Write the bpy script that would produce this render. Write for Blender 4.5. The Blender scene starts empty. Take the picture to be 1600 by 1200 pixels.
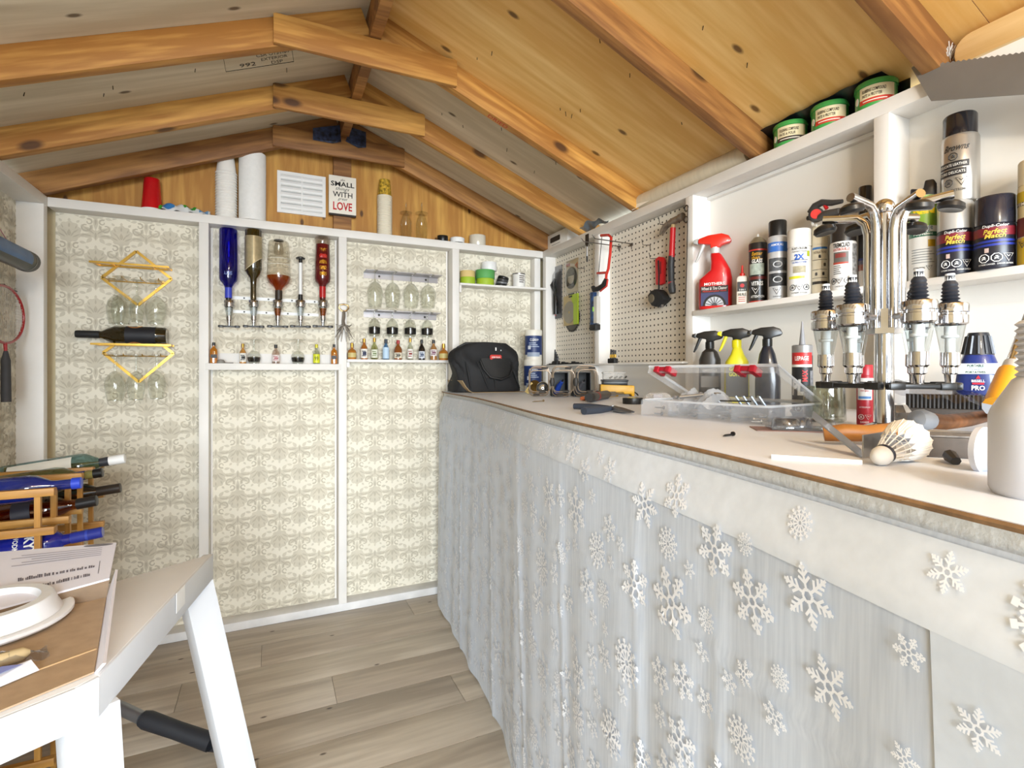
import bpy, bmesh, math, random
from mathutils import Vector, Matrix
R = math.radians
PI = math.pi
rnd = random.Random(11)
scene = bpy.context.scene
C = scene.collection

# ------------------------------------------------------------------ camera, light, exposure
F, HZ, YAW, CAMZ = 815.0, 582.0, R(24.8), 1.18          # focal length and horizon row for a 1600 x 1200 frame
SY, CY = math.sin(YAW), math.cos(YAW)
cam = bpy.data.cameras.new('camera'); cam.sensor_width = 36; cam.lens = 36 * F / 1600
cam.shift_y = (HZ - 600) / 1600; cam.clip_start = 0.01
camo = bpy.data.objects.new('camera', cam); C.objects.link(camo)
camo.location = (0, 0, CAMZ); camo.rotation_euler = (R(90), 0, -YAW)
scene.camera = camo

world = bpy.data.worlds.new('world'); scene.world = world; world.use_nodes = True
wb = world.node_tree.nodes['Background']; wb.inputs[0].default_value = (0.74, 0.87, 1.0, 1); wb.inputs[1].default_value = 2.0
vs = scene.view_settings
vs.view_transform = 'Standard'; vs.look = 'None'; vs.gamma = 1; vs.use_curve_mapping = False
vs.exposure = 0.55

def area(name, loc, target, sx, sy, power, col):
    l = bpy.data.lights.new(name, 'AREA'); l.shape = 'RECTANGLE'; l.size = sx; l.size_y = sy; l.energy = power; l.color = col
    o = bpy.data.objects.new(name, l); C.objects.link(o); o.location = loc
    o.rotation_euler = (Vector(target) - Vector(loc)).to_track_quat('-Z', 'Y').to_euler()
    return o
# daylight falling in through the open double door behind the camera
area('door_daylight', (-1.3, -6.0, 1.7), (0.4, 2.0, 1.1), 4.2, 3.0, 800, (0.84, 0.93, 1.0))

# ------------------------------------------------------------------ helpers
def P(px, py, X=None, Y=None, Z=None, T=None):
    """a point seen at a photo pixel, on a plane of the room (or at a depth)"""
    u = (px - 800) / F; v = (HZ - py) / F
    d = Vector((u * CY + SY, -u * SY + CY, v))
    t = X / d.x if X is not None else Y / d.y if Y is not None else (Z - CAMZ) / d.z if Z is not None else T
    return Vector((0, 0, CAMZ)) + d * t
def depth(p): return p[0] * SY + p[1] * CY
def lin(c): return c / 12.92 if c <= 0.04045 else ((c + 0.055) / 1.055) ** 2.4
def rgb(h):
    if not isinstance(h, str): return h
    return tuple(lin(int(h[i:i + 2], 16) / 255) for i in (0, 2, 4))

MC = {}
def M(col, rough=0.5, metal=0.0, var=0.06, scale=14.0, bump=0.0, coat=0.0, key=None, stretch=None, emit=0):
    k = (col, rough, metal, var, scale, bump, coat, key, stretch)
    if k in MC: return MC[k]
    m = bpy.data.materials.new('paint_%s' % (key or col)); m.use_nodes = True
    nt = m.node_tree; b = nt.nodes['Principled BSDF']; c = rgb(col)
    tc = nt.nodes.new('ShaderNodeTexCoord'); mp = nt.nodes.new('ShaderNodeMapping')
    nt.links.new(tc.outputs['Object'], mp.inputs['Vector'])
    if stretch: mp.inputs['Scale'].default_value = stretch
    n = nt.nodes.new('ShaderNodeTexNoise'); n.inputs['Scale'].default_value = scale; n.inputs['Detail'].default_value = 4
    nt.links.new(mp.outputs[0], n.inputs['Vector'])
    r = nt.nodes.new('ShaderNodeValToRGB'); r.color_ramp.elements[0].position = 0.3; r.color_ramp.elements[1].position = 0.7
    r.color_ramp.elements[0].color = tuple(x * (1 - var * 1.6) for x in c) + (1,)
    r.color_ramp.elements[1].color = tuple(min(1, x * (1 + var)) for x in c) + (1,)
    nt.links.new(n.outputs['Fac'], r.inputs[0]); nt.links.new(r.outputs[0], b.inputs['Base Color'])
    b.inputs['Roughness'].default_value = rough; b.inputs['Metallic'].default_value = metal
    b.inputs['Coat Weight'].default_value = coat
    if bump:
        bp = nt.nodes.new('ShaderNodeBump'); bp.inputs['Strength'].default_value = bump; bp.inputs['Distance'].default_value = 0.004
        nt.links.new(n.outputs['Fac'], bp.inputs['Height']); nt.links.new(bp.outputs[0], b.inputs['Normal'])
    MC[k] = m; return m
def glass(col='f4f6f4', rough=0.03, refl=1.0, key=''):
    """thin-walled glass or clear plastic: tinted see-through plus a Fresnel gloss"""
    k = ('glass', col, rough, refl, key)
    if k in MC: return MC[k]
    m = bpy.data.materials.new('clear_%s' % col); m.use_nodes = True; nt = m.node_tree; nt.nodes.clear()
    out = nt.nodes.new('ShaderNodeOutputMaterial'); mx = nt.nodes.new('ShaderNodeMixShader')
    t = nt.nodes.new('ShaderNodeBsdfTransparent'); g = nt.nodes.new('ShaderNodeBsdfGlossy'); g.inputs['Roughness'].default_value = rough
    lw = nt.nodes.new('ShaderNodeLayerWeight'); lw.inputs['Blend'].default_value = 0.5          # Schlick's curve, the same from both sides of the wall
    fr = nt.nodes.new('ShaderNodeMath'); fr.operation = 'POWER'; fr.inputs[1].default_value = 2.6; nt.links.new(lw.outputs['Facing'], fr.inputs[0])
    mul = nt.nodes.new('ShaderNodeMath'); mul.operation = 'MULTIPLY_ADD'; mul.inputs[1].default_value = 0.5 * min(refl, 1.5); mul.inputs[2].default_value = 0.035 * refl
    n = nt.nodes.new('ShaderNodeTexNoise'); n.inputs['Scale'].default_value = 9
    mixc = nt.nodes.new('ShaderNodeMixRGB'); mixc.inputs[1].default_value = rgb(col) + (1,); mixc.inputs[2].default_value = tuple(x * .975 for x in rgb(col)) + (1,)
    nt.links.new(n.outputs[0], mixc.inputs[0]); nt.links.new(mixc.outputs[0], t.inputs[0])
    nt.links.new(fr.outputs[0], mul.inputs[0]); nt.links.new(mul.outputs[0], mx.inputs[0])
    nt.links.new(t.outputs[0], mx.inputs[1]); nt.links.new(g.outputs[0], mx.inputs[2]); nt.links.new(mx.outputs[0], out.inputs[0])
    MC[k] = m; return m
def hazy(col, alpha, rough=0.4, key=''):
    """milky plastic: a diffuse film over see-through"""
    k = ('hazy', col, alpha, rough)
    if k in MC: return MC[k]
    m = bpy.data.materials.new('film_%s' % col); m.use_nodes = True; nt = m.node_tree; b = nt.nodes['Principled BSDF']
    n = nt.nodes.new('ShaderNodeTexNoise'); n.inputs['Scale'].default_value = 6
    r = nt.nodes.new('ShaderNodeMapRange'); r.inputs[3].default_value = alpha * .85; r.inputs[4].default_value = min(1, alpha * 1.15)
    nt.links.new(n.outputs[0], r.inputs[0]); nt.links.new(r.outputs[0], b.inputs['Alpha'])
    b.inputs['Base Color'].default_value = rgb(col) + (1,); b.inputs['Roughness'].default_value = rough
    MC[k] = m; return m
def wood(key, light, dark, axis=0, grain=1.0, knots=0.0, rough=0.6, ringy=0.5):
    """sawn timber or plywood; the grain runs along one local axis"""
    k = ('wood', key)
    if k in MC: return MC[k]
    m = bpy.data.materials.new('wood_' + key); m.use_nodes = True; nt = m.node_tree; b = nt.nodes['Principled BSDF']; L = nt.links.new
    tc = nt.nodes.new('ShaderNodeTexCoord'); mp = nt.nodes.new('ShaderNodeMapping')
    oi = nt.nodes.new('ShaderNodeObjectInfo')
    ad = nt.nodes.new('ShaderNodeVectorMath'); ad.operation = 'ADD'; sc = nt.nodes.new('ShaderNodeVectorMath'); sc.operation = 'SCALE'; sc.inputs['Scale'].default_value = 7.3
    cb = nt.nodes.new('ShaderNodeCombineXYZ'); L(oi.outputs['Random'], cb.inputs[0]); L(oi.outputs['Random'], cb.inputs[1]); L(oi.outputs['Random'], cb.inputs[2])
    L(cb.outputs[0], sc.inputs[0]); L(tc.outputs['Object'], ad.inputs[0]); L(sc.outputs[0], ad.inputs[1]); L(ad.outputs[0], mp.inputs[0])
    s = [9.0 * grain] * 3; s[axis] = 0.8 * grain; mp.inputs['Scale'].default_value = s
    n1 = nt.nodes.new('ShaderNodeTexNoise'); n1.inputs['Scale'].default_value = 1.0; n1.inputs['Detail'].default_value = 3; n1.inputs['Distortion'].default_value = 0.6
    L(mp.outputs[0], n1.inputs['Vector'])
    ma = nt.nodes.new('ShaderNodeMath'); ma.operation = 'MULTIPLY'; ma.inputs[1].default_value = 9 * ringy + 2
    L(n1.outputs['Fac'], ma.inputs[0]); si = nt.nodes.new('ShaderNodeMath'); si.operation = 'PINGPONG'; si.inputs[1].default_value = 1.0; L(ma.outputs[0], si.inputs[0])
    n2 = nt.nodes.new('ShaderNodeTexNoise'); n2.inputs['Scale'].default_value = 7.0; n2.inputs['Detail'].default_value = 5
    L(mp.outputs[0], n2.inputs['Vector'])
    mx = nt.nodes.new('ShaderNodeMath'); mx.operation = 'MULTIPLY_ADD'; mx.inputs[1].default_value = ringy; L(si.outputs[0], mx.inputs[0]); L(n2.outputs['Fac'], mx.inputs[2])
    r = nt.nodes.new('ShaderNodeValToRGB'); e = r.color_ramp.elements; e[0].position = 0.32; e[1].position = 0.62 + ringy * .7
    e[0].color = rgb(light) + (1,); e[1].color = rgb(dark) + (1,)
    L(mx.outputs[0], r.inputs[0]); last = r.outputs[0]
    if knots:
        mp2 = nt.nodes.new('ShaderNodeMapping'); s2 = [4.2] * 3; s2[axis] = 2.0; mp2.inputs['Scale'].default_value = s2; L(ad.outputs[0], mp2.inputs[0])
        sx = nt.nodes.new('ShaderNodeSeparateXYZ'); L(mp2.outputs[0], sx.inputs[0]); ay = nt.nodes.new('ShaderNodeMath'); cx = nt.nodes.new('ShaderNodeCombineXYZ')
        o1, o2, o3 = (axis, (axis + 1) % 3, (axis + 2) % 3); L(sx.outputs[o2], ay.inputs[0]); L(sx.outputs[o3], ay.inputs[1]); L(sx.outputs[o1], cx.inputs[0]); L(ay.outputs[0], cx.inputs[1])
        vo = nt.nodes.new('ShaderNodeTexVoronoi'); vo.voronoi_dimensions = '2D'; vo.inputs['Scale'].default_value = 1.0; L(cx.outputs[0], vo.inputs['Vector'])
        r2 = nt.nodes.new('ShaderNodeValToRGB'); r2.color_ramp.elements[0].position = 0.05 * knots; r2.color_ramp.elements[1].position = 0.10 * knots
        r2.color_ramp.elements[0].color = (.10, .055, .03, 1); r2.color_ramp.elements[1].color = (1, 1, 1, 1)
        L(vo.outputs['Distance'], r2.inputs[0])
        mm = nt.nodes.new('ShaderNodeMixRGB'); mm.blend_type = 'MULTIPLY'; mm.inputs[0].default_value = .85; L(last, mm.inputs[1]); L(r2.outputs[0], mm.inputs[2]); last = mm.outputs[0]
    L(last, b.inputs['Base Color']); b.inputs['Roughness'].default_value = rough
    bp = nt.nodes.new('ShaderNodeBump'); bp.inputs['Strength'].default_value = 0.15; bp.inputs['Distance'].default_value = 0.003
    L(n2.outputs['Fac'], bp.inputs['Height']); L(bp.outputs[0], b.inputs['Normal'])
    MC[k] = m; return m

# mesh data = (vertices, faces)
def box(x0, x1, y0, y1, z0, z1):
    v = [(x, y, z) for z in (z0, z1) for y in (y0, y1) for x in (x0, x1)]
    return v, [(0, 2, 3, 1), (4, 5, 7, 6), (0, 1, 5, 4), (2, 6, 7, 3), (0, 4, 6, 2), (1, 3, 7, 5)]
def cbox(c, s): return box(c[0] - s[0] / 2, c[0] + s[0] / 2, c[1] - s[1] / 2, c[1] + s[1] / 2, c[2] - s[2] / 2, c[2] + s[2] / 2)
def join(*mds):
    V, Fc = [], []
    for v, f in mds:
        o = len(V); V += list(v); Fc += [tuple(i + o for i in q) for q in f]
    return V, Fc
def tf(md, m): return [tuple(m @ Vector(v)) for v in md[0]], md[1]
def at(md, x=0, y=0, z=0): return [(a + x, b + y, c + z) for a, b, c in md[0]], md[1]
def rot(md, axis, deg): return tf(md, Matrix.Rotation(R(deg), 4, axis))
def lathe(prof, n=24, sq=0):
    V, Fc, prev = [], [], None
    for r, z in prof:
        if r < 1e-6: ring = [len(V)]; V.append((0, 0, z))
        else:
            ring = list(range(len(V), len(V) + n))
            for i in range(n):
                a = 2 * PI * i / n; k = 1
                if sq: k = (abs(math.cos(a)) ** sq + abs(math.sin(a)) ** sq) ** (-1 / sq)
                V.append((r * k * math.cos(a), r * k * math.sin(a), z))
        if prev:
            for i in range(n):
                j = (i + 1) % n
                if len(prev) == 1 and len(ring) > 1: Fc.append((prev[0], ring[j], ring[i]))
                elif len(ring) == 1 and len(prev) > 1: Fc.append((prev[i], prev[j], ring[0]))
                elif len(ring) > 1: Fc.append((prev[i], prev[j], ring[j], ring[i]))
        prev = ring
    return V, Fc
def tube(pts, r, n=8, closed=False):
    pts = [Vector(p) for p in pts]; m = len(pts); rs = r if isinstance(r, (list, tuple)) else [r] * m
    V, Fc = [], []; up = None
    for i, p in enumerate(pts):
        a = pts[(i - 1) % m] if closed or i else p; b = pts[(i + 1) % m] if closed or i < m - 1 else p
        t = (b - a).normalized()
        if up is None: up = t.orthogonal().normalized()
        up = (up - t * up.dot(t)).normalized(); w = t.cross(up)
        for k in range(n):
            q = 2 * PI * k / n; V.append(tuple(p + (up * math.cos(q) + w * math.sin(q)) * rs[i]))
    for i in range(m if closed else m - 1):
        j = (i + 1) % m
        for k in range(n):
            l = (k + 1) % n; Fc.append((i * n + k, i * n + l, j * n + l, j * n + k))
    if not closed: Fc += [tuple(range(n - 1, -1, -1)), tuple(range((m - 1) * n, m * n))]
    return V, Fc
def prism(poly, z0, z1):
    n = len(poly)
    return [(x, y, z0) for x, y in poly] + [(x, y, z1) for x, y in poly], \
        [tuple(range(n - 1, -1, -1)), tuple(range(n, 2 * n))] + [(i, (i + 1) % n, (i + 1) % n + n, i + n) for i in range(n)]
def pxz(poly, y0, y1):
    v, f = prism(poly, y0, y1); return [(a, c, b) for a, b, c in v], f
def pyz(poly, x0, x1):
    v, f = prism(poly, x0, x1); return [(c, a, b) for a, b, c in v], f
def grid(fn, nu, nv, closed_u=False):
    V = [tuple(fn(i / (nu if closed_u else nu), j / nv)) for j in range(nv + 1) for i in range(nu + (0 if closed_u else 1))]
    w = nu if closed_u else nu + 1
    return V, [(j * w + i, j * w + (i + 1) % w, (j + 1) * w + (i + 1) % w, (j + 1) * w + i) for j in range(nv) for i in range(nu)]
def ell(cx, cy, rx, ry, n=20, a0=0, a1=360, k=0):
    return [(cx + rx * math.cos(R(a0 + (a1 - a0) * i / (n if a1 - a0 == 360 else n - 1))), cy + ry * math.sin(R(a0 + (a1 - a0) * i / (n if a1 - a0 == 360 else n - 1)))) for i in range(n)]
def rrect(x0, x1, y0, y1, r, n=5):
    p = []
    for cx, cy, a in ((x1 - r, y1 - r, 0), (x0 + r, y1 - r, 90), (x0 + r, y0 + r, 180), (x1 - r, y0 + r, 270)):
        p += ell(cx, cy, r, r, n, a, a + 90)
    return p

def mk(name, md, mat, parent=None, loc=None, rotz=None, bevel=0, smooth=38, raw=False, solid=0):
    me = bpy.data.meshes.new(name)
    if raw: me.from_pydata(md[0], [], md[1])
    else:
        bm = bmesh.new(); vs_ = [bm.verts.new(v) for v in md[0]]
        for f in md[1]:
            try: bm.faces.new([vs_[i] for i in f])
            except ValueError: pass
        bmesh.ops.recalc_face_normals(bm, faces=bm.faces)
        if solid: bmesh.ops.solidify(bm, geom=bm.faces[:], thickness=solid)
        if bevel:
            ed = [e for e in bm.edges if len(e.link_faces) == 2 and e.calc_face_angle(0) > R(40)]
            bmesh.ops.bevel(bm, geom=ed, offset=bevel, segments=2, profile=0.5, affect='EDGES', clamp_overlap=True)
        bm.to_mesh(me); bm.free()
    if smooth:
        me.polygons.foreach_set('use_smooth', [True] * len(me.polygons)); me.set_sharp_from_angle(angle=R(smooth))
    me.materials.append(mat)
    o = bpy.data.objects.new(name, me); C.objects.link(o)
    if parent: o.parent = parent
    if loc is not None: o.location = loc
    if rotz is not None: o.rotation_euler = (0, 0, rotz)
    return o
def tag(o, label, cat, group=None):
    o['label'] = label; o['category'] = cat
    if group: o['group'] = group
    return o
def thing(name, label, cat, loc=(0, 0, 0), rotz=0, group=None, rot3=None):
    o = bpy.data.objects.new(name, None); C.objects.link(o); o.empty_display_size = .02
    o.location = loc; o.rotation_euler = rot3 if rot3 else (0, 0, rotz)
    return tag(o, label, cat, group)
def struct(name, md, mat, **k):
    o = mk(name, md, mat, **k) if md else bpy.data.objects.new(name, None)
    if not md: C.objects.link(o)
    o['kind'] = 'structure'; return o
def copy_tree(o, parent=None):
    c = o.copy(); C.objects.link(c)
    if parent: c.parent = parent
    for ch in o.children: copy_tree(ch, c)
    return c
def face(p, q=(0, 0)):
    """z rotation that turns a thing's front (its -Y side) at p towards q"""
    return math.atan2(q[0] - p[0], -(q[1] - p[1]))
def text(s, w, h, name='lettering', mat=None, parent=None, bend=None, loc=(0, 0, 0), shear=0, off=0.0006, flat='xz', fill=1, deg=0, align=.5):
    """lettering w wide and h high on the front (-Y) of its parent; bend = radius wraps it round a can"""
    cu = bpy.data.curves.new('t', 'FONT'); cu.body = s; cu.resolution_u = 2; cu.shear = shear; cu.offset = 0.012 * fill - 0.012
    o = bpy.data.objects.new('t', cu); me = o.to_mesh(); V = [v.co.copy() for v in me.vertices]; Fc = [tuple(p.vertices) for p in me.polygons]
    o.to_mesh_clear(); bpy.data.objects.remove(o); bpy.data.curves.remove(cu)
    if not V: return None
    x0, x1 = min(v.x for v in V), max(v.x for v in V); y0, y1 = min(v.y for v in V), max(v.y for v in V)
    out = []
    for v in V:
        a = ((v.x - x0) / (x1 - x0) - align) * w; b = ((v.y - y0) / (y1 - y0) - .5) * h
        if deg: c_, s_ = math.cos(R(deg)), math.sin(R(deg)); a, b = a * c_ - b * s_, a * s_ + b * c_
        if bend: q = a / bend + loc[0] / bend; out.append(((bend + off) * math.sin(q), loc[1] - (bend + off) * math.cos(q), b + loc[2]))
        elif flat == 'xz': out.append((a + loc[0], loc[1] - off, b + loc[2]))
        else: out.append((a + loc[0], b + loc[1], loc[2] + off))
    return mk(name, (out, Fc), mat or M('101010'), parent, raw=True, smooth=0)
def patch(r, a0, a1, z0, z1, n=10, off=0.0003):
    """a label wrapped round the front of a can, from angle a0 to a1 (degrees, 0 = front)"""
    return grid(lambda u, v: ((r + off) * math.sin(R(a0 + (a1 - a0) * u)), -(r + off) * math.cos(R(a0 + (a1 - a0) * u)), z0 + (z1 - z0) * v), n, 1)
# ------------------------------------------------------------------ the shed
XL, XR, YB, WD = -0.817, 1.441, 2.69, 0.089       # inner faces of the stud walls, stud depth
PZ0, PZ1 = 1.849, 1.887                            # top plate
XC = (XL + XR) / 2; YF = -1.3
SLOPE = 0.398; RB = 1.892                          # underside of the rafters at the wall's inner face
def rafter_z(x): return RB + SLOPE * (XR - XC - abs(x - XC))
RH = 0.096
white = M('eae6e0', .55, var=.035, scale=6, bump=.12, key='white_painted_wood', stretch=(1, 1, 1))
whitewall = M('e9e5de', .6, var=.02, scale=3, key='white_painted_ply')
paper = M('ece5d3', .8, var=.03, scale=5, key='cream_wallpaper')
print1 = M('d6cebb', .8, var=.05, scale=18, key='damask_sage')
print2 = M('c4bba7', .8, var=.05, scale=18, key='damask_dark')
rafterwood = wood('rafter', 'dda756', 'a06a2c', 0, 1.0, .9)
rafterwood2 = wood('rafter_brown', 'bd884a', '7e5228', 0, 1.0, .9)
plygrey = wood('grey_plywood', 'e6dac2', 'c4b599', 0, .5, .45, ringy=.45)  # grey against gold: partly the sheets' own tone, partly light put into the colour
plygold = wood('gold_plywood', 'f2cf8c', 'daaa5e', 0, .6, .5, ringy=.4)
gablewood = wood('gable_plywood', 'dcaa54', 'b07a34', 2, .8, .45, ringy=.45)

# floor of vinyl planks running across the shed
fl = struct('floor', box(XL - WD, XR + WD, YF, YB + WD, -.05, -.003), M('8d8378', .7, key='plank_joint'))
def plankmat(i):
    a = [('d8ccba', 'b9ab99'), ('d0c2af', 'b0a190'), ('ded2c0', 'beb0a0'), ('cdc0ad', 'ab9d8c')][i]
    return wood('vinyl_plank_%d' % i, a[0], a[1], 0, .8, .25, rough=.42, ringy=.55)
pw, y, row = .185, YB, 0
while y > -0.6:
    x = XL - WD + (-.9, -.35, -.62, -.1)[row % 4]
    while x < XR:
        x0, x1 = max(x, XL - WD), min(x + 1.22, XR + WD)
        if x1 - x0 > .02: mk('plank', box(-(x1 - x0) / 2 + .0007, (x1 - x0) / 2 - .0007, -pw / 2 + .0008, pw / 2 - .0008, -.004, 0), plankmat(rnd.randrange(4)), fl, loc=((x0 + x1) / 2, y - pw / 2, 0), bevel=.0006)
        x += 1.22
    y -= pw; row += 1

# damask print: one motif of petals, leaves and scrolls, laid out in a half-drop repeat
def leaf(x, y, L, W, deg, bend=0.0, n=6):
    up, dn = [], []
    for i in range(n + 1):
        t = i / n; w = W * math.sin(PI * t ** .8) * .5; a = L * t; b = bend * math.sin(PI * t * .5) * L * t
        up.append((a, b + w)); dn.append((a, b - w))
    c, s = math.cos(R(deg)), math.sin(R(deg))
    return [(x + a * c - b * s, y + a * s + b * c) for a, b in up + dn[::-1][1:-1]]
def curl(x, y, r, a0, a1, w, n=9):
    o, i_ = [], []
    for k in range(n + 1):
        t = k / n; a = R(a0 + (a1 - a0) * t); q = r * (1 - .55 * t); ww = w * (1 - .6 * t)
        o.append((x + (q + ww) * math.cos(a), y + (q + ww) * math.sin(a))); i_.append((x + (q - ww) * math.cos(a), y + (q - ww) * math.sin(a)))
    return o + i_[::-1]
def mirror(ps): return ps + [[(-x, y) for x, y in p][::-1] for p in ps]
tone1 = [[((.033 + .005 * abs(math.sin(5 * a))) * math.cos(a), (.035 + .006 * abs(math.sin(5 * a + .3))) * math.sin(a)) for a in [2 * PI * i / 40 for i in range(40)]]]
tone1 += mirror([curl(.021, -.051, .012, 60, 380, .0042), curl(.031, -.072, .019, 150, 470, .0058), leaf(.002, -.10, .050, .020, 58, -.35), leaf(.006, -.108, .042, .020, 25, -.3), leaf(.028, -.100, .026, .016, -20), leaf(.012, -.112, .026, .014, -50),
                 leaf(.030, -.034, .022, .011, -10), leaf(.034, .026, .014, .009, 20), leaf(.022, .036, .014, .009, 50)])
tone1 += [leaf(0, -.032, .050, .016, -90), leaf(0, -.080, .042, .022, -90), leaf(0, .038, .014, .009, 90)]
tone2 = mirror([leaf(.004, -.018, .030, .005, 60), leaf(.010, -.020, .028, .005, 30), leaf(.014, -.004, .020, .004, 50), leaf(.018, .012, .016, .004, 70), curl(.021, -.051, .0115, 60, 380, .0022), curl(.031, -.072, .018, 160, 470, .0026), leaf(.004, -.098, .040, .005, 55, -.3), leaf(.012, -.106, .030, .005, 22, -.2), leaf(.030, -.100, .020, .005, -20)])
tone2 += [leaf(0, -.016, .026, .012, 90), leaf(0, .016, .018, .006, 90), leaf(0, -.090, .028, .007, -90), leaf(0, -.040, .024, .006, -90)]
def flatpolys(polys):
    V, Fc = [], []
    for k, p in enumerate(polys):
        n = len(p); o = len(V); z = k * .00004; V += [(x, y, z) for x, y in p]
        if n == 40: V.append((sum(a for a, b in p) / n, sum(b for a, b in p) / n, z)); Fc += [(o + i, o + (i + 1) % n, o + n) for i in range(n)]
        elif n == 12: Fc += [tuple(dict.fromkeys((o + i, o + i + 1, o + (11 - i), o + (12 - i) % 12))) for i in range(6)]
        else: Fc += [(o + i, o + i + 1, o + n - 2 - i, o + n - 1 - i) for i in range(n // 2 - 1)]
    return V, Fc
def damask(parent, x0, x1, z0, z1, tomap, flip=1, ox=0, oz=0):
    CW, CH = .09, .213
    for polys, mat, off, nm in ((tone1, print1, .0006, 'damask_print'), (tone2, print2, .0020, 'damask_detail')):
        v, f = flatpolys([p for p in polys]); bm = bmesh.new()
        for i in range(int((x0 - ox) / CW) - 2, int((x1 - ox) / CW) + 3):
            for j in range(int((z0 - oz) / CH) - 2, int((z1 - oz) / CH) + 3):
                cx = ox + i * CW; cz = oz + (j + (i % 2) * .5) * CH
                if cx < x0 - .08 or cx > x1 + .08 or cz < z0 - .13 or cz > z1 + .13: continue
                vv = [bm.verts.new((cx + a * 1.12, cz + flip * (b + .035) * 1.12, c)) for a, b, c in v]
                for q in f:
                    if len(set(q)) > 2:
                        try: bm.faces.new([vv[k] for k in dict.fromkeys(q)])
                        except ValueError: pass
        for co, no in (((x0, 0, 0), (-1, 0, 0)), ((x1, 0, 0), (1, 0, 0)), ((0, z0, 0), (0, -1, 0)), ((0, z1, 0), (0, 1, 0))):
            bmesh.ops.bisect_plane(bm, geom=bm.verts[:] + bm.edges[:] + bm.faces[:], plane_co=co, plane_no=no, clear_outer=True)
        for q in bm.verts: q.co = tomap(q.co.x, q.co.y, off + q.co.z)
        me = bpy.data.meshes.new(nm); bm.to_mesh(me); bm.free(); me.materials.append(mat)
        o = bpy.data.objects.new(nm, me); C.objects.link(o); o.parent = parent; o['kind'] = 'stuff'

# back wall
YP = YB + WD                                        # sheathing plane
wbk = struct('wall_back', box(XL - WD, XR + WD, YP, YP + .012, 0, PZ1), M('cdbf9c', .8, key='wall_sheet'))
studs = [(-.2916, -.2534), (.3023, .3415), (.8877, .9293)]
for a, b in studs: mk('stud', box(-.019, .019, -WD / 2, WD / 2, -.9055, .9055), white, wbk, loc=((a + b) / 2, YB + WD / 2, .9435), bevel=.0015)
mk('stud', box(XR - .038, XR, YB + .03, YP, .038, PZ0), white, wbk, bevel=.0015)
mk('top_plate', box(XL, XR, YB, YP, PZ0, PZ1), white, wbk, bevel=.0015)
mk('sill_plate', box(XL, XR, YB, YP, 0, .038), M('e6e4e2', .6, var=.09, scale=9, key='worn_white'), wbk, bevel=.0015)
edges = [XL - .0, -.2916, -.2534, .3023, .3415, .8877, .9293, XR - .038]
for k in range(4):
    x0, x1 = edges[2 * k] + .001, edges[2 * k + 1] - .001
    wp = mk('wallpaper_panel', box(x0, x1, YP - .004, YP, .038, PZ0), paper, wbk)
    damask(wp, x0, x1, .04, PZ0 - .002, lambda a, b, o: (a, YP - .004 - o, b), flip=-1 if k in (1, 2) else 1, ox=(x0 + .045, x0 + .02, x0 + .06, x0 + .03)[k], oz=(.03, .09, .05, .12)[k])
    if k in (1, 2):
        for xe in ((x0 + .004, x1 - .004)): mk('corner_bead', box(xe - .004, xe + .004, YP - .009, YP - .004, .038, PZ0), white, wbk)

# gable above the plate
GX = [XL - WD, XC, XR + WD]
gable = [(XL - WD, PZ1), (XR + WD, PZ1), (XR + WD, rafter_z(XR + WD) + RH), (XC, rafter_z(XC) + RH), (XL - WD, rafter_z(XL - WD) + RH)]
mk('gable_sheet', pxz(gable, YP, YP + .012), gablewood, wbk)
mk('gable_stud', box(-.043, .043, -.019, .019, -.19, .19), rafterwood2, wbk, loc=(.327, YP - .019, PZ1 + .19))

# left wall
wl = struct('wall_left', box(XL - WD - .012, XL - WD, YF, YP, 0, PZ1 + .03), M('cdbf9c', .8, key='wall_sheet'))
mk('stud', box(XL - WD, XL, YB - .038, YB, .038, PZ0), white, wl, bevel=.0015)
for yy in (2.03, 1.42, .81): mk('stud', box(XL - WD, XL, yy - .038, yy, .038, PZ0), white, wl, bevel=.0015)
mk('top_plate', box(XL - WD, XL, YF, YB, PZ0, PZ1), white, wl, bevel=.0015)
mk('sill_plate', box(XL - WD, XL, YF, YB, 0, .038), white, wl, bevel=.0015)
for y0, y1 in ((2.03, YB - .038), (1.42, 1.992), (.81, 1.382)):
    wp = mk('wallpaper_panel', box(XL - WD, XL - WD + .004, y0, y1, .038, PZ0), paper, wl)
    damask(wp, y0, y1, .04, PZ0 - .002, lambda a, b, o: (XL - WD + .004 + o, a, b), ox=y0 + .05, oz=.02)

# right wall
wr = struct('wall_right', box(XR + WD, XR + WD + .012, YF, YP, 0, PZ1 + .03), whitewall)
for y0, y1 in ((YB - .038, YB), (2.116, 2.154), (1.495, 1.535), (.8086, .849), (.2, .238)):
    mk('stud', box(-WD / 2, WD / 2, -.019, .019, -.9055, .9055), white, wr, loc=((XR + WD / 2), (y0 + y1) / 2, .9435), bevel=.0015)
mk('top_plate', box(XR, XR + WD, YF, YP, PZ0, PZ1), white, wr, bevel=.0015)
mk('bracing_strip', box(XR + WD - .018, XR + WD - .001, .85, 1.494, PZ0 - .012, PZ0 - .001), white, wr)

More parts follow.
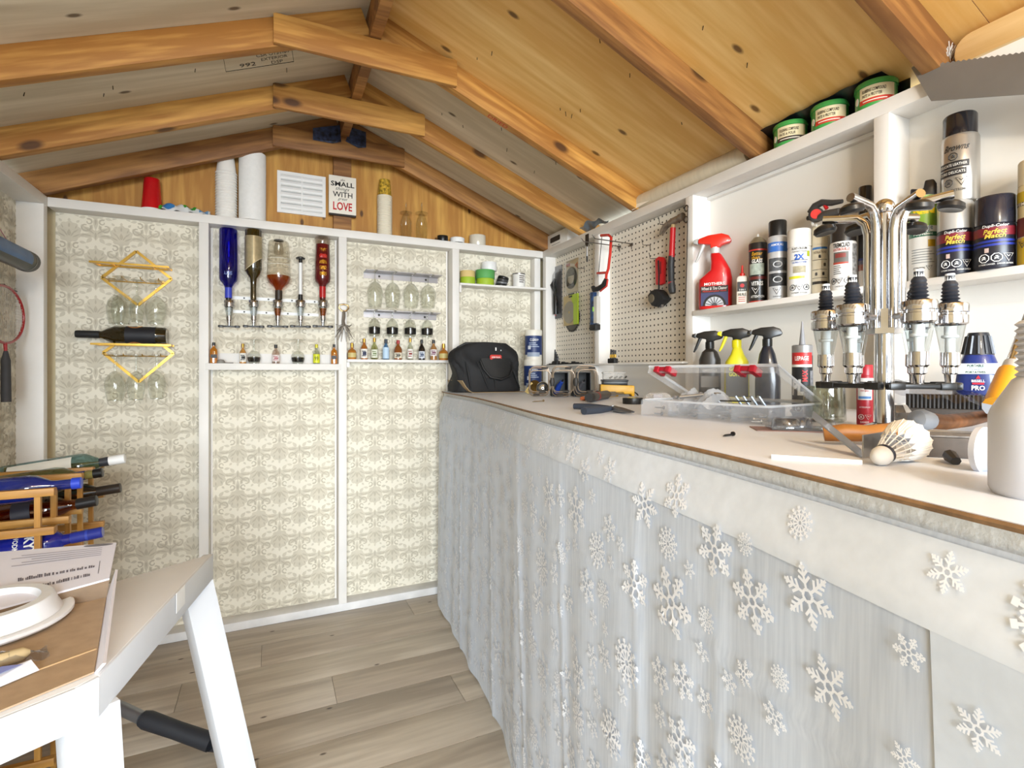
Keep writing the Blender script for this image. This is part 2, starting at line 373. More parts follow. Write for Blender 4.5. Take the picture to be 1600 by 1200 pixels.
# roof: plywood on rafters, collar ties and a ridge board
ce = struct('ceiling', None, None)
def roof_sheet(y0, y1, side, mat):
    """one plywood sheet lying on the rafters of one side"""
    L = XR - XC + WD + .05
    ang = math.atan(SLOPE)
    o = mk('plywood_sheet', box(0, L / math.cos(ang), y0 - (y0 + y1) / 2 + .001, (y1 - y0) / 2 - .001, 0, .012), mat, ce)
    o.location = (XC, (y0 + y1) / 2, rafter_z(XC) + RH)
    o.rotation_euler = (0, ang, 0 if side > 0 else PI)
    return o
roof_sheet(1.84, YP + .012, -1, plygrey); roof_sheet(.62, 1.84, -1, plygrey); roof_sheet(YF, .62, -1, plygrey)
roof_sheet(1.84, YP + .012, 1, plygrey); roof_sheet(.62, 1.84, 1, plygold); roof_sheet(YF, .62, 1, plygold)
FR = [2.655, 2.27, 1.83, 1.205, .69, .1, -.5]
ang = math.atan(SLOPE); RL = (XR + WD - XC) / math.cos(ang)
for i, yy in enumerate(FR):
    for s in (1, -1):
        o = mk('rafter', box(0, RL, -.019, .019, 0, RH * math.cos(ang)), rafterwood2 if i in (0, 3) or s > 0 and i == 4 else rafterwood, ce, bevel=.0015)
        if i == 2 and s > 0: text('DRIED', .085, -.020, name='grade_lettering', mat=M('b8342a', .7, key='stamp_red'), parent=o, loc=(.52, 0, -.0016), flat='xy', off=0)
        o.location = (XC, yy + .019, rafter_z(XC)); o.rotation_euler = (0, ang, 0 if s > 0 else PI)
    if i < 6:
        x0, x1, zt = XC - .305, XC + .305, rafter_z(XC + .305) + RH - .004
        zb = rafter_z(XC) - .115
        mk('collar_tie', box(x0 - XC, x1 - XC, -.009, .009, 0, .095), rafterwood if i else rafterwood2, ce, loc=(XC, yy - .0095, 2.225), bevel=.0015)
mk('ridge_board', box(-.019, .019, -2.1, 2.1, -.055, .055), rafterwood2, ce, loc=(XC + .012, YP - 2.1, rafter_z(XC) + RH - .06))
# roofing nails that have come through the sheets
nv = []
for k in range(70):
    s = -1 if k % 2 else 1; x = XC + s * rnd.uniform(.1, 1.0); yy = rnd.choice(FR[1:5]) + rnd.choice((-1, 1)) * rnd.uniform(.09, .2)
    z = rafter_z(x) + RH; nv.append(tube([(x, yy, z + .002), (x + rnd.uniform(-.003, .003), yy + rnd.uniform(-.003, .003), z - rnd.uniform(.008, .02))], .0012, 5))
o = mk('roofing_nails', join(*nv), M('2a2622', .5, .6), ce); o['kind'] = 'stuff'
# grade stamp on the left roof sheet
st = bpy.data.objects.new('grade_stamp', None); C.objects.link(st); st.parent = ce
ink = M('3a332a', .8, key='stamp_ink')
c0 = P(402, 88, T=1.5); u_ = Vector((math.cos(ang), 0, math.sin(ang)))
zc = lambda x: rafter_z(x) + RH - .0012
def onroof(md): return [(x, y, zc(x)) for x, y, z in md[0]], md[1]
# the ray of the stamp meets the left roof plane
def roofpoint(px, py, side):
    u = (px - 800) / F; v = (HZ - py) / F; d = Vector((u * CY + SY, -u * SY + CY, v))
    # z = rafter top plane: CAMZ + d.z t = A + side*... 
    A = RB + SLOPE * (XR - XC) + RH
    t = (A - CAMZ + side * SLOPE * XC) / (d.z + side * SLOPE * d.x)
    return Vector((0, 0, CAMZ)) + d * t
q = [roofpoint(*p, -1) for p in ((349, 90), (455, 72), (459, 96), (353, 112))]
fr_ = tube(q, .0018, 4, closed=True); sm = mk('grade_stamp_frame', fr_, ink, ce)
bpy.data.objects.remove(st)
def stamp_text(s, i0, i1, v0, v1):
    cu = bpy.data.curves.new('t', 'FONT'); cu.body = s; cu.resolution_u = 2
    o = bpy.data.objects.new('t', cu); me = o.to_mesh(); V = [v.co.copy() for v in me.vertices]; Fc = [tuple(p.vertices) for p in me.polygons]; o.to_mesh_clear(); bpy.data.objects.remove(o)
    xm, ym = max(v.x for v in V), max(v.y for v in V); out = []
    for v in V:
        a = i0 + (i1 - i0) * v.x / xm; b = v1 + (v0 - v1) * v.y / ym
        p = q[0].lerp(q[1], a).lerp(q[3].lerp(q[2], a), b); out.append((p.x, p.y, zc(p.x)))
    mk('stamp_lettering', (out, Fc), ink, ce, raw=True, smooth=0)
stamp_text('CSA O151-09', .46, .96, .12, .34); stamp_text('EXTERIOR', .52, .92, .44, .62); stamp_text('DSP', .66, .84, .72, .92); stamp_text('992', .2, .44, .6, .85)

# front wall on both sides of the open double door, behind the camera
wf = struct('wall_front', join(box(XL - WD, XL + .04, YF - .09, YF, 0, PZ1), box(XR - .12, XR + WD, YF - .09, YF, 0, PZ1), pxz(gable, YF - .09, YF)), white)
# ------------------------------------------------------------------ shelves, pegboards, counter, cloth
SZ2, SZ3, CSZ, RSZ, LEDGE, CT = 1.2215, 1.246, 1.667, 1.411, 1.222, 1.08
def shelf(name, label, md, mat=white, **k):
    return tag(mk(name, md, mat, bevel=.0012, **k), label, 'shelf')
shelf('wall_shelf', 'thick white shelf below the five hanging liquor dispensers', box(-.2534 - .012, .3023 + .012, YB - .006, YP - .005, SZ2 - .03, SZ2))
shelf('wall_shelf', 'thin white shelf holding nine miniature bottles beside the black tool bag', box(.3423, .8870, YB - .004, YP - .005, SZ3 - .014, SZ3))
tag(mk('shelf_cleat', box(.3425, .356, YB + .01, YP - .005, SZ3 - .04, SZ3 - .0145), white), 'small white cleat under the left end of the thin miniature-bottle shelf', 'cleat')
cs = [(0.930, YP - .005), (XR - .0405, YP - .005), (XR - .0405, YB + .025), (XR + .006, YB - .045), (1.2, YB - .02), (1.05, YB - .012), (.930, YB - .006)]
shelf('corner_shelf', 'thin white corner shelf with rolls of tape on it', prism(cs, CSZ - .011, CSZ))
tag(mk('shelf_cleat', box(.9295, .941, YB + .002, YP - .005, CSZ - .05, CSZ - .0115), white), 'small white cleat under the left end of the tape shelf', 'cleat')
shelf('wall_shelf', 'white shelf of spray cans beside the red wheel cleaner bottle', box(XR - .004, XR + WD - .001, .85, 1.4935, RSZ - .018, RSZ))
shelf('wall_shelf', 'white shelf carrying the dark blue and silver spray cans at the right edge', box(XR - .004, XR + WD - .001, .24, .8075, RSZ - .022, RSZ - .004))
led = [(XR - .03 - .012 * math.sin(PI * i / 8), 2.652 - (2.652 - 1.52) * i / 8) for i in range(9)]
shelf('pegboard_ledge', 'thin sagging white ledge running along below the pegboards', prism(led + [(XR - .001, 1.52), (XR - .001, 2.652)], LEDGE - .008, LEDGE))
tag(mk('shelf_bracket', pxz([(XR - .03, LEDGE - .009), (XR - .002, LEDGE - .009), (XR - .002, LEDGE - .06)], 2.115, 2.14), white), 'small white bracket under the pegboard ledge', 'bracket')

def pegmat():
    m = bpy.data.materials.new('pegboard'); m.use_nodes = True; nt = m.node_tree; b = nt.nodes['Principled BSDF']; L = nt.links.new
    tc = nt.nodes.new('ShaderNodeTexCoord'); sp = nt.nodes.new('ShaderNodeSeparateXYZ'); L(tc.outputs['Object'], sp.inputs[0])
    sq = []
    for ax in (1, 2):
        d = nt.nodes.new('ShaderNodeMath'); d.operation = 'DIVIDE'; d.inputs[1].default_value = .0254; L(sp.outputs[ax], d.inputs[0])
        f = nt.nodes.new('ShaderNodeMath'); f.operation = 'FRACT'; L(d.outputs[0], f.inputs[0])
        s = nt.nodes.new('ShaderNodeMath'); s.operation = 'SUBTRACT'; s.inputs[1].default_value = .5; L(f.outputs[0], s.inputs[0])
        p = nt.nodes.new('ShaderNodeMath'); p.operation = 'MULTIPLY'; L(s.outputs[0], p.inputs[0]); L(s.outputs[0], p.inputs[1]); sq.append(p)
    a = nt.nodes.new('ShaderNodeMath'); L(sq[0].outputs[0], a.inputs[0]); L(sq[1].outputs[0], a.inputs[1])
    g = nt.nodes.new('ShaderNodeMath'); g.operation = 'LESS_THAN'; g.inputs[1].default_value = .026; L(a.outputs[0], g.inputs[0])
    mx = nt.nodes.new('ShaderNodeMixRGB'); mx.inputs[1].default_value = rgb('e8dfcf') + (1,); mx.inputs[2].default_value = rgb('2c2418') + (1,)
    L(g.outputs[0], mx.inputs[0]); L(mx.outputs[0], b.inputs['Base Color']); b.inputs['Roughness'].default_value = .45
    return m
pegm = pegmat(); PX = 1.506
tag(mk('pegboard', box(PX, PX + .006, 2.155, YB - .039, LEDGE + .002, PZ0 - .002), pegm), 'narrow white pegboard in the corner with the packaged saw blades', 'pegboard')
tag(mk('pegboard', box(PX, PX + .006, 1.536, 2.1155, LEDGE + .002, PZ0 - .002), pegm), 'wide white pegboard with the claw hammer and tape measure', 'pegboard')

# counter: the front edge runs at a slant, measured along its length
EDGE = [(.835, 2.688), (.813, 2.62), (.764, 2.01), (.69, 1.58), (.612, 1.19), (.563, .875), (.518, .474), (.485, .33), (.454, .202), (.43, .05), (.40, -.25)]
def smooth_edge(n=60):
    """resample the edge evenly and soften it"""
    L = [0]
    for a, b in zip(EDGE, EDGE[1:]): L.append(L[-1] + math.dist(a, b))
    pts = []
    for i in range(n + 1):
        s = L[-1] * i / n; k = max(j for j in range(len(L) - 1) if L[j] <= s + 1e-9); t = (s - L[k]) / (L[k + 1] - L[k])
        pts.append([EDGE[k][0] + (EDGE[k + 1][0] - EDGE[k][0]) * t, EDGE[k][1] + (EDGE[k + 1][1] - EDGE[k][1]) * t])
    for _ in range(14): pts = [pts[0]] + [[(pts[i - 1][0] + 2 * pts[i][0] + pts[i + 1][0]) / 4, pts[i][1]] for i in range(1, n)] + [pts[-1]]
    return [tuple(p) for p in pts], L[-1]
EP, ELEN = smooth_edge()
ct = thing('bar_counter', 'long white counter with a slanting front edge and a raw fibreboard rim', 'counter', (0, 0, 0))
xb = XR - .001
def outline(off): return [(x + off, y) for x, y in EP] + [(xb, -.25), (xb, 2.65), (XR - .04, 2.688)]
mk('top_sheet', prism(outline(-.004), CT - .0055, CT), M('e2e7f1', .42, var=.03, scale=3, key='counter_white'), ct)
mk('sheet_edge', join(*[tube([(x - .0045, y, CT - .0035) for x, y in EP], .0032, 6)]), M('8a6a48', .7, var=.2, scale=60, key='fibreboard'), ct)
mk('worktop', prism(outline(.012), CT - .022, CT - .0075), M('3a332c', .8, key='dark_board'), ct)
mk('front_rail', join(*[tf(prism([(0, 0), (math.dist(a, b) + .001, 0), (math.dist(a, b) + .001, .02), (0, .02)], CT - .075, CT - .009), Matrix.Translation((a[0] + .006, a[1], 0)) @ Matrix.Rotation(math.atan2(b[1] - a[1], b[0] - a[0]), 4, 'Z')) for a, b in zip(EP, EP[1:])]),
   M('f1f0ec', .75, var=.05, scale=110, bump=.4, key='rough_white_rail'), ct)
for k in (6, 20, 34, 48):
    x, y = EP[k]; mk('leg', box(x + .05, x + .09, y - .035, y, 0, CT - .023), white, ct)
mk('back_rail', box(xb - .03, xb, -.2, 2.6, CT - .11, CT - .024), white, ct)

# snowflake cloth hanging from the rail
def ept(s):
    s = max(0, min(ELEN * .9999, s)) / ELEN * (len(EP) - 1); k = int(s); t = s - k; a, b = EP[k], EP[min(k + 1, len(EP) - 1)]
    return Vector((a[0] + (b[0] - a[0]) * t, a[1] + (b[1] - a[1]) * t, 0))
CH_ = CT - .021 - .012
def cloth(s, h, off=0.0):
    """s along the edge, h down from the hem"""
    p = ept(s); t = h / CH_
    n = Vector((-1, -.15, 0)).normalized()
    f = .006 * t * math.sin(s * 9.0 + 1.2) + .0035 * t * math.sin(s * 23 + 3 * t) + .002 * math.sin(s * 41 + 2.0 * h) * min(1, t * 3) + .02 * t * math.sin(s * 3.1 + .6)
    f += .0006 * math.sin((s * .4 + h) * 40) * math.sin(s * 13 + h * 3)
    for k, (cs_, a) in enumerate(((.55, .8), (1.05, .55), (1.42, .9), (1.75, .7), (2.05, 1.0), (2.25, .6))):     # sharp creases
        d = s - cs_ - (.12 * a - .06) * h; f += .005 * math.exp(-(d / .012) ** 2) * min(1, t * 2.2)
    for hh in (.26, .52, .80): f += .0045 * math.exp(-((h - hh - .05 * math.sin(s * 2)) / .008) ** 2)
    f += .004 + .012 * math.exp(-h / .02) * 0 + (.028 if h > .06 else .028 * h / .06) * .8
    return p + n * (f + off) + Vector((0, 0, CT - .021 - h))
def clothmat():
    m = bpy.data.materials.new('sheer_cloth'); m.use_nodes = True; nt = m.node_tree; b = nt.nodes['Principled BSDF']; L = nt.links.new
    tc = nt.nodes.new('ShaderNodeTexCoord'); mp = nt.nodes.new('ShaderNodeMapping'); mp.inputs['Scale'].default_value = (160, 160, 9); L(tc.outputs['Object'], mp.inputs[0])
    n = nt.nodes.new('ShaderNodeTexNoise'); n.inputs['Scale'].default_value = 1.2; n.inputs['Detail'].default_value = 3; L(mp.outputs[0], n.inputs[0])
    r = nt.nodes.new('ShaderNodeValToRGB'); r.color_ramp.elements[0].position = .3; r.color_ramp.elements[1].position = .7
    r.color_ramp.elements[0].color = rgb('bcc4d0') + (1,); r.color_ramp.elements[1].color = rgb('cfd6e0') + (1,)
    L(n.outputs[0], r.inputs[0]); L(r.outputs[0], b.inputs['Base Color']); b.inputs['Roughness'].default_value = .75; b.inputs['Sheen Weight'].default_value = .3
    return m
cl = thing('tablecloth', 'sheer white cloth printed with snowflakes hanging from the counter edge', 'cloth', (0, 0, 0))
S0, S1 = .07, ELEN - .02
mk('cloth_sheet', grid(lambda u, v: cloth(S0 + (S1 - S0) * u, CH_ * v), 260, 60), clothmat(), cl)
mk('hem', grid(lambda u, v: cloth(S0 + (S1 - S0) * u, .004 + .062 * v, .0015), 200, 8), M('dce2ea', .8, var=.03, scale=60, key='cloth_hem'), cl)
mk('side_hem', grid(lambda u, v: cloth(2.5 + .03 * math.sin(v * 9) * .2 + (S1 - 2.5) * u, .066 + (CH_ - .066) * v, .0013), 20, 30), M('d3dae3', .8, var=.03, scale=60, key='cloth_hem2'), cl)
def stroke(a, b, w, n=2):
    a, b = Vector(a), Vector(b); d = (b - a).normalized(); q = Vector((-d.y, d.x)) * w / 2
    V, Fc = [], []
    for i in range(n + 1):
        p = a.lerp(b, i / n); V += [p + q, p - q]
    return V, [(2 * i, 2 * i + 1, 2 * i + 3, 2 * i + 2) for i in range(n)]
def flake(r, kind):
    out = []; w = r * (.095 if kind != 2 else .085)
    for k in range(6):
        an = R(60 * k); e = Vector((math.cos(an), math.sin(an)))
        def pol(q, da): return Vector((q * r * math.cos(an + R(da)), q * r * math.sin(an + R(da))))
        if kind == 2:
            for da in (0, 30):
                d0, d1, d2 = pol(.12, da), pol(.94 if da else 1.0, da), pol(.80, da); out.append(stroke(d0, d1, w, 3)); out.append(stroke(pol(.88, da), pol(1.04, da), w * 2.4, 1))
                for q in (.42, .66):
                    for s_ in (-1, 1): out.append(stroke(pol(q, da), pol(q + .16, da + s_ * 12), w, 1))
            continue
        out.append(stroke(e * r * .18, e * r, w, 3)); out.append(stroke(pol(.2, -30), pol(.2, 30), w, 1))
        for q, l in (((.45, .24), (.68, .26)) if kind == 0 else ((.38, .3), (.6, .24), (.8, .14))):
            for s in (-1, 1):
                b = e * q * r; d = Vector((math.cos(an + s * R(50)), math.sin(an + s * R(50)))); out.append(stroke(b, b + d * l * r, w, 1))
                if kind == 0: out.append(stroke(b + d * l * r * .8, b + d * l * r * 1.15, w * 2.0, 1))
        if kind == 0: out.append(stroke(e * r * .9, e * r * 1.08, w * 2.2, 1))
    return join(*[([(p[0], p[1], i * .00001) for p in v], f) for i, (v, f) in enumerate(out)])
def flakes():
    rr = random.Random(5); spots = []; tries = 0; parts = []
    while tries < 20000 and len(spots) < 620:
        tries += 1; big = len(spots) < 60
        r = rr.choice((.030, .034, .042)) if len(spots) < 60 else rr.choice((.022, .026, .03)) if len(spots) < 300 else rr.choice((.012, .015))
        s, h = rr.uniform(S0 + .04, S1 - .04), rr.uniform(.02, CH_ - .04)
        if all(math.hypot(s - a, h - b) > (r + c) * 1.08 + .002 for a, b, c in spots): spots.append((s, h, r))
    for i, (s, h, r) in enumerate(spots):
        v, f = flake(r, rr.choice((0, 0, 1, 2))); a = rr.uniform(0, 1)
        c_, s_ = math.cos(a), math.sin(a)
        parts.append(([tuple(cloth(s + x * c_ - y * s_, max(.002, h + x * s_ + y * c_), .0028 + z)) for x, y, z in v], f))
    return join(*parts)
o = mk('snowflake_print', flakes(), M('f6f8fc', .8, var=.02, key='snowflake_white'), cl, raw=True, smooth=0); o['kind'] = 'stuff'
# ------------------------------------------------------------------ things on and along the back wall
chrome = M('c9c9cb', .12, 1.0, var=.02, key='chrome'); steel = M('a8a8aa', .3, .95, var=.05, key='steel'); black = M('141414', .35, var=.1, key='black_plastic')
blackm = M('1b1b1c', .6, var=.1, key='black_matte'); gold = M('cda24a', .28, .85, var=.05, key='brass_gold'); clear = glass('f8f9f6', .03, 1.5); whitep = M('eeeeec', .4, var=.02, key='white_plastic')
redp = M('b5151a', .35, var=.05, key='red_plastic'); screwm = M('3b3835', .4, .7, key='screw')
def stand(pl, pr, pt, zb, X=None, Y=None):
    """position, radius and height of an upright round thing from its outline in the photo and the plane it stands on"""
    pc = (pl + pr) / 2; p = P(pc, pt, X=X, Y=Y); u = (pc - 800) / F; t = depth(p)
    return Vector((p.x, p.y, zb)), (pr - pl) / 2 * t / F / math.sqrt(1 + u * u), p.z - zb
def onplane(pl, pr, pt, pb, Z):
    pc = (pl + pr) / 2; p = P(pc, pb, Z=Z); u = (pc - 800) / F; t = depth(p)
    return Vector((p.x, p.y, Z)), (pr - pl) / 2 * t / F / math.sqrt(1 + u * u), (pb - pt) * t / F
PY = YB + .045
# red cup, upside down
loc, r, h = stand(220, 255, 280, PZ1, Y=PY)
t = thing('plastic_cup', 'red plastic party cup standing upside down on the wall plate', 'cup', loc)
mk('cup_wall', lathe([(r * .99, .004), (r * .74, h * .97), (r * .70, h), (r * .6, h), (r * .58, h - .004), (0, h - .004)], 28), M('c4161c', .25, coat=.3, key='cup_red'), t)
mk('rim', lathe([(r * .95, .006), (r * 1.0, .006), (r * 1.02, .002), (r, 0), (r * .95, 0), (r * .95, .006)], 28), whitep, t)
# packet with leaves
a, b = P(250, 333, Y=YB + .02), P(328, 336, Y=YB + .035)
t = thing('food_packet', 'crumpled white and blue packet with green leaves beside the red cup', 'packet', (0, 0, 0))
def pk(u, v):
    p = a.lerp(b, u); w = .052 * math.sin(PI * min(1, .12 + v * .8))
    return (p.x, p.y - .012 + .05 * v, PZ1 + .003 + .034 * math.sin(PI * v) * (.55 + .45 * math.sin(PI * min(1, u * 1.1 + .1))) + .006 * math.sin(u * 23 + v * 9))
mk('wrapper', grid(pk, 24, 8), M('e9ecec', .35, var=.05, scale=30, key='packet_white'), t, solid=.0012)
mk('blue_panel', grid(lambda u, v: tuple(Vector(pk(.03 + .26 * u, .1 + .4 * v)) + Vector((0, -.002, .0012))), 6, 4), M('3f86c8', .35, key='packet_blue'), t)
mk('blue_panel', grid(lambda u, v: tuple(Vector(pk(.78 + .18 * u, .1 + .35 * v)) + Vector((0, -.002, .0012))), 6, 4), M('6fa5d6', .35, key='packet_pale_blue'), t)
for k, (u0, v0) in enumerate(((.5, .3), (.56, .4), (.62, .28), (.02, .06), (.68, .36))):
    mk('leaf_print', grid(lambda u, v: tuple(Vector(pk(u0 + .09 * (u - .5) * (1 - abs(2 * v - 1) * .7), v0 + .22 * (v - .5))) + Vector((0, -.003, .0018 + k * .0003))), 4, 4), M('3f9a2e', .5, key='leaf_green'), t)
# stacks of cups
def cup_stack(label, group, pl, pr, ptop, prim, n, mat, rimmat, name, topmat=None):
    loc, r, h = stand(pl, pr, ptop, PZ1, Y=PY); hs = P((pl + pr) / 2, prim, Y=PY).z - PZ1; hc = h - hs; dz = hs / (n - 1)
    def cup(mat_):
        e = thing(name, label, 'cup', loc, group=group)
        mk('cup_wall', lathe([(r * .93, .003), (r * .70, hc), (r * .62, hc), (r * .60, hc - .003), (0, hc - .003)], 24), mat_, e)
        mk('rim', lathe([(r * .9, .0062), (r * .97, .0062), (r, .0045), (r, .0015), (r * .97, 0), (r * .9, 0)], 24), rimmat, e); return e
    first = cup(mat); first_label = label
    ORD = 'bottom second third fourth fifth sixth seventh eighth ninth tenth eleventh twelfth thirteenth fourteenth fifteenth sixteenth seventeenth eighteenth nineteenth twentieth twenty-first'.split()
    first['label'] = 'bottom cup of ' + label
    for k in range(1, n - 1): c = copy_tree(first); c.location = loc + Vector((0, 0, dz * k)); c['label'] = ORD[k] + ' cup from the bottom of ' + label
    c = cup(topmat or mat) if topmat else copy_tree(first); c.location = loc + Vector((0, 0, dz * (n - 1)))
    if topmat: c['label'] = 'gold patterned paper cup on top of the tall paper cup stack'
    else: c['label'] = 'topmost foam cup of the tall white stack beside the paper towel roll'
    return c
foam = M('efece6', .6, var=.02, key='foam_white'); cream = M('e6ddc8', .6, var=.03, key='paper_cream')
cup_stack('the white foam stack left of the paper towel roll', 'foam cups in the tall stack', 336, 371, 242, 273, 17, foam, foam, 'foam_cup')
cup_stack('the cream paper stack right of the sign', 'paper cups in the stack by the sign', 589, 613, 282, 309, 22, cream, cream, 'paper_cup', M('c9a43a', .4, var=.5, scale=90, key='gold_pattern'))
loc, r, h = stand(373, 416, 242, PZ1, Y=PY)
t = thing('paper_towel_roll', 'white paper towel roll standing upright on the wall plate', 'paper towel', loc)
mk('roll', lathe([(r * .3, 0), (r, 0), (r, h), (r * .3, h)], 32), M('f0efec', .9, var=.02, scale=60, bump=.3, key='paper_white'), t)
mk('core', lathe([(r * .3, 0), (r * .3, h), (r * .27, h), (r * .27, 0), (r * .3, 0)], 20), M('b99b70', .8, key='kraft_core'), t)
# louvred vent
q = [P(*p, Y=YP - .002) for p in ((433, 266.6), (508.6, 276.3), (508.6, 339), (433, 331.6))]
x0, x1, z0, z1 = q[0].x, q[1].x, q[3].z, q[0].z
t = thing('wall_vent', 'white louvred vent mounted on the wooden gable', 'vent', ((x0 + x1) / 2, YP, (z0 + z1) / 2)); w, h = x1 - x0, z1 - z0
bv = .016
mk('frame', join(box(-w / 2, w / 2, -.012, 0, h / 2 - bv, h / 2), box(-w / 2, w / 2, -.012, 0, -h / 2, -h / 2 + bv), box(-w / 2, -w / 2 + bv, -.012, 0, -h / 2 + bv, h / 2 - bv), box(w / 2 - bv, w / 2, -.012, 0, -h / 2 + bv, h / 2 - bv)), whitep, t)
mk('backing', box(-w / 2 + bv, w / 2 - bv, -.002, -.0005, -h / 2 + bv, h / 2 - bv), M('5f5a52', .9), t)
n = 6; ph = (h - 2 * bv) / n
for k in range(n):
    zc_ = -h / 2 + bv + ph * (k + .5)
    mk('slat', rot(grid(lambda u, v: ((u - .5) * (w - 2 * bv), -.010 * math.sin(PI * v), (v - .5) * ph * 1.05), 1, 6), 'X', 22), whitep, t, loc=(0, -.006, zc_), solid=.0015)
mk('mullion', box(-.003, .003, -.017, -.002, -h / 2 + bv, h / 2 - bv), whitep, t)
# sign
q = [P(*p, Y=YP - .045) for p in ((514, 273.5), (556.5, 280.7), (556, 337), (515, 333))]
w, h = q[1].x - q[0].x, q[0].z - q[3].z; ctr = (q[0] + q[2]) / 2
t = thing('wooden_sign', 'small white sign reading do small things with great love', 'sign', (ctr.x, YP - .0385, ctr.z))
mk('board', box(-w / 2, w / 2, -.012, 0, -h / 2, h / 2), M('efe9dc', .7, var=.04, key='sign_cream'), t, bevel=.001)
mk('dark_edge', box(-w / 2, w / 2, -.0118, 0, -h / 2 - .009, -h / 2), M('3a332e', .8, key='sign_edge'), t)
ink = M('26221f', .8, key='sign_ink')
text('do', w * .16, h * .06, parent=t, mat=ink, loc=(-.0, -.012, h * .40), shear=.3)
text('SMALL', w * .86, h * .13, parent=t, mat=ink, loc=(0, -.012, h * .285), fill=3)
text('things', w * .5, h * .11, parent=t, mat=ink, loc=(0, -.012, h * .15), shear=.4)
text('WITH', w * .72, h * .14, parent=t, mat=ink, loc=(0, -.012, h * .01), fill=2)
text('great', w * .36, h * .08, parent=t, mat=ink, loc=(0, -.012, -h * .12), shear=.4)
text('LOVE', w * .70, h * .22, parent=t, mat=M('c0161c', .7, key='sign_red'), loc=(0, -.012, -h * .30), fill=3)
# glassware
def wineglass(name, label, H, rb, loc, group=None, stem=.42, rim=.72, foot=.85, inv=True, mat=None, lower=None):
    """bowl, stem and foot; built standing, turned over when inverted"""
    m = mat or clear
    t = thing(name, label, 'glass', loc, group=group); s = stem * H
    g = lambda pr: lathe([(r_, (H - z_) if inv else z_) for r_, z_ in pr], 22)
    bh = H - s
    prof = [(.004, s), (rb * .45, s + bh * .06), (rb * .82, s + bh * .2), (rb, s + bh * .4), (rb * .96, s + bh * .62), (rb * (rim + .12), s + bh * .84), (rb * rim, H)]
    mk('bowl', g(prof), m, t)
    mk('stem', g([(.0042, s), (.0034, s * .5), (.0042, s * .08)]), m, t)
    mk('foot', g([(.004, s * .1), (rb * foot * .4, .004), (rb * foot, .0025), (rb * foot, 0), (0, 0)]), m, t)
    mk('rim', g([(rb * rim - .0006, H - .0015), (rb * rim + .0006, H - .0015), (rb * rim + .0006, H), (rb * rim - .0006, H), (rb * rim - .0006, H - .0015)]), glass('f4f6f4', key='rim', refl=3.0), t)
    if lower: mk('tinted_bowl', g([(rb * .45 * 1.01, s + bh * .45), (rb * 1.005, s + bh * .52), (rb * .97 + .0004, s + bh * .66), (rb * (rim + .12) + .0004, s + bh * .86)]), lower, t)
    return t
for px in (634.5, 658.9):
    loc, r, h = stand(px - 9, px + 9, 316, PZ1, Y=PY); lab = 'clear champagne flute upside down, %s the paper cup stack' % ('nearest' if px < 650 else 'second from')
    t = thing('champagne_flute', lab, 'glass', loc, group='flutes on the wall plate')
    mk('bowl', lathe([(r * .9, 0), (r, h * .2), (r * .98, h * .45), (r * .55, h * .66), (.004, h * .74)], 20), clear, t)
    mk('stem', lathe([(.004, h * .72), (.0035, h * .97), (0, h)], 10), glass('f6f6f2', key='stem', refl=2.5), t)
    mk('foot', lathe([(.003, h * .74), (r * 1.1, h * .715), (r * 1.1, h * .70), (.003, h * .69)], 20), clear, t)
def tape(name, label, loc, r, h, mat, core=None, inner=.62, cat='tape', **k):
    t = thing(name, label, cat, loc, **k)
    mk('tape_roll', lathe([(r * inner, 0), (r, 0), (r, h), (r * inner, h)], 30), mat, t, bevel=.0006)
    mk('core', lathe([(r * inner, 0), (r * inner, h), (r * inner * .92, h), (r * inner * .92, 0), (r * inner, 0)], 24), core or M('c3a67c', .8, key='kraft_core2'), t); return t
loc, r, h = stand(683, 700, 369, PZ1, Y=PY - .02); tape('electrical_tape', 'small roll of black tape on the plate above the right stud', loc, r, h, black)
loc, r, h = stand(703, 726, 372.5, PZ1, Y=PY - .02)
t = thing('jar_lid', 'flat white lid lying between the black tape and the clear tape roll', 'lid', loc); mk('top', lathe([(0, h * .8), (r * .8, h * .8), (r * .82, h), (r * .96, h), (r, h * .9), (r, h * .7), (0, h * .7)], 28), whitep, t); mk('skirt', lathe([(r * .97, 0), (r * .97, h * .7), (r * .92, h * .7), (r * .92, 0), (r * .97, 0)], 28), whitep, t)
loc, r, h = stand(733, 759, 369, PZ1, Y=PY); tape('packing_tape', 'wide roll of clear packing tape on the plate right of the white lid', loc, r, h, M('d9d2c2', .2, var=.03, coat=.5, key='clear_tape'))

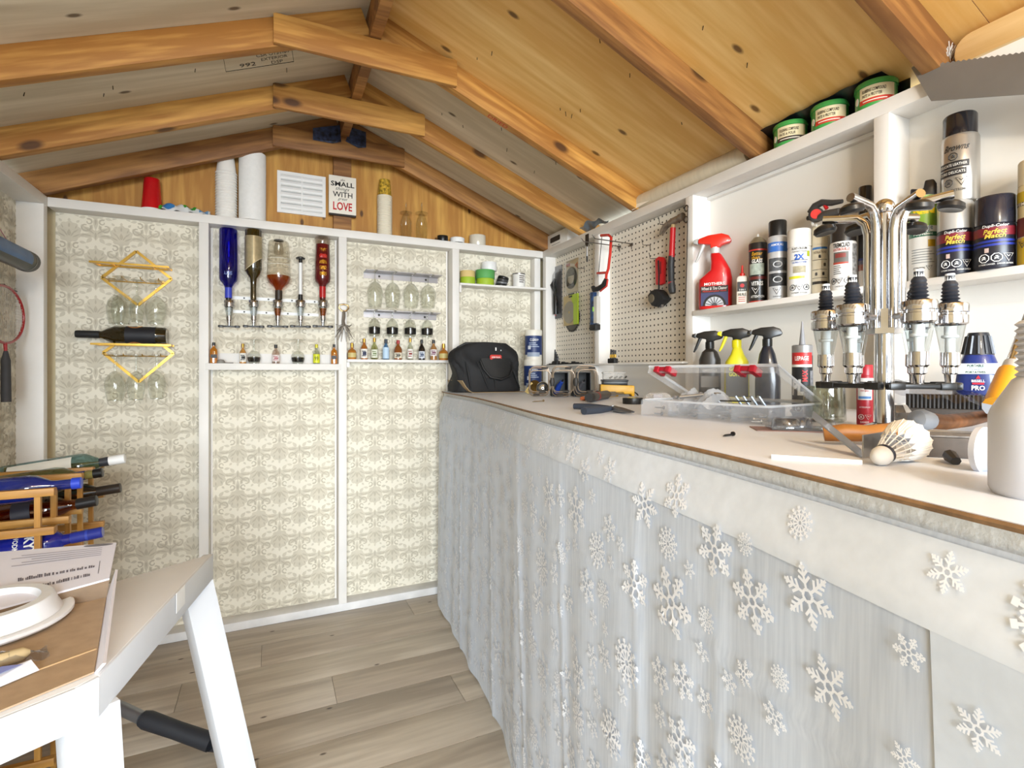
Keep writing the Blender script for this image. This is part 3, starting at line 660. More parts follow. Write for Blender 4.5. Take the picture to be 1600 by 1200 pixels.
# panel 1: two gold racks with stemware
PYW = YP - .0045
def goldrack(label, apex, lc, rc, bc, sl, sr):
    A, Lc, Rc, B, Sl, Sr = [P(*p, Y=PYW - .006) for p in (apex, lc, rc, bc, sl, sr)]
    o = Vector((A.x, PYW, Lc.z)); t = thing('wine_rack', label, 'wine rack', o)
    def bar(p, q, w=.011, th=.010):
        d = q - p; L = math.hypot(d.x, d.z); md = rot(box(0, L, -th, 0, -w / 2, w / 2), 'Y', -math.degrees(math.atan2(d.z, d.x))); return at(md, p.x - o.x, 0, p.z - o.z)
    mk('diamond_bar', bar(A, Lc), gold, t); mk('diamond_bar', bar(A, Rc), gold, t); mk('diamond_bar', bar(Lc, B), gold, t); mk('diamond_bar', bar(Rc, B), gold, t)
    z = (Sl.z + Sr.z) / 2 - o.z; xl, xr_ = Sl.x - o.x + .012, Sr.x - o.x
    mk('shelf_frame', join(box(xl, xr_, -.012, -.001, z - .004, z + .004), box(xl - .008, xr_ - .004, -.085, -.075, z - .004, z + .004), box(xl, xl + .01, -.075, -.012, z - .004, z + .004), box(xr_ - .012, xr_ - .002, -.075, -.012, z - .004, z + .004)), gold, t)
    mk('bottle_cradle', join(box(xl + .06, xl + .068, -.075, -.012, z - .003, z + .001), box(xr_ - .07, xr_ - .062, -.075, -.012, z - .003, z + .001)), gold, t)
    mk('screw', at(rot(lathe([(0, -.003), (.004, -.002), (.004, 0)], 10), 'X', 90), 0, -.0115, A.z - o.z - .006), screwm, t)
    zg = P((lc[0] + rc[0]) / 2, lc[1] + 5, Y=PYW - .05).z - o.z
    rods = []
    for k in range(4):
        x = Lc.x - o.x + .03 + (Rc.x - Lc.x - .06) * k / 3; rods.append(tube([(x, -.004, zg), (x, -.118, zg), (x, -.123, zg + .006)], .002, 6))
    rods.append(tube([(Lc.x - o.x + .02, -.006, zg), (Rc.x - o.x - .02, -.006, zg)], .0025, 6))
    mk('stemware_rail', join(*rods), gold, t); return o.z + zg
zg1 = goldrack('gold diamond wine rack with an empty shelf, upper of the two', (213, 392.5), (159, 434), (268, 436), (215.5, 477), (146, 415), (269, 421))
zg2 = goldrack('gold diamond wine rack carrying a dark wine bottle, lower of the two', (219, 511), (161, 551), (271, 552.5), (217, 597), (148, 538), (272, 541))
for px, pl, pr, rimy, dy, lab, zg in ((181, 165, 196, 506, .045, 'rear left', zg1), (190, 172, 207, 506, .118, 'front left', zg1), (214, 204, 228, 503, .05, 'small middle', zg1), (243.5, 229, 264, 506, .065, 'right', zg1),
                              (180, 162, 197, 626, .06, 'left', zg2), (212.5, 197, 227, 625, .06, 'middle', zg2), (245, 231, 260, 623, .06, 'right', zg2)):
    Yg = PYW - dy; p = P(px, rimy, Y=Yg); _, r, _ = stand(pl, pr, rimy, 0, Y=Yg)
    wineglass('wine_glass', 'clear wine glass hanging upside down from the %s gold rack, %s one' % ('upper' if zg is zg1 else 'lower', lab), zg + .004 - p.z, r, (p.x, Yg, p.z), 'wine glasses on the gold racks', stem=.36)
# bottle on the lower rack
def bottle(name, label, prof, loc, mat, capm=None, parts=(), axis=None, rotz=0, group=None, n=26, cat='bottle', neck=None, capz=None, sq=0):
    t = thing(name, label, cat, loc, rotz=rotz, group=group)
    if axis is not None: t.rotation_mode = 'QUATERNION'; t.rotation_quaternion = Vector((0, 0, 1)).rotation_difference(Vector(axis).normalized())
    mk('glass_body', lathe(prof, n, sq), mat, t)
    for nm, pr, mt in parts: mk(nm, lathe(pr, n, sq if nm in ('label', 'liquid') else 0), mt, t)
    return t
a, b = P(118, 530, Y=PYW - .048), P(261, 535, Y=PYW - .048); L = (b - a).length; r = .0375
zb_ = P(210, 539, Y=PYW - .048).z + .004 + r
darkglass = M('2a2210', .08, var=.1, coat=.6, key='dark_glass')
bt = bottle('wine_bottle', 'dark wine bottle with black label lying on the lower gold rack', [(0, .002), (r * .9, 0), (r, .006), (r, L * .58), (r * .75, L * .66), (.0155, L * .72), (.0145, L * .75)], (b.x, PYW - .048, zb_), darkglass, axis=(-1, 0, 0),
            parts=[('label', [(r + .0004, L * .12), (r + .0004, L * .46)], M('1d1d22', .6, key='black_label')), ('capsule', [(.0146, L * .745), (.0155, L * .745), (.0155, L * .985), (.014, L), (0, L)], blackm)])
ring = tube([(r * 1.012 * math.sin(q * .95) , -r * 1.012 * math.cos(q * .95), z) for q, z in [(.62 * math.cos(x), L * .36 + .026 * math.sin(x)) for x in [2 * PI * i / 24 for i in range(24)]]], .0016, 5, closed=True)
orng = M('c07a3a', .5, key='orange_brush')
rg = mk('label_ring', rot(ring, 'Z', -90), orng, bt)
rg2 = mk('label_ring', rot(ring, 'Z', 90), orng, bt)

# panel 2: wall liquor dispenser
DY = PYW - .075
t0 = thing('dispenser_bracket', 'white two-strip wall bracket holding the five liquor dispensers', 'bracket', (0, 0, 0))
for (pa, pb), hh in ((((362, 465.5), (509, 472)), .015), (((364, 487), (498, 492)), .014)):
    a, b = P(*pa, Y=PYW - .004), P(*pb, Y=PYW - .004); z = (a.z + b.z) / 2
    s = mk('strip', box(a.x, b.x, PYW - .005, PYW, z - hh / 2, z + hh / 2), whitep, t0)
    for k in range(4): x = a.x + (b.x - a.x) * (k + .5) / 4; mk('screw', at(rot(lathe([(0, .002), (.004, .0012), (.004, 0)], 10), 'X', 90), x, PYW - .005, z), screwm, s)
def measure(name, label, loc, s=1.0, liquid=None, group=None, parent=None, rz=0, k=1.0):
    """optic measure: collar, clear cone, chrome spout and lever; origin at the collar's top"""
    if parent is None: t = thing(name, label, 'liquor dispenser', loc, group=group)
    else:
        t = bpy.data.objects.new(name, None); C.objects.link(t); t.parent = parent; t.location = loc; t.rotation_euler = (0, 0, rz)
    mk('collar', lathe([(.010 * s, .002), (.020 * s, .002), (.021 * s, 0), (.021 * s, -.010 * s), (.018 * s, -.011 * s), (.018 * s, -.014 * s), (.0205 * s, -.015 * s), (.0205 * s, -.026 * s), (.018 * s, -.028 * s)], 24), chrome, t)
    mk('measure_cone', lathe([(.0175 * s, -.028 * s), (.0105 * s, -.070 * s)], 20), glass('e9edee', key='cone', refl=1.5), t)
    mk('plunger', lathe([(0, -.03 * s), (.007 * s, -.03 * s), (.007 * s, -.042 * s), (.010 * s, -.043 * s), (.010 * s, -.046 * s), (.006 * s, -.047 * s), (.006 * s, -.068 * s), (0, -.068 * s)], 16), whitep, t)
    if liquid: mk('measured_liquor', lathe([(.0165 * s, -.034 * s), (.0102 * s, -.069 * s)], 20), liquid, t)
    mk('spout', lathe([(.0115 * s, -.067 * s), (.0118 * s, -.085 * s), (.009 * s, -.088 * s), (.009 * s, -.096 * s), (.007 * s, -.098 * s), (.0055 * s, -.112 * s), (0, -.112 * s)], 18), chrome, t)
    mk('lever', join(cbox((0, -.004 * s, -.114 * s), (.086 * s, .010 * s, .007 * s)), cbox((.032 * s, -.004 * s, -.114 * s), (.02 * s, .013 * s, .010 * s)), cbox((-.032 * s, -.004 * s, -.114 * s), (.02 * s, .013 * s, .010 * s))), black, t, bevel=.0015)
    return t
amber = glass('d8953c', key='amber', refl=1.2); redliq = M('5c0f10', .1, coat=.5, key='red_liquor')
units = []
for px, nm, liq in ((358, 'blue bottle', None), (396.4, 'dark bottle', None), (434, 'amber decanter', amber), (469.5, 'white rod', None), (504.5, 'red liqueur bottle', amber)):
    p = P(px, 470, Y=DY); units.append(p); sc = depth(p) / F * 42 / .119
    t = measure('optic_dispenser', 'chrome optic dispenser under the %s' % nm, (p.x, DY, p.z), sc, liq, 'wall optic dispensers')
    mk('wall_arm', cbox((0, .045, -.018), (.014, .05, .05)), whitep, t)
def hang(px, ptop, half, name, label, prof, mat, parts=()):
    """bottle hung neck down; prof in (radius factor, fraction from the collar upwards)"""
    p = P(px, ptop, Y=DY); zt = p.z; z0 = P(px, 468, Y=DY).z; u = (px - 800) / F; r = half * depth(p) / F / math.sqrt(1 + u * u); H = zt - z0
    g = lambda pr, e=0: [(a * r + e if a else 0, b * H) for a, b in pr]
    return bottle(name, label, g(prof), (p.x, DY, z0), mat, parts=[(n_, g(pr_, .0005 if n_ == 'label' else 0), m_) for n_, pr_, m_ in parts]), r, H
blueg = M('1f2fae', .05, var=.12, coat=.6, key='cobalt_glass')
t, r, H = hang(357, 358, 14.5, 'liquor_bottle', 'cobalt blue liquor bottle hanging neck down in the first dispenser', [(.38, .03), (.38, .16), (.5, .2), (.95, .27), (1, .30), (1, .98), (.9, 1), (.4, .99), (0, .985)], glass('2b3cd0', .03, 1.6, 'blue'),
     [('neck_sleeve', [(.40, .02), (.40, .17)], M('3a48c0', .4, key='blue_sleeve')), ('cork', [(.3, -.02), (.3, .04)], black), ('liquid', [(.36, .05), (.36, .17), (.92, .28), (.96, .31), (.96, .46), (0, .46)], glass('3f63ff', .03, .6, 'blueliq'))])
text('SKYY', r * .9, H * .05, parent=t, mat=M('8ea6ea', .5, key='pale_blue_print'), bend=r, loc=(0, 0, H * .36), deg=180)
t, r, H = hang(396, 359.5, 13.5, 'liquor_bottle', 'dark green liquor bottle with a silver label hanging neck down', [(.36, 0), (.34, .22), (.4, .30), (.75, .36), (1, .44), (1, .985), (.9, 1), (0, .98)], M('3a2f10', .06, var=.2, coat=.7, key='olive_glass'))
sl = M('b9aa86', .3, .4, var=.1, scale=40, key='silver_label')
mk('label', grid(lambda u, v: ((r + .0006) * math.sin(2 * PI * u), -(r + .0006) * math.cos(2 * PI * u), H * (.50 + .10 * math.sin(2 * PI * u + .0)) + (H * .9 - H * (.50 + .10 * math.sin(2 * PI * u))) * v), 36, 4), sl, t)
mk('label_edge', tube([((r + .001) * math.sin(2 * PI * k / 36), -(r + .001) * math.cos(2 * PI * k / 36), H * (.50 + .10 * math.sin(2 * PI * k / 36))) for k in range(36)], .0012, 5, closed=True), M('e2d6b4', .4, key='label_edge'), t)
t, r, H = hang(435.5, 377, 19, 'liquor_bottle', 'wide clear decanter half full of amber liquor hanging neck down', [(.28, 0), (.28, .16), (.4, .20), (.85, .28), (1, .36), (.97, .5), (.88, .9), (.82, .98), (.7, 1), (.3, .97), (0, .96)], glass('fbf9f4', .03, 1.6, 'decanter'),
     [('liquid', [(.26, .05), (.27, .17), (.38, .21), (.82, .285), (.965, .365), (.955, .40), (0, .40)], glass('dd9f48', .03, .5, 'amberliq')), ('neck_wrap', [(.30, 0), (.30, .155)], M('33281c', .5, key='neck_wrap')), ('punt', [(.3, .97), (.42, .86), (.40, .78), (0, .76)], glass('ecebe8', .1, 2, 'punt')), ('base_disc', [(.42, 1.0), (.4, 1.02), (0, 1.03)], blackm)])
mk('etched_band', join(*[lathe([(r * .955 + .0006, H * z_), (r * .955 + .0006, H * (z_ + .012))], 26) for z_ in (.58, .68)]), hazy('f0eade', .45), t)
pw_ = units[3]; t = thing('dispenser_rod', 'white empty bottle rod with a black knob between the decanter and red bottle', 'dispenser', (pw_.x, DY, pw_.z))
H = P(469, 401, Y=DY).z - pw_.z
mk('rod', lathe([(.0085, .02), (.0085, H - .03), (0, H - .03)], 16), whitep, t); mk('cork', lathe([(.011, .002), (.010, .03), (0, .03)], 14), black, t)
mk('knob', lathe([(.008, H - .03), (.008, H - .014), (.020, H - .012), (.021, H - .007), (.012, H - .001), (0, H)], 20), black, t)
t, r, H = hang(504, 371, 12.4, 'liquor_bottle', 'dark red liqueur bottle with gold script hanging neck down at the right', [(.40, 0), (.40, .20), (.55, .24), (.9, .28), (1, .34), (.97, .5), (.88, .88)], redliq,
     [('glass_end', [(.88, .88), (.92, .90), (.98, .97), (.9, 1), (.5, .98), (0, .97)], glass('e6ded8', .03, 2, 'thick')), ('neck_sleeve', [(.42, .03), (.42, .21)], M('b3181c', .3, key='red_sleeve'))])
gs = M('d39a28', .35, .5, key='gold_script'); rs = M('c42a20', .4, key='red_print'); rq = random.Random(3)
def wrap(x, z, rr): return (rr * math.sin(x / rr), -rr * math.cos(x / rr), z)
for k in range(5):                                   # ornamental script too fine to read
    zz = H * (.40 + .095 * k); mt = rs if k == 3 else gs
    mk('script_ornament', join(*[tube([wrap(s_ * r * .12 * (j + 1.0) * math.cos(q * .9 + j), zz + H * .030 * math.sin(q * 1.3 + j + k), r * (.965 - .03 * k) + .0012) for q in range(7)], .0011 if k != 3 else .0024, 5) for j in range(4) for s_ in (-1, 1)]), mt, t)

# miniature bottles
MS = {'square': [(.8, 0), (1, .03), (1, .58), (.9, .66), (.4, .76), (.36, .80), (.36, .86)], 'round': [(.85, 0), (1, .03), (1, .52), (.8, .62), (.42, .72), (.36, .78), (.36, .84)],
      'jug': [(.9, 0), (1, .04), (1.0, .44), (.82, .56), (.35, .64), (.3, .70), (.3, .76)], 'slim': [(.88, 0), (1, .03), (.98, .5), (.62, .66), (.42, .74), (.40, .82)]}
def mini(px, half, top, shape, liq, cap, lab, label, zb, Y, bottom=None, lrange=(.12, .42), fillto=None, print_=None):
    loc, r, H = stand(px - half, px + half, top, zb, Y=Y); pr = MS[shape]; sqv = 5 if shape == 'square' else 0
    t = thing('miniature_bottle', label, 'bottle', loc, rotz=face(loc), group='miniature liquor bottles on the wall shelves')
    mk('glass_body', lathe([(0, 0)] + [(a * r, b * H) for a, b in pr], 18, sqv), liq, t)
    zc_ = pr[-1][1]; rc = pr[-1][0] * r
    mk('cap', lathe([(rc * 1.05, H * (zc_ - .02)), (rc * 1.18, H * (zc_ - .02)), (rc * 1.18, H * .99), (rc * 1.0, H), (0, H)], 14), cap, t)
    if lab:
        k = 1.0
        mk('label', patch(r, -62, 62, H * lrange[0], H * lrange[1], 10, .0007) if not sqv else box(-r * .78, r * .78, -r * 1.02 - .0006, -r * 1.02, H * lrange[0], H * lrange[1]), lab, t)
        if print_ and len(print_[0]) == 2 and print_[0] == '99': text('99', r * 1.1, H * print_[2], parent=t, mat=print_[1], bend=r + .0009, loc=(0, 0, H * (lrange[0] + lrange[1]) / 2))
        elif print_:
            for k in range(3): zz = lrange[0] + (lrange[1] - lrange[0]) * (.25 + .25 * k); mk('label_print', patch(r, -34 + 12 * (k % 2), 34 - 9 * ((k + 1) % 2), H * (zz - .02 - .25 * print_[2] * (k == 1)), H * (zz + .02 + .25 * print_[2] * (k == 1)), 6, .0012), print_[1], t)
    return t
wl_ = M('ece8de', .6, key='mini_label'); blk = black; goldc = M('b98b3a', .3, .7, key='gold_cap'); scotch = glass('b5701e', .03, .9, 'scotch'); cl2 = glass('e8ebe4', .03, 1.2, 'miniclear')
dk = M('1a1716', .5, key='mini_ink'); MY = YB + .02
mini(334, 6.2, 535, 'square', M('b26d1f', .08, var=.2, coat=.5, key='whisky'), blk, M('22201d', .5, key='slant_label'), 'whisky miniature with black slanted label at the left end of the thick shelf', SZ2, MY, lrange=(.25, .42))
mini(379.5, 5.6, 537, 'round', M('c08a46', .1, var=.2, coat=.5, key='pale_whisky'), goldc, wl_, 'miniature with gold cap and white picture label beside the left inverted glass', SZ2, MY, lrange=(.08, .52), print_=('JA', dk, .2))
mini(431, 6.3, 538.5, 'round', glass('efe6e2', .05, 1.2, 'vodka'), blk, M('e9dfdc', .6, key='pink_label'), 'clear miniature with black cap between the two inverted glasses', SZ2, MY, lrange=(.12, .45), print_=('SVEDKA', M('b05a60', .6), .07))
mini(494.5, 5.6, 538, 'round', cl2, M('d9cf2a', .4, key='yellow_cap'), M('d8dc2e', .5, key='lime_label'), 'miniature with bright yellow-green label and yellow cap', SZ2, MY, lrange=(.05, .5), print_=('99', dk, .2))
mini(522, 5.0, 538, 'square', M('b26d1f', .08, var=.2, coat=.5, key='whisky'), blk, M('22201d', .5, key='slant_label'), 'whisky miniature with black slanted label beside the antler bottle opener', SZ2, MY, lrange=(.25, .42))
for px in (397, 465.5):
    loc, r, h = stand(px - 10.5, px + 10.5, 531, SZ2, Y=MY + .005)
    wineglass('wine_glass', 'small wine glass upside down on the thick shelf, %s of two' % ('left' if px < 430 else 'right'), h, r, loc, 'inverted glasses on the thick shelf', stem=.45, foot=1.1, lower=glass('8d9092', .1, 2.5, 'smoke'))
loc = P(345, 567, Y=MY - .01); loc.z = SZ2
t = thing('bottle_stopper', 'flat grey bottle stopper lying beside the leftmost whisky miniature', 'stopper', loc); mk('disc', at(lathe([(0, 0), (.016, 0), (.017, .006), (.012, .016), (0, .018)], 18), .0, 0, 0), M('8a857e', .6, key='grey_rubber'), t); mk('tail', box(.014, .05, -.005, .005, 0, .004), M('6f6a64', .6), t)
tag(mk('cleat_board', box(P(338, 553, Y=PYW - .01).x, P(520, 553, Y=PYW - .01).x, PYW - .012, PYW - .0005, SZ2 + .001, SZ2 + .048), white), 'white cleat board behind the miniatures on the thick shelf', 'board')
mini(550, 7.0, 536, 'jug', M('b5742a', .06, var=.2, coat=.6, key='crown'), goldc, M('c9b878', .5, key='tan_label'), 'squat amber miniature with gold stopper beside the centre stud', SZ3, MY, lrange=(.12, .4))
mini(569, 5.6, 529, 'round', M('a8662a', .08, var=.2, coat=.5, key='rum'), goldc, wl_, 'rum miniature with a figure on its white label, second on the thin shelf', SZ3, MY, lrange=(.06, .5), print_=('M', M('20294a', .6), .25))
mini(585, 5.4, 528, 'round', glass('dfe2c8', .04, 1.3, 'palegreen'), goldc, M('e2e4d0', .6, key='pale_label'), 'pale miniature with gold cap, third on the thin shelf', SZ3, MY, lrange=(.08, .46), print_=('Rum', M('7a8a5a', .6), .07))
mini(603, 5.4, 530, 'slim', glass('a9cbe8', .04, 1.3, 'paleblue'), M('22303f', .4, key='navy_cap'), M('b9d3ea', .5, key='blue_label'), 'light blue vodka miniature with a dark cap', SZ3, MY, lrange=(.05, .6))
mini(622, 6.4, 531.5, 'round', M('8c4f24', .08, var=.2, coat=.5, key='bourbon'), M('a3181c', .4, key='red_wax'), M('e6dcc4', .6, key='cream_label'), 'bourbon miniature with red wax top', SZ3, MY, lrange=(.08, .36), print_=("Maker's", dk, .06))
mini(641, 4.8, 528.5, 'round', cl2, goldc, wl_, 'clear miniature with a red and white label between red wax and black ones', SZ3, MY, lrange=(.06, .5), print_=('DARK', M('8a2a2a', .6), .1))
mini(659, 5.2, 530.5, 'round', M('1c1512', .1, coat=.5, key='black_glass'), blk, M('d7dce4', .6, key='pale_blue_label'), 'black glass miniature with a pale label', SZ3, MY, lrange=(.08, .42), print_=('Kahlua', M('32405e', .6), .1))
mini(677.5, 5.6, 531, 'round', M('a87a4a', .08, var=.2, coat=.5, key='caramel'), blk, M('e3dad6', .6, key='label3'), 'caramel miniature with black cap and purple band', SZ3, MY, lrange=(.2, .52), print_=('CREAM', M('6a2a4a', .6), .06))
mini(693, 7.4, 537, 'jug', M('b5742a', .06, var=.2, coat=.6, key='crown'), goldc, M('c9b878', .5, key='tan_label'), 'squat amber miniature with gold stopper next to the black tool bag', SZ3, MY, lrange=(.12, .4))

# antler bottle opener hung on the centre stud
OY = YB - .004
o = P(537, 490, Y=OY); sc = depth(o) / F
t = thing('bottle_opener', 'antler-shaped metal bottle opener hanging on the centre stud', 'bottle opener', (o.x, OY, o.z)); pew = M('8f887e', .35, .8, var=.15, key='pewter')
mk('opener_ring', tube([(x * sc, -.004, z * sc) for x, z in ((-3, 4), (-7, 8), (-6.5, 13), (0, 14.5), (6.5, 13), (7, 8), (3, 4))], .0045, 8, closed=True), M('a98a5e', .3, .8, key='bronze'), t)
mk('handle', tube([(0, -.005, 4 * sc), (0, -.006, -4 * sc), (-1 * sc, -.006, -12 * sc), (0, -.006, -20 * sc)], [.007, .009, .008, .010], 8), pew, t)
tines = []
for s in (-1, 1):
    for k, (x1, z1, x2, z2) in enumerate(((5, -22, 10, -28), (6, -26, 13, -38), (4, -28, 9, -42), (2, -26, 4, -44), (8, -20, 12, -17))):
        tines.append(tube([(0, -.006, -18 * sc), (s * x1 * sc, -.008, z1 * sc), (s * x2 * sc, -.006, z2 * sc)], [.0055, .004, .0015], 6))
for q in tines: mk('antler_tine', q, pew, t)

# panel 3: two stemware rails
railm = M('a7a3a4', .35, .5, var=.06, key='brushed_rail')
def rail(label, pa, pb):
    a, b = P(*pa, Y=PYW - .04), P(*pb, Y=PYW - .04); z = (a.z + b.z) / 2
    t = thing('stemware_rail', label, 'glass rack', ((a.x + b.x) / 2, PYW, z)); w = b.x - a.x
    n = 4; wd = w / n
    for k in range(n + 1):
        x0_ = max(-w / 2, -w / 2 + (k - .5) * wd + .007); x1_ = min(w / 2, -w / 2 + (k + .5) * wd - .007)
        mk('tongue', box(x0_, x1_, -.085, -.02, -.002, .002), railm, t)
    mk('back_plate', box(-w / 2, w / 2, -.02, -.0, -.002, .002), railm, t); mk('wall_flange', box(-w / 2, w / 2, -.003, 0, -.03, -.002), railm, t)
    for x in (-w * .3, w * .33): mk('screw', at(rot(lathe([(0, .003), (.006, .002), (.006, 0)], 10), 'X', 90), x, -.0032, -.016), screwm, t)
    return z
zr1 = rail('grey metal stemware rail with four large glasses', (570, 424), (687, 432)); zr2 = rail('grey metal stemware rail with four small dark-tinted glasses', (570, 486), (685, 490))
nth = ('first from the left', 'second from the left', 'third from the left', 'rightmost')
for k, px in enumerate((586, 613.5, 642.5, 669)):
    p = P(px, 479.5 + k * .5, Y=PYW - .045); _, r, _ = stand(px - 12.3, px + 12.3, 480, 0, Y=PYW - .045)
    wineglass('wine_glass', 'large clear wine glass under the upper metal rail, %s' % nth[k], zr1 + .006 - p.z, r, (p.x, PYW - .045, p.z), 'large glasses on the upper rail', stem=.30, foot=.8, rim=.78)
for k, px in enumerate((585, 613, 641, 667.5)):
    p = P(px, 525 + k * .4, Y=PYW - .045); _, r, _ = stand(px - 9.2, px + 9.2, 520, 0, Y=PYW - .045)
    wineglass('wine_glass', 'small dark-tinted wine glass under the lower metal rail, %s' % nth[k], zr2 + .006 - p.z, r, (p.x, PYW - .045, p.z), 'small glasses on the lower rail', stem=.32, foot=.9, rim=.84, lower=M('4a4846', .15, .8, var=.5, scale=60, key='smoked_metal'))

# panel 4: corner shelf
SY_ = YB + .03
yel = M('d8bd7c', .7, var=.04, key='masking'); lime = M('a3bf2e', .6, var=.04, key='lime_tape'); grn = M('5aa558', .6, var=.05, key='green_tape')
loc, r, h = stand(719, 742.5, 434, CSZ, Y=SY_); tape('painters_tape', 'lime green tape roll under the yellow masking tape', loc, r, h, lime)
l2, r2, h2 = stand(719, 742, 424, CSZ + h, Y=SY_); tape('masking_tape', 'yellow masking tape roll on top of the left lime roll', l2, r2, h2, yel)
loc, r, h = stand(744, 772, 436.5, CSZ, Y=SY_); tape('painters_tape', 'lime green tape roll under the wide green roll', loc, r, h, lime)
l2, r2, h2 = stand(743, 773, 423, CSZ + h, Y=SY_); tape('painters_tape', 'wide mid-green tape roll below the white roll', l2, r2, h2, grn)
l3, r3, h3 = stand(752, 776, 410.5, CSZ + h + h2, Y=SY_ + .008); tape('white_tape', 'white tape roll on top of the wide green roll', l3, r3, h3, whitep)
for k in range(4):
    loc, r, h = stand(773 + k * .8, 792 + k * .5, 443, CSZ + .0002, Y=SY_ + .005); h = .012
    o = tape('electrical_tape', ('black electrical tape roll at the bottom of the leaning pile', 'grey electrical tape roll second in the leaning pile', 'dark electrical tape roll third in the leaning pile', 'black electrical tape roll on top of the leaning pile')[k], loc + Vector((.002 * k, 0, k * .0125)), r * .97, h, M(('161616', '6f7072', '3a3a3c', '1b1b1b')[k], .35), group='electrical tape rolls beside the green tape'); o.rotation_euler = (0, R(5 * k), 0)
    if k: o.location.z += .0022 * k
loc, r, h = stand(800.5, 820.5, 428, CSZ, Y=SY_)
t = thing('tin_can', 'small white labelled tin on the corner shelf', 'tin', loc, rotz=face(loc)); mk('can_body', lathe([(0, 0), (r, 0), (r, h * .96), (r * .94, h * .96), (r * .92, h * .9), (0, h * .9)], 26), steel, t)
mk('label', lathe([(r + .0004, h * .05), (r + .0004, h * .92)], 26), M('e9e6e0', .5, key='tin_label'), t); mk('rim', lathe([(r * .96, h * .95), (r * 1.03, h * .95), (r * 1.03, h), (r * .96, h), (r * .96, h * .95)], 26), steel, t)
for k in range(4): mk('label_print', patch(r, 5, 55 - 8 * (k % 2), h * (.76 - .14 * k), h * (.82 - .14 * k), 6, .0009), M('4a3a34', .6, key='label_ink'), t)
# ------------------------------------------------------------------ right wall: pegboard, shelf cans, things on the plate
wire = M('77726c', .35, .9, key='wire')
def hook(p, L=.04, up=.02):
    o = thing('peg_hook', '', 'hook', p)
    mk('wire_arm', tube([(0, 0, 0), (-L, 0, -.004), (-L - .006, 0, up)], .0018, 6), wire, o); mk('wire_tail', tube([(0, 0, 0), (0, 0, -.022)], .0018, 6), wire, o); return o
for lab, q in (('empty wire hook on the wide pegboard left of the hammer', (1016, 383)), ('empty wire hook on the narrow pegboard under the drill bit', (913, 419))):
    o = hook(P(*q, X=PX - .001)); o['label'] = lab
FX = PX - .003
def wallrect(pl, pr, pt, pb, X):
    a, b = P(pl, pt, X=X), P(pr, pb, X=X); c = P((pl + pr) / 2, (pt + pb) / 2, X=X); return c, abs(a.y - b.y), (P((pl + pr) / 2, pt, X=X).z - P((pl + pr) / 2, pb, X=X).z)
def wallthing(name, label, cat, c): return thing(name, label, cat, c, rotz=-PI / 2)      # front (-Y) turned to -X; local x runs towards the camera (-Y)
# pack 1: screwdriver bits on a grey card
c, w, h = wallrect(863, 878, 416, 498, FX)
t = wallthing('tool_package', 'hanging grey and red blister pack with a black tool in the pegboard corner', 'package', c)
mk('card', box(-w / 2, w / 2, -.002, 0, -h / 2, h / 2), M('57575a', .5, key='grey_card'), t); mk('header', box(-w / 2, w / 2, -.0025, -.002, h * .38, h * .5), M('9b9b9d', .5, key='light_header'), t)
mk('red_panel', box(-w / 2, -w * .1, -.003, -.002, -h * .44, -h * .06), M('c3332a', .5, key='red_card'), t)
mk('tool_body', tube([(0, -.014, h * .26), (-w * .15, -.02, h * .14), (w * .05, -.018, 0), (w * .12, -.018, -h * .2), (w * .1, -.016, -h * .42)], [.006, .016, .010, .015, .013], 10), black, t)
mk('blister', grid(lambda u, v: ((u - .5) * w * .9, -.003 - .026 * math.sin(PI * u) ** .5 * math.sin(PI * v) ** .3, (v - .5) * h * .85), 8, 10), glass('e6e6e6', .1, 1.4, 'blister'), t)
# pack 2: hole-saw / blade card
c, w, h = wallrect(882.5, 904.5, 406, 457, FX - .004)
t = wallthing('blade_package', 'clear hanging pack with a round dark-ringed blade, above the green pack', 'package', c)
mk('card', box(-w / 2, w / 2, -.0015, 0, -h / 2, h / 2), M('d9d0bd', .4, key='cream_card'), t)
mk('blade_ring', at(rot(lathe([(w * .22, 0), (w * .40, 0), (w * .40, .003), (w * .22, .003), (w * .22, 0)], 30), 'X', 90), 0, -.003, -h * .06), M('4a4a48', .5, .4, key='dark_ring'), t)
mk('centre_label', at(rot(lathe([(0, .002), (w * .30, .002), (w * .30, 0)], 30), 'X', 90), 0, -.0035, -h * .06), M('cfc8bc', .5, key='pale_disc'), t)
mk('dark_cap', pxz(ell(0, -h * .06, w * .32, w * .32, 16, 15, 165), -.0075, -.0058), M('3a3936', .5), t); mk('red_tag', box(-w * .38, -w * .1, -.0025, -.0016, h * .33, h * .42), M('b5482a', .5, key='rust_tag'), t)
mk('orange_corner', pxz([(w * .22, h * .3), (w * .42, h * .38), (w * .42, h * .18)], -.0025, -.0016), M('d4783a', .5), t)
mk('blister', grid(lambda u, v: ((u - .5) * w, -.004 - .010 * (math.sin(PI * u) * math.sin(PI * v)) ** .3, (v - .5) * h), 8, 8), glass('ece8de', .08, 1.5, 'blister2'), t)
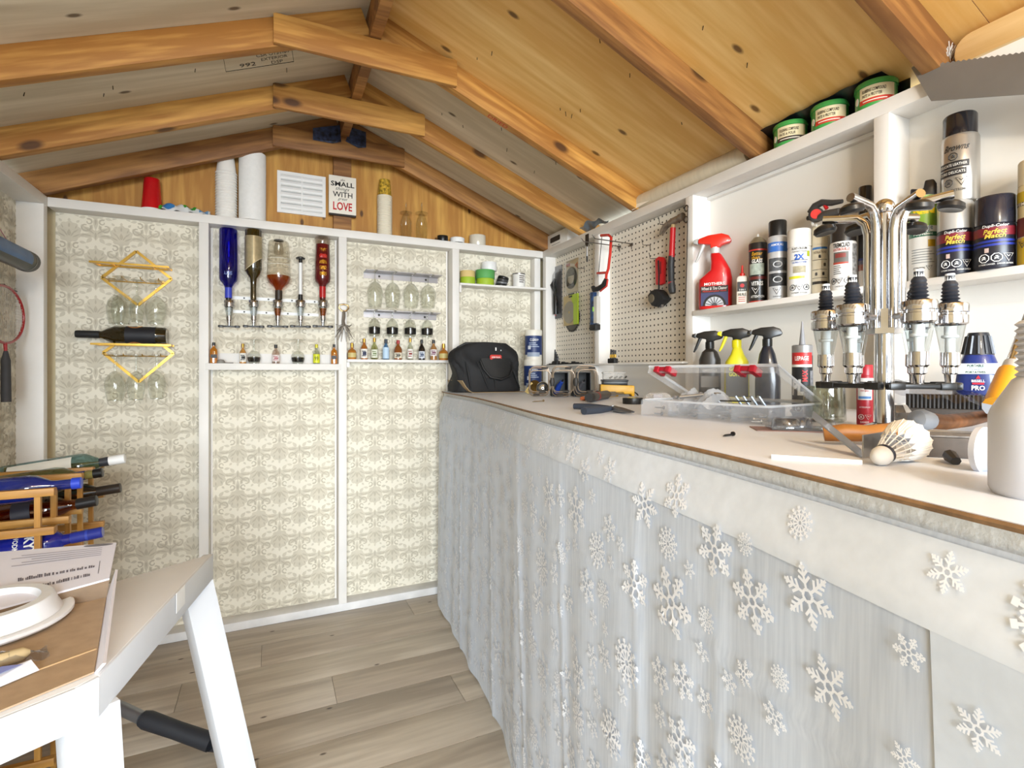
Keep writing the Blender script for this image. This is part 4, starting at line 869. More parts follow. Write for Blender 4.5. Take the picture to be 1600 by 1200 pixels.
# circular saw blade and green pack
c, w, h = wallrect(879.5, 909.5, 474, 519, FX - .002); rb = h / 2
t = wallthing('saw_blade', 'bare black circular saw blade hanging behind the green pack', 'saw blade', c)
pts = []
for k in range(36): a = 2 * PI * k / 36; pts += [(rb * math.cos(a), rb * math.sin(a)), (rb * .93 * math.cos(a + .10), rb * .93 * math.sin(a + .10))]
mk('disc', pxz(pts, -.002, 0), M('2b2926', .4, .6, key='blade_black'), t); mk('blade_face', at(rot(lathe([(rb * .1, 0), (rb * .86, 0), (rb * .86, .0006), (rb * .1, .0006)], 36), 'X', 90), 0, -.002, 0), M('57534e', .35, .8, key='blade_steel'), t)
c, w, h = wallrect(881.5, 904, 461, 508, FX - .006)
t = wallthing('blade_package', 'lime green and tan hanging pack with a grey blade disc', 'package', c)
mk('card', box(-w / 2, w * .22, -.004, 0, -h / 2, h / 2), M('b9a474', .5, key='tan_card'), t); mk('green_side', box(w * .22, w / 2, -.008, 0, -h / 2, h / 2), M('a9c229', .45, key='lime_card'), t); mk('green_top', pxz([(-w * .05, h / 2), (w * .22, h / 2), (w * .22, h * .1)], -.0045, -.0041), M('a9c229', .45, key='lime_card'), t)
mk('blade_disc', at(rot(lathe([(w * .05, .001), (w * .40, .001), (w * .40, 0)], 30), 'X', 90), -w * .1, -.0045, -h * .07), M('8a8478', .3, .7, key='grey_disc'), t); mk('hanger', box(-w * .16, w * .2, -.006, -.001, h * .5, h * .54), black, t); mk('clip', box(-w * .1, w * .1, -.008, -.004, h * .42, h * .47), black, t)
# spade drill bit
c, w, h = wallrect(914, 920.5, 366, 409, PX - .10)
t = thing('drill_bit', 'dark spade drill bit hanging from the long wire hook', 'drill bit', c)
mk('blade', join(box(-.0015, .0015, -.014, .014, h * .16, h * .5), pyz([(-.014, h * .16), (.014, h * .16), (.004, h * .04), (-.004, h * .04)], -.0015, .0015)), M('3a3836', .4, .7, key='bit_steel'), t); mk('shank', tube([(0, 0, h * .06), (0, 0, -h * .3)], .0036, 8), steel, t); mk('shank_tip', tube([(0, 0, -h * .3), (0, 0, -h * .5)], .0042, 6), M('2b2a29', .4, .6), t)
# two long hooks with the hacksaw
for k, (q, lab) in enumerate((((968, 385), 'long wire hook holding the drill bit and hacksaw, left one'), ((987, 381), 'long wire hook holding the hacksaw, right one'))):
    p = P(*q, X=PX - .001); t = thing('peg_hook', lab, 'hook', p)
    mk('wire_arm', tube([(0, 0, 0), (-.20, 0, .002), (-.215, 0, .018)], .0025, 8), wire, t); mk('wire_tail', tube([(0, 0, -.025), (0, 0, .004)], .0022, 6), wire, t); mk('base_plate', cbox((-.002, 0, -.004), (.003, .022, .012)), wire, t)
XH = PX - .10
def hx(px, py): return P(px, py, X=XH)
o = hx(950, 400)
t = thing('hacksaw', 'red-framed hacksaw with black handle hanging between the pegboards', 'saw', o)
L_ = lambda *ps: [hx(*p) - o for p in ps]
redf = M('c22a1e', .35, var=.06, coat=.3, key='saw_red')
mk('frame', join(tube(L_((939, 368), (951, 367.5), (955, 371), (953.5, 395), (950.5, 420), (947.5, 429), (947, 436)), .0065, 8), tube(L_((948, 426), (933.5, 427)), .006, 8)), redf, t)
mk('handle', tube(L_((947.5, 436), (943, 446), (935, 451), (928, 452.5), (926.5, 448)), [.010, .013, .012, .012, .010], 8), blackm, t)
mk('handle_guard', tube(L_((949.5, 437), (948, 447), (938, 455)), .0045, 6), redf, t)
mk('blade', tube(L_((940.5, 369), (935.5, 427)), .0016, 4), M('33302c', .4, .7), t); mk('blade_pin', tube(L_((934.5, 427), (934.5, 432)), .003, 6), steel, t)
# small level below it
c, w, h = wallrect(925, 935, 451, 516, XR - .012)
t = wallthing('pocket_level', 'blue, black and silver hand saw set hanging under the hacksaw handle', 'tool', c)
mk('blade_sleeve', box(-w / 2, -w * .08, -.012, .012, -h * .42, h * .42), M('21406a', .5, var=.9, scale=40, key='blue_pattern'), t, bevel=.001); mk('silver_bar', box(w * .02, w * .5, -.010, .012, -h * .34, h * .3), M('d6d4cf', .3, .5, key='silver_bar'), t)
mk('grip', box(-w * .5, w * .46, -.016, .014, -h * .5, -h * .36), blackm, t, bevel=.003); mk('green_vial', box(-w * .1, w * .04, -.013, -.008, -h * .05, h * .06), M('8cc63f', .4), t)
# hammer
HX = PX - .045
def hp(px, py, X=HX): return P(px, py, X=X)
o = hp(1051, 400); L_ = lambda *ps: [hp(*p) - o for p in ps]
t = thing('claw_hammer', 'claw hammer with red and black grip hanging on the wide pegboard', 'hammer', o)
hs = M('8a7d6e', .4, .6, var=.2, scale=50, key='hammer_steel')
mk('head', tube(L_((1045, 350), (1052, 346), (1057, 343), (1061, 341), (1062, 340.6), (1067.5, 338)), [.012, .015, .014, .011, .0155, .0155], 12), hs, t)
for s in (-1, 1): mk('claw', tube([v + Vector((s * .006, 0, 0)) for v in L_((1046, 349), (1040, 354), (1035.5, 361), (1033, 368))], [.010, .009, .007, .003], 8), hs, t)
mk('neck', tube(L_((1052, 346), (1051.5, 358)), .0085, 8), M('b59a6a', .4, key='tan_neck'), t)
mk('handle', tube(L_((1051.5, 356), (1050.5, 380), (1049.5, 402)), [.0115, .0115, .0125], 10), M('c01d24', .35, key='hammer_red'), t)
mk('grip', tube(L_((1049.5, 400), (1048.5, 415), (1049, 438), (1050, 452), (1051, 458)), [.0128, .0135, .0125, .0155, .012], 10), M('2b2b2d', .55, key='rubber_black'), t)
mk('grip_band', tube(L_((1049.1, 441), (1049.2, 443.5)), .0136, 10), M('c01d24', .35, key='hammer_red'), t)
for s, q in ((-1, (1046, 347)), (1, (1057, 343))): pass
o2 = hook(P(1052, 352, X=PX - .001), .07); o2['label'] = 'wire hook carrying the claw hammer'
# red folding saw / utility knife
o = hp(1032, 422, PX - .02); L_ = lambda *ps: [hp(*p, X=PX - .02) - o for p in ps]
t = thing('utility_knife', 'red utility knife hanging beside the hammer, above the tape measure', 'knife', o)
pr_ = [hp(*p, X=PX - .02) for p in ((1025.5, 405), (1031, 401), (1037, 402), (1039.5, 407), (1038, 443), (1033, 446), (1026.5, 445))]
mk('body', pyz([(p.y - o.y, p.z - o.z) for p in pr_], -.008, .008), M('cf1f24', .35, key='knife_red'), t, bevel=.003); mk('slot', tube([v + Vector((-.009, 0, 0)) for v in L_((1035, 409), (1035, 428))], .002, 6), M('5a1014', .5), t)
# tape measure with strap
o = hp(1031, 466, PX - .03); t = thing('tape_measure', 'black tape measure hanging by a strap below the red knife', 'tape measure', o)
pr_ = [hp(*p, X=PX - .03) for p in ((1019, 470), (1018, 462), (1023, 455), (1031, 452), (1036, 456), (1043, 468), (1038, 473), (1030, 480), (1024, 478))]
mk('case', pyz([(p.y - o.y, p.z - o.z) for p in pr_], -.022, .022), blackm, t, bevel=.004)
e = [hp(*p, X=PX - .03) - o for p in ((1024, 467),)][0]
mk('side_disc', at(rot(lathe([(0, .002), (.017, .002), (.019, 0)], 24), 'Y', -90), -.022, e.y, e.z), M('6b6252', .4, .3, key='disc_label'), t)
mk('strap', tube([hp(*p, X=PX - .028) - o for p in ((1029, 407), (1030, 430), (1029.5, 455))], .004, 6), M('1a1a1a', .8), t)
mk('clip', box(-.006, .006, -.016, -.004, -.04, -.028), steel, t)
o2 = hook(P(1029, 404, X=PX - .001), .045); o2['label'] = 'wire hook carrying the red knife and tape measure strap'
# long rod with two rings
o = P(1072, 400, X=XR - .006); L_ = lambda *ps: [P(*p, X=XR - .006) - o for p in ps]
t = thing('skewer_rod', 'long thin dark rod with two ring loops hanging on the white stud', 'rod', o); rodm = M('4a4038', .4, .7, key='rod')
mk('rod', tube(L_((1074.5, 325), (1073.5, 400), (1070.5, 494), (1067.5, 494)), .002, 6), rodm, t)
for q in ((1072.5, 325.5), (1072, 343)):
    c = L_(q)[0]; mk('ring', tube([(0, c.y + .0085 * math.cos(a), c.z + .0115 * math.sin(a)) for a in [2 * PI * k / 16 for k in range(16)]], .0023, 6, closed=True), rodm, t)
# bit sets on the ledge
for lab, px, X_, n, col, pt in (('small set of yellow-banded nut drivers in a black holder on the ledge', 957.5, XR - .03, 3, 'd2a52a', 543), ('stepped row of dark drill bits in a holder at the left end of the ledge', 869, XR - .012, 4, '3a3a3c', 541)):
    p = P(px, 566, X=X_); p.z = LEDGE; s = depth(p) / F
    t = thing('bit_holder', lab, 'bit set', p, rotz=-PI / 2); mk('holder', cbox((0, 0, .011), (.052, .024, .022)), blackm, t, bevel=.004)
    for k in range(n):
        x = (-.016 + .032 * k / (n - 1)); H_ = (565 - pt) * s * (1 - .15 * k if n == 4 else 1 - .04 * k)
        b_ = mk('bit', tube([(x, 0, .022), (x + .004, 0, H_)], .0042, 8), M('2d2c2c', .4, .5), t); mk('colour_band', tube([(x + .001, 0, .026), (x + .0025, 0, .040)], .0055, 8), M(col, .4), b_)
tag(mk('bit_rail', join(*[box(XR - .016, XR - .006, 2.25 + .035 * k, 2.275 + .035 * k, LEDGE + .0005, LEDGE + .008 + .004 * (k % 3)) for k in range(10)] + [box(XR - .018, XR - .004, 2.24, 2.61, LEDGE + .0003, LEDGE + .004)]), blackm), 'low black rail of drill bits lying along the ledge', 'bit set')

# ---- spray cans
def toward(p): return face(p, (0.0, 0.0))
def hazard(t, r, z, s, a, mat, kind, off=.0011):
    """hazard pictogram outline wrapped on a can: 'o' octagon or 'v' inverted triangle"""
    def w(x, y): q = R(a) + x / r; return ((r + off) * math.sin(q), -(r + off) * math.cos(q), z + y)
    pts = [(s * math.cos(R(22.5 + 45 * k)), s * math.sin(R(22.5 + 45 * k))) for k in range(8)] if kind == 'o' else [(-s, s * .8), (s, s * .8), (0, -s)]
    md = [tube([w(x, y) for x, y in pts], s * .11, 4, closed=True)]
    md += [tube([w(-s * .4, -s * .35), w(s * .4, s * .1)], s * .1, 4), tube([w(s * .4, -s * .35), w(-s * .4, s * .1)], s * .1, 4), tube([w(-s * .2, s * .35), w(s * .2, s * .35), w(0, s * .1)], s * .14, 4)] if kind == 'o' else [tube([w(-s * .4, s * .5), w(0, s * .1), w(s * .3, s * .45)], s * .1, 4)]
    return mk('hazard_symbol', join(*md), mat, t)
def can(name, label, loc, r, h, body, cap=None, capfrac=.25, cat='spray can', capr=.98, seg=(), shoulder=True, rz=None, group='spray cans on the right wall shelves', bare=False):
    t = thing(name, label, cat, loc, rotz=toward(loc) if rz is None else rz, group=group)
    hb = h * (1 - capfrac)
    mk('can_body', lathe([(0, 0), (r * .96, 0), (r, .003), (r, hb - r * .25), (r * .93, hb - r * .06), (r * .86, hb)] + ([(0, hb)] if bare else []), 30), body, t)
    if cap: mk('cap', lathe([(r * .86, hb - .001), (r * capr, hb - r * .12), (r * capr, h - r * .12), (r * (capr - .07), h), (0, h)], 30), cap, t)
    for nm, a0, a1, z0, z1, mt in seg: mk(nm, patch(r, a0, a1, h * z0, h * z1, 18, .0004 + .0003 * (nm != 'label')), mt, t)
    return t
def tx(t, s, r, h, w, hh, z, col, x=0, shear=0, fill=2, off=.0012): return text(s, r * w, h * hh, parent=t, mat=M(col, .5, key='ink'), bend=r, loc=(r * x, 0, h * z), shear=shear, fill=fill, off=off)
SX = XR + .040
# red wheel cleaner spray bottle
def sprayer(t, z, s, head, trig, nozzle):
    """trigger head; points to local -X"""
    mk('spray_head', pxz([(x * s, z + y * s) for x, y in ((-.052, .022), (-.05, .034), (-.02, .043), (.02, .045), (.042, .036), (.05, .02), (.044, .012), (.018, .006), (.014, 0), (-.014, 0), (-.014, .012), (-.05, .018))], -.013 * s, .013 * s), head, t, bevel=.004 * s)
    mk('nozzle', pxz([(x * s, z + y * s) for x, y in ((-.068, .022), (-.066, .032), (-.052, .036), (-.052, .016))], -.010 * s, .010 * s), nozzle, t, bevel=.002 * s)
    mk('trigger', tube([(x * s, 0, z + y * s) for x, y in ((-.036, .016), (-.044, -.004), (-.052, -.024), (-.060, -.040))], [.007 * s, .006 * s, .005 * s, .003 * s], 8), trig, t)
loc, r, h = stand(1091, 1144, 363, RSZ, X=SX - .01); w = r
t = thing('spray_bottle', 'red wheel and tire cleaner spray bottle on the shelf beside the pegboard', 'spray bottle', loc, rotz=toward(loc) - .1); s = h / .215
red = M('c8161a', .3, var=.03, coat=.3, key='bottle_red')
def flatbottle(t, outline, depthf, mat, nm='bottle_body', rr=10):
    """bottle with an oval section from a half-outline of (left, right, height)"""
    V, Fc, n = [], [], 20
    for l, r_, z in outline:
        c, a = (l + r_) / 2, (r_ - l) / 2
        for k in range(n):
            q = 2 * PI * k / n; ex = .75; cx = math.copysign(abs(math.cos(q)) ** ex, math.cos(q)); sy = math.copysign(abs(math.sin(q)) ** ex, math.sin(q)); V.append((c + a * cx, min(a, depthf) * sy, z))
    m = len(outline)
    for i in range(m - 1):
        for k in range(n): j = (k + 1) % n; Fc.append((i * n + k, i * n + j, i * n + n + j, i * n + n + k))
    Fc += [tuple(range(n - 1, -1, -1)), tuple(range((m - 1) * n, m * n))]
    return mk(nm, (V, Fc), mat, t)
flatbottle(t, [(-w * .95, w * .95, 0), (-w, w, .006 * s), (-w, w, .07 * s), (-w * .95, w, .085 * s), (-w * .3, w * .9, .108 * s), (-w * .25, w * .65, .13 * s), (-w * .28, w * .4, .15 * s), (-w * .26, w * .28, .155 * s)], .026, red)
mk('collar', lathe([(w * .26, .153 * s), (w * .27, .172 * s), (0, .172 * s)], 16), M('d9d6d2', .4, .3, key='grey_collar'), t)
sprayer(t, .170 * s, s * .86, M('d42a1c', .3, coat=.3, key='sprayer_red'), M('b9b6b0', .4, key='trigger_grey'), M('a9a7a2', .4, key='nozzle_grey'))
yl = -.0272
mk('label', box(-w * .8, w * .8, yl - .001, yl + .004, .008 * s, .062 * s), M('3c3f63', .5, key='label_purple'), t)
mk('label_header', box(-w * .8, w * .8, yl - .0014, yl, .044 * s, .062 * s), M('2c1f1f', .5), t)
text('MOTHERS', w * 1.2, .008 * s, parent=t, mat=M('f3efe9', .5), loc=(0, yl, .068 * s), fill=3, off=.0006); text('Wheel & Tire Cleaner', w * 1.5, .0085 * s, parent=t, mat=M('d8d4cc', .5), loc=(0, yl - .0014, .0555 * s), shear=.2, fill=2)
text('Nettoyant pour roues', w * 1.4, .006 * s, parent=t, mat=M('c8342a', .5), loc=(0, yl - .0014, .0475 * s), shear=.2, fill=2)
for rr_, mt in ((.030, '1d1d20'), (.024, 'b9babd'), (.007, '44454a')): mk('wheel_print', pxz(ell(0, .008 * s, rr_ * s, rr_ * s, 20, 0, 180), yl - .0014 - .0002 * (rr_ < .03) - .0002 * (rr_ < .01), yl - .0005), M(mt, .4), t)
for k in range(7): a = R(15 + 25 * k); mk('spoke_print', tube([(.006 * s * math.cos(a), yl - .0018, .008 * s + .006 * s * math.sin(a)), (.023 * s * math.cos(a), yl - .0018, .008 * s + .023 * s * math.sin(a))], .0016, 4), M('3a3b40', .4), t)
# oil can
loc, r, h = stand(1150.5, 1169, 415, RSZ, X=SX - .012)
t = thing('oil_can', 'small oil bottle with red nozzle beside the red spray bottle', 'bottle', loc, rotz=toward(loc))
mk('can_body', tf(lathe([(0, 0), (r, 0), (r, h * .66), (r * .8, h * .72), (r * .3, h * .75)], 20, 4), Matrix.Diagonal((1, .7, 1, 1))), M('ded6c8', .4, key='oil_cream'), t); mk('nozzle', lathe([(r * .45, h * .73), (r * .45, h * .80), (r * .22, h * .82), (r * .16, h), (0, h)], 12), M('c8281e', .35, key='nozzle_red'), t)
yo = -r * .76; mk('label', box(-r * .8, r * .8, yo - .0012, yo + .004, h * .34, h * .58), M('2a2626', .5), t); mk('emblem', at(rot(lathe([(0, .001), (r * .36, .001), (r * .36, 0)], 16), 'X', 90), 0, yo - .0013, h * .48), M('b5252a', .5, key='emblem_red'), t)
text('HUILE', r * 1.3, h * .07, parent=t, mat=M('1d1d1d', .5), loc=(0, yo, h * .26), fill=2, off=.0014); text('3 EN 1', r * 1.0, h * .04, parent=t, mat=M('e6e2da', .5), loc=(0, yo - .0013, h * .375), fill=2)
for k in range(3): mk('label_print', box(-r * .6, r * .5, yo - .001, yo + .004, h * (.08 + .05 * k), h * (.1 + .05 * k)), M('b3574a', .6), t)
# glass cleaner
loc, r, h = stand(1169.5, 1199, 366, RSZ, X=SX + .004); dkb = M('1f1d1c', .4, var=.05, coat=.2, key='can_black')
t = can('spray_can', 'black can of foaming glass cleaner with a bare metal top', loc, r, h, dkb, None, .12, seg=[('band', -180, 180, .745, .765, M('b8342a', .4)), ('band', -180, 180, .0, .03, M('b8342a', .4)), ('picture', -60, 40, .40, .56, M('a9b3a6', .5, var=.25, scale=50, key='glass_picture')), ('band', -70, 70, .335, .375, M('6a2320', .4))])
mk('dome', lathe([(r * .98, h * .86), (r * .9, h * .89), (r * .45, h * .95), (r * .35, h * .95), (0, h * .95)], 26), M('9a9078', .35, .7, key='tin_dome'), t); mk('valve', lathe([(r * .16, h * .94), (r * .12, h * 1.0), (0, h * 1.0)], 12), whitep, t)
tx(t, 'Better', r, h, 1.15, .055, .70, 'd29a20', shear=.2, x=-.1); tx(t, 'than...', r, h, 1.2, .05, .645, 'd29a20', shear=.2, x=-.1); tx(t, 'GLASS', r, h, 1.15, .055, .595, 'efece6', shear=.15, x=-.1, fill=3); tx(t, 'VITRES', r, h, 1.3, .06, .275, 'efece6', x=-.1, fill=3); tx(t, 'ATTENTION', r, h, 1.5, .035, .09, 'e6e2dc', x=-.05); hazard(t, r, h * .18, r * .42, -14, M('e6e2dc', .5), 'v')
# headlight can
loc, r, h = stand(1199.5, 1230.5, 346, RSZ, X=SX - .004)
t = can('spray_can', 'light grey spray can with black cap and car headlight pictures', loc, r, h, M('c9cacc', .35, .2, key='can_silver'), black, .19, capr=.93, seg=[('band', -80, 80, .60, .72, M('3a6fc0', .4, key='can_blue')), ('picture', -60, 60, .36, .52, M('55585c', .5, var=.5, scale=60, key='lamp_picture')), ('picture', -60, 60, .17, .33, M('3c3e42', .5, var=.5, scale=40, key='lamp_picture2'))])
tx(t, 'ARMOR ALL', r, h, 1.3, .028, .685, 'f0f0ee', shear=.2, x=-.05); hazard(t, r, h * .11, r * .38, -5, M('55575a', .5), 'v'); tx(t, 'DANGER', r, h, .9, .02, .04, '77797c')
for k, zz in enumerate((.44, .25)): mk('lamp_print', tube([((r + .0014) * math.sin(.42 * math.cos(q)), -(r + .0014) * math.cos(.42 * math.cos(q)), h * zz + h * .035 * math.sin(q)) for q in [2 * PI * i / 20 for i in range(20)]], .0016, 5, closed=True), M('d8dadc', .4), t)
# white paint 2X
loc, r, h = stand(1230, 1268, 360, RSZ, X=SX - .012)
t = can('spray_can', 'white paint can marked 2X with a white cap', loc, r, h, M('e6e4e0', .4, key='can_white'), M('e9e5de', .45, key='cap_white'), .24, capr=1.0, seg=[('band', -55, 25, .255, .295, M('d9d53a', .4, key='yellow_band')), ('picture', -30, 30, .34, .44, M('a89f84', .6, var=.2, scale=80, key='tan_picture'))])
tx(t, 'RUST-OLEUM', r, h, 1.25, .035, .70, '3a3a3c'); tx(t, "PAINTER'S TOUCH", r, h, 1.2, .025, .655, '77777a'); tx(t, '2X', r, h, .8, .085, .575, '2458b0', fill=5); tx(t, 'ULTRA COVER', r, h, 1.2, .028, .495, '2458b0')
mk('badge', patch(r, 38, 52, h * .58, h * .66, 4, .0009), M('b5bf2c', .4), t); mk('print_line', patch(r, -40, 40, h * .525, h * .532, 10, .001), M('5a5a5c', .5), t)
for a, kd in ((-32, 'o'), (0, 'v'), (34, 'o')): hazard(t, r, h * .125, r * .27, a, M('3a3a3c', .5), kd)
tx(t, 'EXTREME DANGER', r, h, 1.3, .02, .045, '5a5a5c')
# cream instruction can
loc, r, h = stand(1268, 1294, 354, RSZ, X=SX + .016)
t = can('spray_can', 'cream can with assembly drawings between the 2X paint and the rust paint', loc, r, h, M('e2d9c2', .4, key='can_cream'), M('ded4bb', .4, key='cap_cream'), .26, capr=.98, seg=[('band', -60, 60, .655, .685, M('3d78bd', .4, key='band_blue')), ('band', -62, 62, .155, .195, M('33302c', .5))])
tx(t, 'INSTRUCTIONS', r, h, 1.6, .035, .61, '7a6a58')
for zz in (.50, .36, .24): mk('print_line', patch(r, -60, 55, h * zz, h * (zz + .006), 10, .001), M('4a463f', .5), t)
for a, zz in ((0, .55), (34, .43), (-24, .30), (24, .30)): mk('drawing_print', tube([((r + .0012) * math.sin(R(a) + .1 * math.cos(q)), -(r + .0012) * math.cos(R(a) + .1 * math.cos(q)), h * zz + h * .022 * math.sin(q * 2)) for q in [2 * PI * i / 14 for i in range(14)]], .0012, 4, closed=True), M('3a362f', .5), t)
# rust paint
loc, r, h = stand(1296, 1339, 345, RSZ, X=SX - .012)
t = can('spray_can', 'rust paint can with a red truck picture and black cap', loc, r, h, M('dddad6', .4, key='can_pale'), M('26211e', .35, key='cap_black'), .30, capr=.97, seg=[('picture', -42, 22, .38, .53, M('6b6660', .5, var=.2, key='truck_ground')), ('truck_print', -34, 12, .45, .51, M('8a2c24', .5, key='truck_red')), ('band', -44, 22, .36, .39, M('b2402c', .5)), ('bar_side', 40, 75, .2, .64, M('9a9896', .5, var=.4, scale=120, key='fine_print'))])
tx(t, 'TREMCLAD', r, h, 1.25, .065, .625, '1f1d1c', x=-.15, fill=3); tx(t, 'ANTIROUILLE', r, h, 1.25, .042, .565, 'b2402c', x=-.15)
for a, kd in ((-42, 'o'), (-16, 'v'), (18, 'o')): hazard(t, r, h * .125, r * .25, a, M('3a3a3c', .5), kd)
tx(t, 'UNDER EXTREME', r, h, 1.0, .02, .045, '5a5a5c', x=-.1)
for k in range(5): mk('label_print', patch(r, -42, -8 - 4 * (k % 3), h * (.22 + .027 * k), h * (.232 + .027 * k), 6, .001), M('77736d', .5), t)
# dark can behind the chrome stand, tall black-capped can, and the pistol grip on the cans
loc, r, h = stand(1341, 1363, 292, RSZ, X=SX + .024)
t = can('spray_can', 'tall dark can with a shiny black cap half hidden by the chrome stand', loc, r, h, M('2b2a2c', .4, key='can_dark'), M('17161a', .2, coat=.4, key='cap_gloss'), .30, seg=[('band', -80, 80, .02, .28, M('dcdad8', .5)), ('band', -80, 80, .24, .30, M('3a3f7a', .5)), ('band', -80, 80, .18, .24, M('d0563a', .5))])
g0 = P(1292, 332, X=SX - .01); L_ = lambda *ps: [P(*p, X=SX - .01) - g0 for p in ps]
t = thing('spray_grip', 'black and red pistol grip resting on top of the spray cans', 'spray handle', g0)
mk('handle', tube(L_((1266, 333), (1274, 322), (1284, 316.5), (1300, 317), (1316, 314.5)), [.010, .011, .010, .009, .006], 10), M('3a3735', .5, key='grip_grey'), t); mk('trigger', tube(L_((1287, 315), (1290, 323), (1292, 326)), .0055, 8), redp, t)
c = L_((1275, 336))[0]; nrm = (Vector((0, 0, CAMZ)) - g0); nrm.z = 0; nrm.normalize()
q_ = Vector((0, 0, 1)).rotation_difference(nrm).to_matrix().to_4x4()
mk('dial', tf(lathe([(0, -.012), (.020, -.012), (.020, .010), (.016, .012), (0, .012)], 24), Matrix.Translation(c) @ q_), M('2b2a29', .45), t); mk('dial_face', tf(lathe([(0, .0135), (.014, .0135), (.0145, .012)], 20), Matrix.Translation(c) @ q_), M('c8261e', .4, key='dial_red'), t)
mk('barrel', tube(L_((1272, 344), (1290, 336), (1312, 330)), [.007, .014, .010], 10), M('46423f', .5), t); mk('side_knob', tube(L_((1262, 341), (1268, 340)), .007, 8), M('2b2a29', .45), t)
mk('valve_hook', tube(L_((1268, 344), (1270, 352), (1276, 352)), .004, 6), M('cfcac0', .5), t)
# bay right of the stud
SB = RSZ - .004
loc, r, h = stand(1419, 1466, 306, SB, X=SX)
t = can('spray_can', 'white and green insect spray can beside the dark blue paint cans', loc, r, h, M('e3e3e0', .35, key='can_ins'), None, .02, bare=True, rz=toward(loc), seg=[('green_panel', -80, 60, .62, .97, M('7fa534', .4, var=.15, scale=30, key='raid_green')), ('band', -70, 60, .50, .55, M('2f6a55', .4, key='teal_band')), ('badge', 18, 50, .38, .46, M('caa32a', .4, key='amber_badge'))])
tx(t, 'Raid', r, h, 1.5, .13, .82, 'e9c818', fill=5, x=.05); tx(t, 'formule', r, h, 1.3, .06, .605, '5a7a8a', shear=0); tx(t, 'nature', r, h, .9, .04, .56, '4a6a7a'); tx(t, 'Polyvalent', r, h, 1.3, .035, .525, 'e8ece8'); tx(t, 'ATTENTION', r, h, .8, .025, .14, '4a4a4a', x=-.3); hazard(t, r, h * .14, r * .2, 22, M('5a5a5a', .5), 'v')
for k in range(6): mk('label_print', patch(r, -48, 45 - 11 * (k % 3), h * (.2 + .03 * k), h * (.208 + .03 * k), 8, .001), M('85898a', .5), t)
mk('spray_actuator', pxz([(-r * .9, h * .975), (r * .9, h * .975), (r * .9, h * 1.10), (r * .7, h * 1.16), (r * .1, h * 1.16), (r * .0, h * 1.06), (-r * .85, h * 1.09)], -r * .55, r * .55), M('1d1d22', .3, coat=.2, key='actuator_black'), t, bevel=.004)
loc, r, h1 = stand(1463, 1522, 330, SB, X=SX - .018)
def duplicolor(loc, r, h, lab, capm):
    t = can('spray_can', lab, loc, r, h, M('20202b', .35, key='can_navyblack'), capm, .36, capr=.99, seg=[('label', -85, 85, .44, .56, M('7d2430', .4, key='maroon')), ('band', -85, 85, .355, .385, M('2a3a9a', .4, key='royal')), ('band', -85, 85, .305, .335, M('2a3a9a', .4, key='royal'))])
    tx(t, 'Dupli-Color', r, h, 1.25, .05, .57, 'f0efec', x=.02, shear=.2); tx(t, 'Perfect', r, h, 1.1, .065, .50, 'd9c04a', shear=.25, fill=3); tx(t, 'Match', r, h, 1.0, .06, .44, 'd9c04a', shear=.25, fill=3)
    for a, kd in ((-30, 'o'), (4, 'o'), (36, 'v')): hazard(t, r, h * .145, r * .26, a, M('e6e6e4', .5), kd)
    tx(t, 'EXTREME DANGER', r, h, .8, .022, .06, 'd8d8d6', x=-.4); tx(t, 'DANGER EXTREME', r, h, .8, .022, .06, 'd8d8d6', x=.5)
    mk('drop_print', patch(r, -28, -16, h * .22, h * .28, 4, .001), M('d2b8b0', .5), t); return t
h1 = P(1492, 318, X=SX - .018).z - SB
duplicolor(loc, r, h1, 'silver-capped touch-up paint can carrying the tall silver leather spray', M('b9b7b3', .3, .3, key='cap_silver'))
l2, r2, h2 = stand(1520.5, 1589, 309, SB, X=SX - .018)
duplicolor(l2, r2, h2, 'dark-capped touch-up paint can near the right edge of the shelf', M('22232e', .22, coat=.3, key='cap_dark'))
l3, r3, h3 = stand(1468.5, 1532, 179, SB + h1, X=SX - .014); l3.x, l3.y = loc.x + .012, loc.y - .004
r3 = min(r3, r * 1.14)
silv = M('b7b2aa', .28, .75, var=.05, key='brushed_silver')
t = can('spray_can', 'tall silver leather spray with black cap stacked on a paint can', l3, r3, h3, silv, M('17171c', .2, coat=.3, key='cap_gloss2'), .24, capr=.88)
tx(t, 'Browns', r3, h3, 1.35, .075, .60, '2a2826', x=-.2, shear=.5); hazard(t, r3, h3 * .50, r3 * .24, -20, M('2a2826', .5), 'o')
mk('label', patch(r3, -70, 26, h3 * .37, h3 * .445, 12, .0006), M('232020', .5), t); mk('label', patch(r3, -70, 18, h3 * .285, h3 * .36, 12, .0006), M('232020', .5), t)
tx(t, 'DELICATE LEATHER', r3, h3, 1.5, .03, .407, 'd8d4cc', x=-.4); tx(t, 'CUIRS DELICATS', r3, h3, 1.4, .03, .322, 'd8d4cc', x=-.45)
hazard(t, r3, h3 * .21, r3 * .24, -34, M('3a3735', .5), 'o'); hazard(t, r3, h3 * .215, r3 * .28, 4, M('3a3735', .5), 'v'); tx(t, 'EXTREME', r3, h3, .8, .028, .12, '4a4744', x=-.05)
l4, r4, h4 = stand(1589, 1650, 250, SB, X=SX - .01)
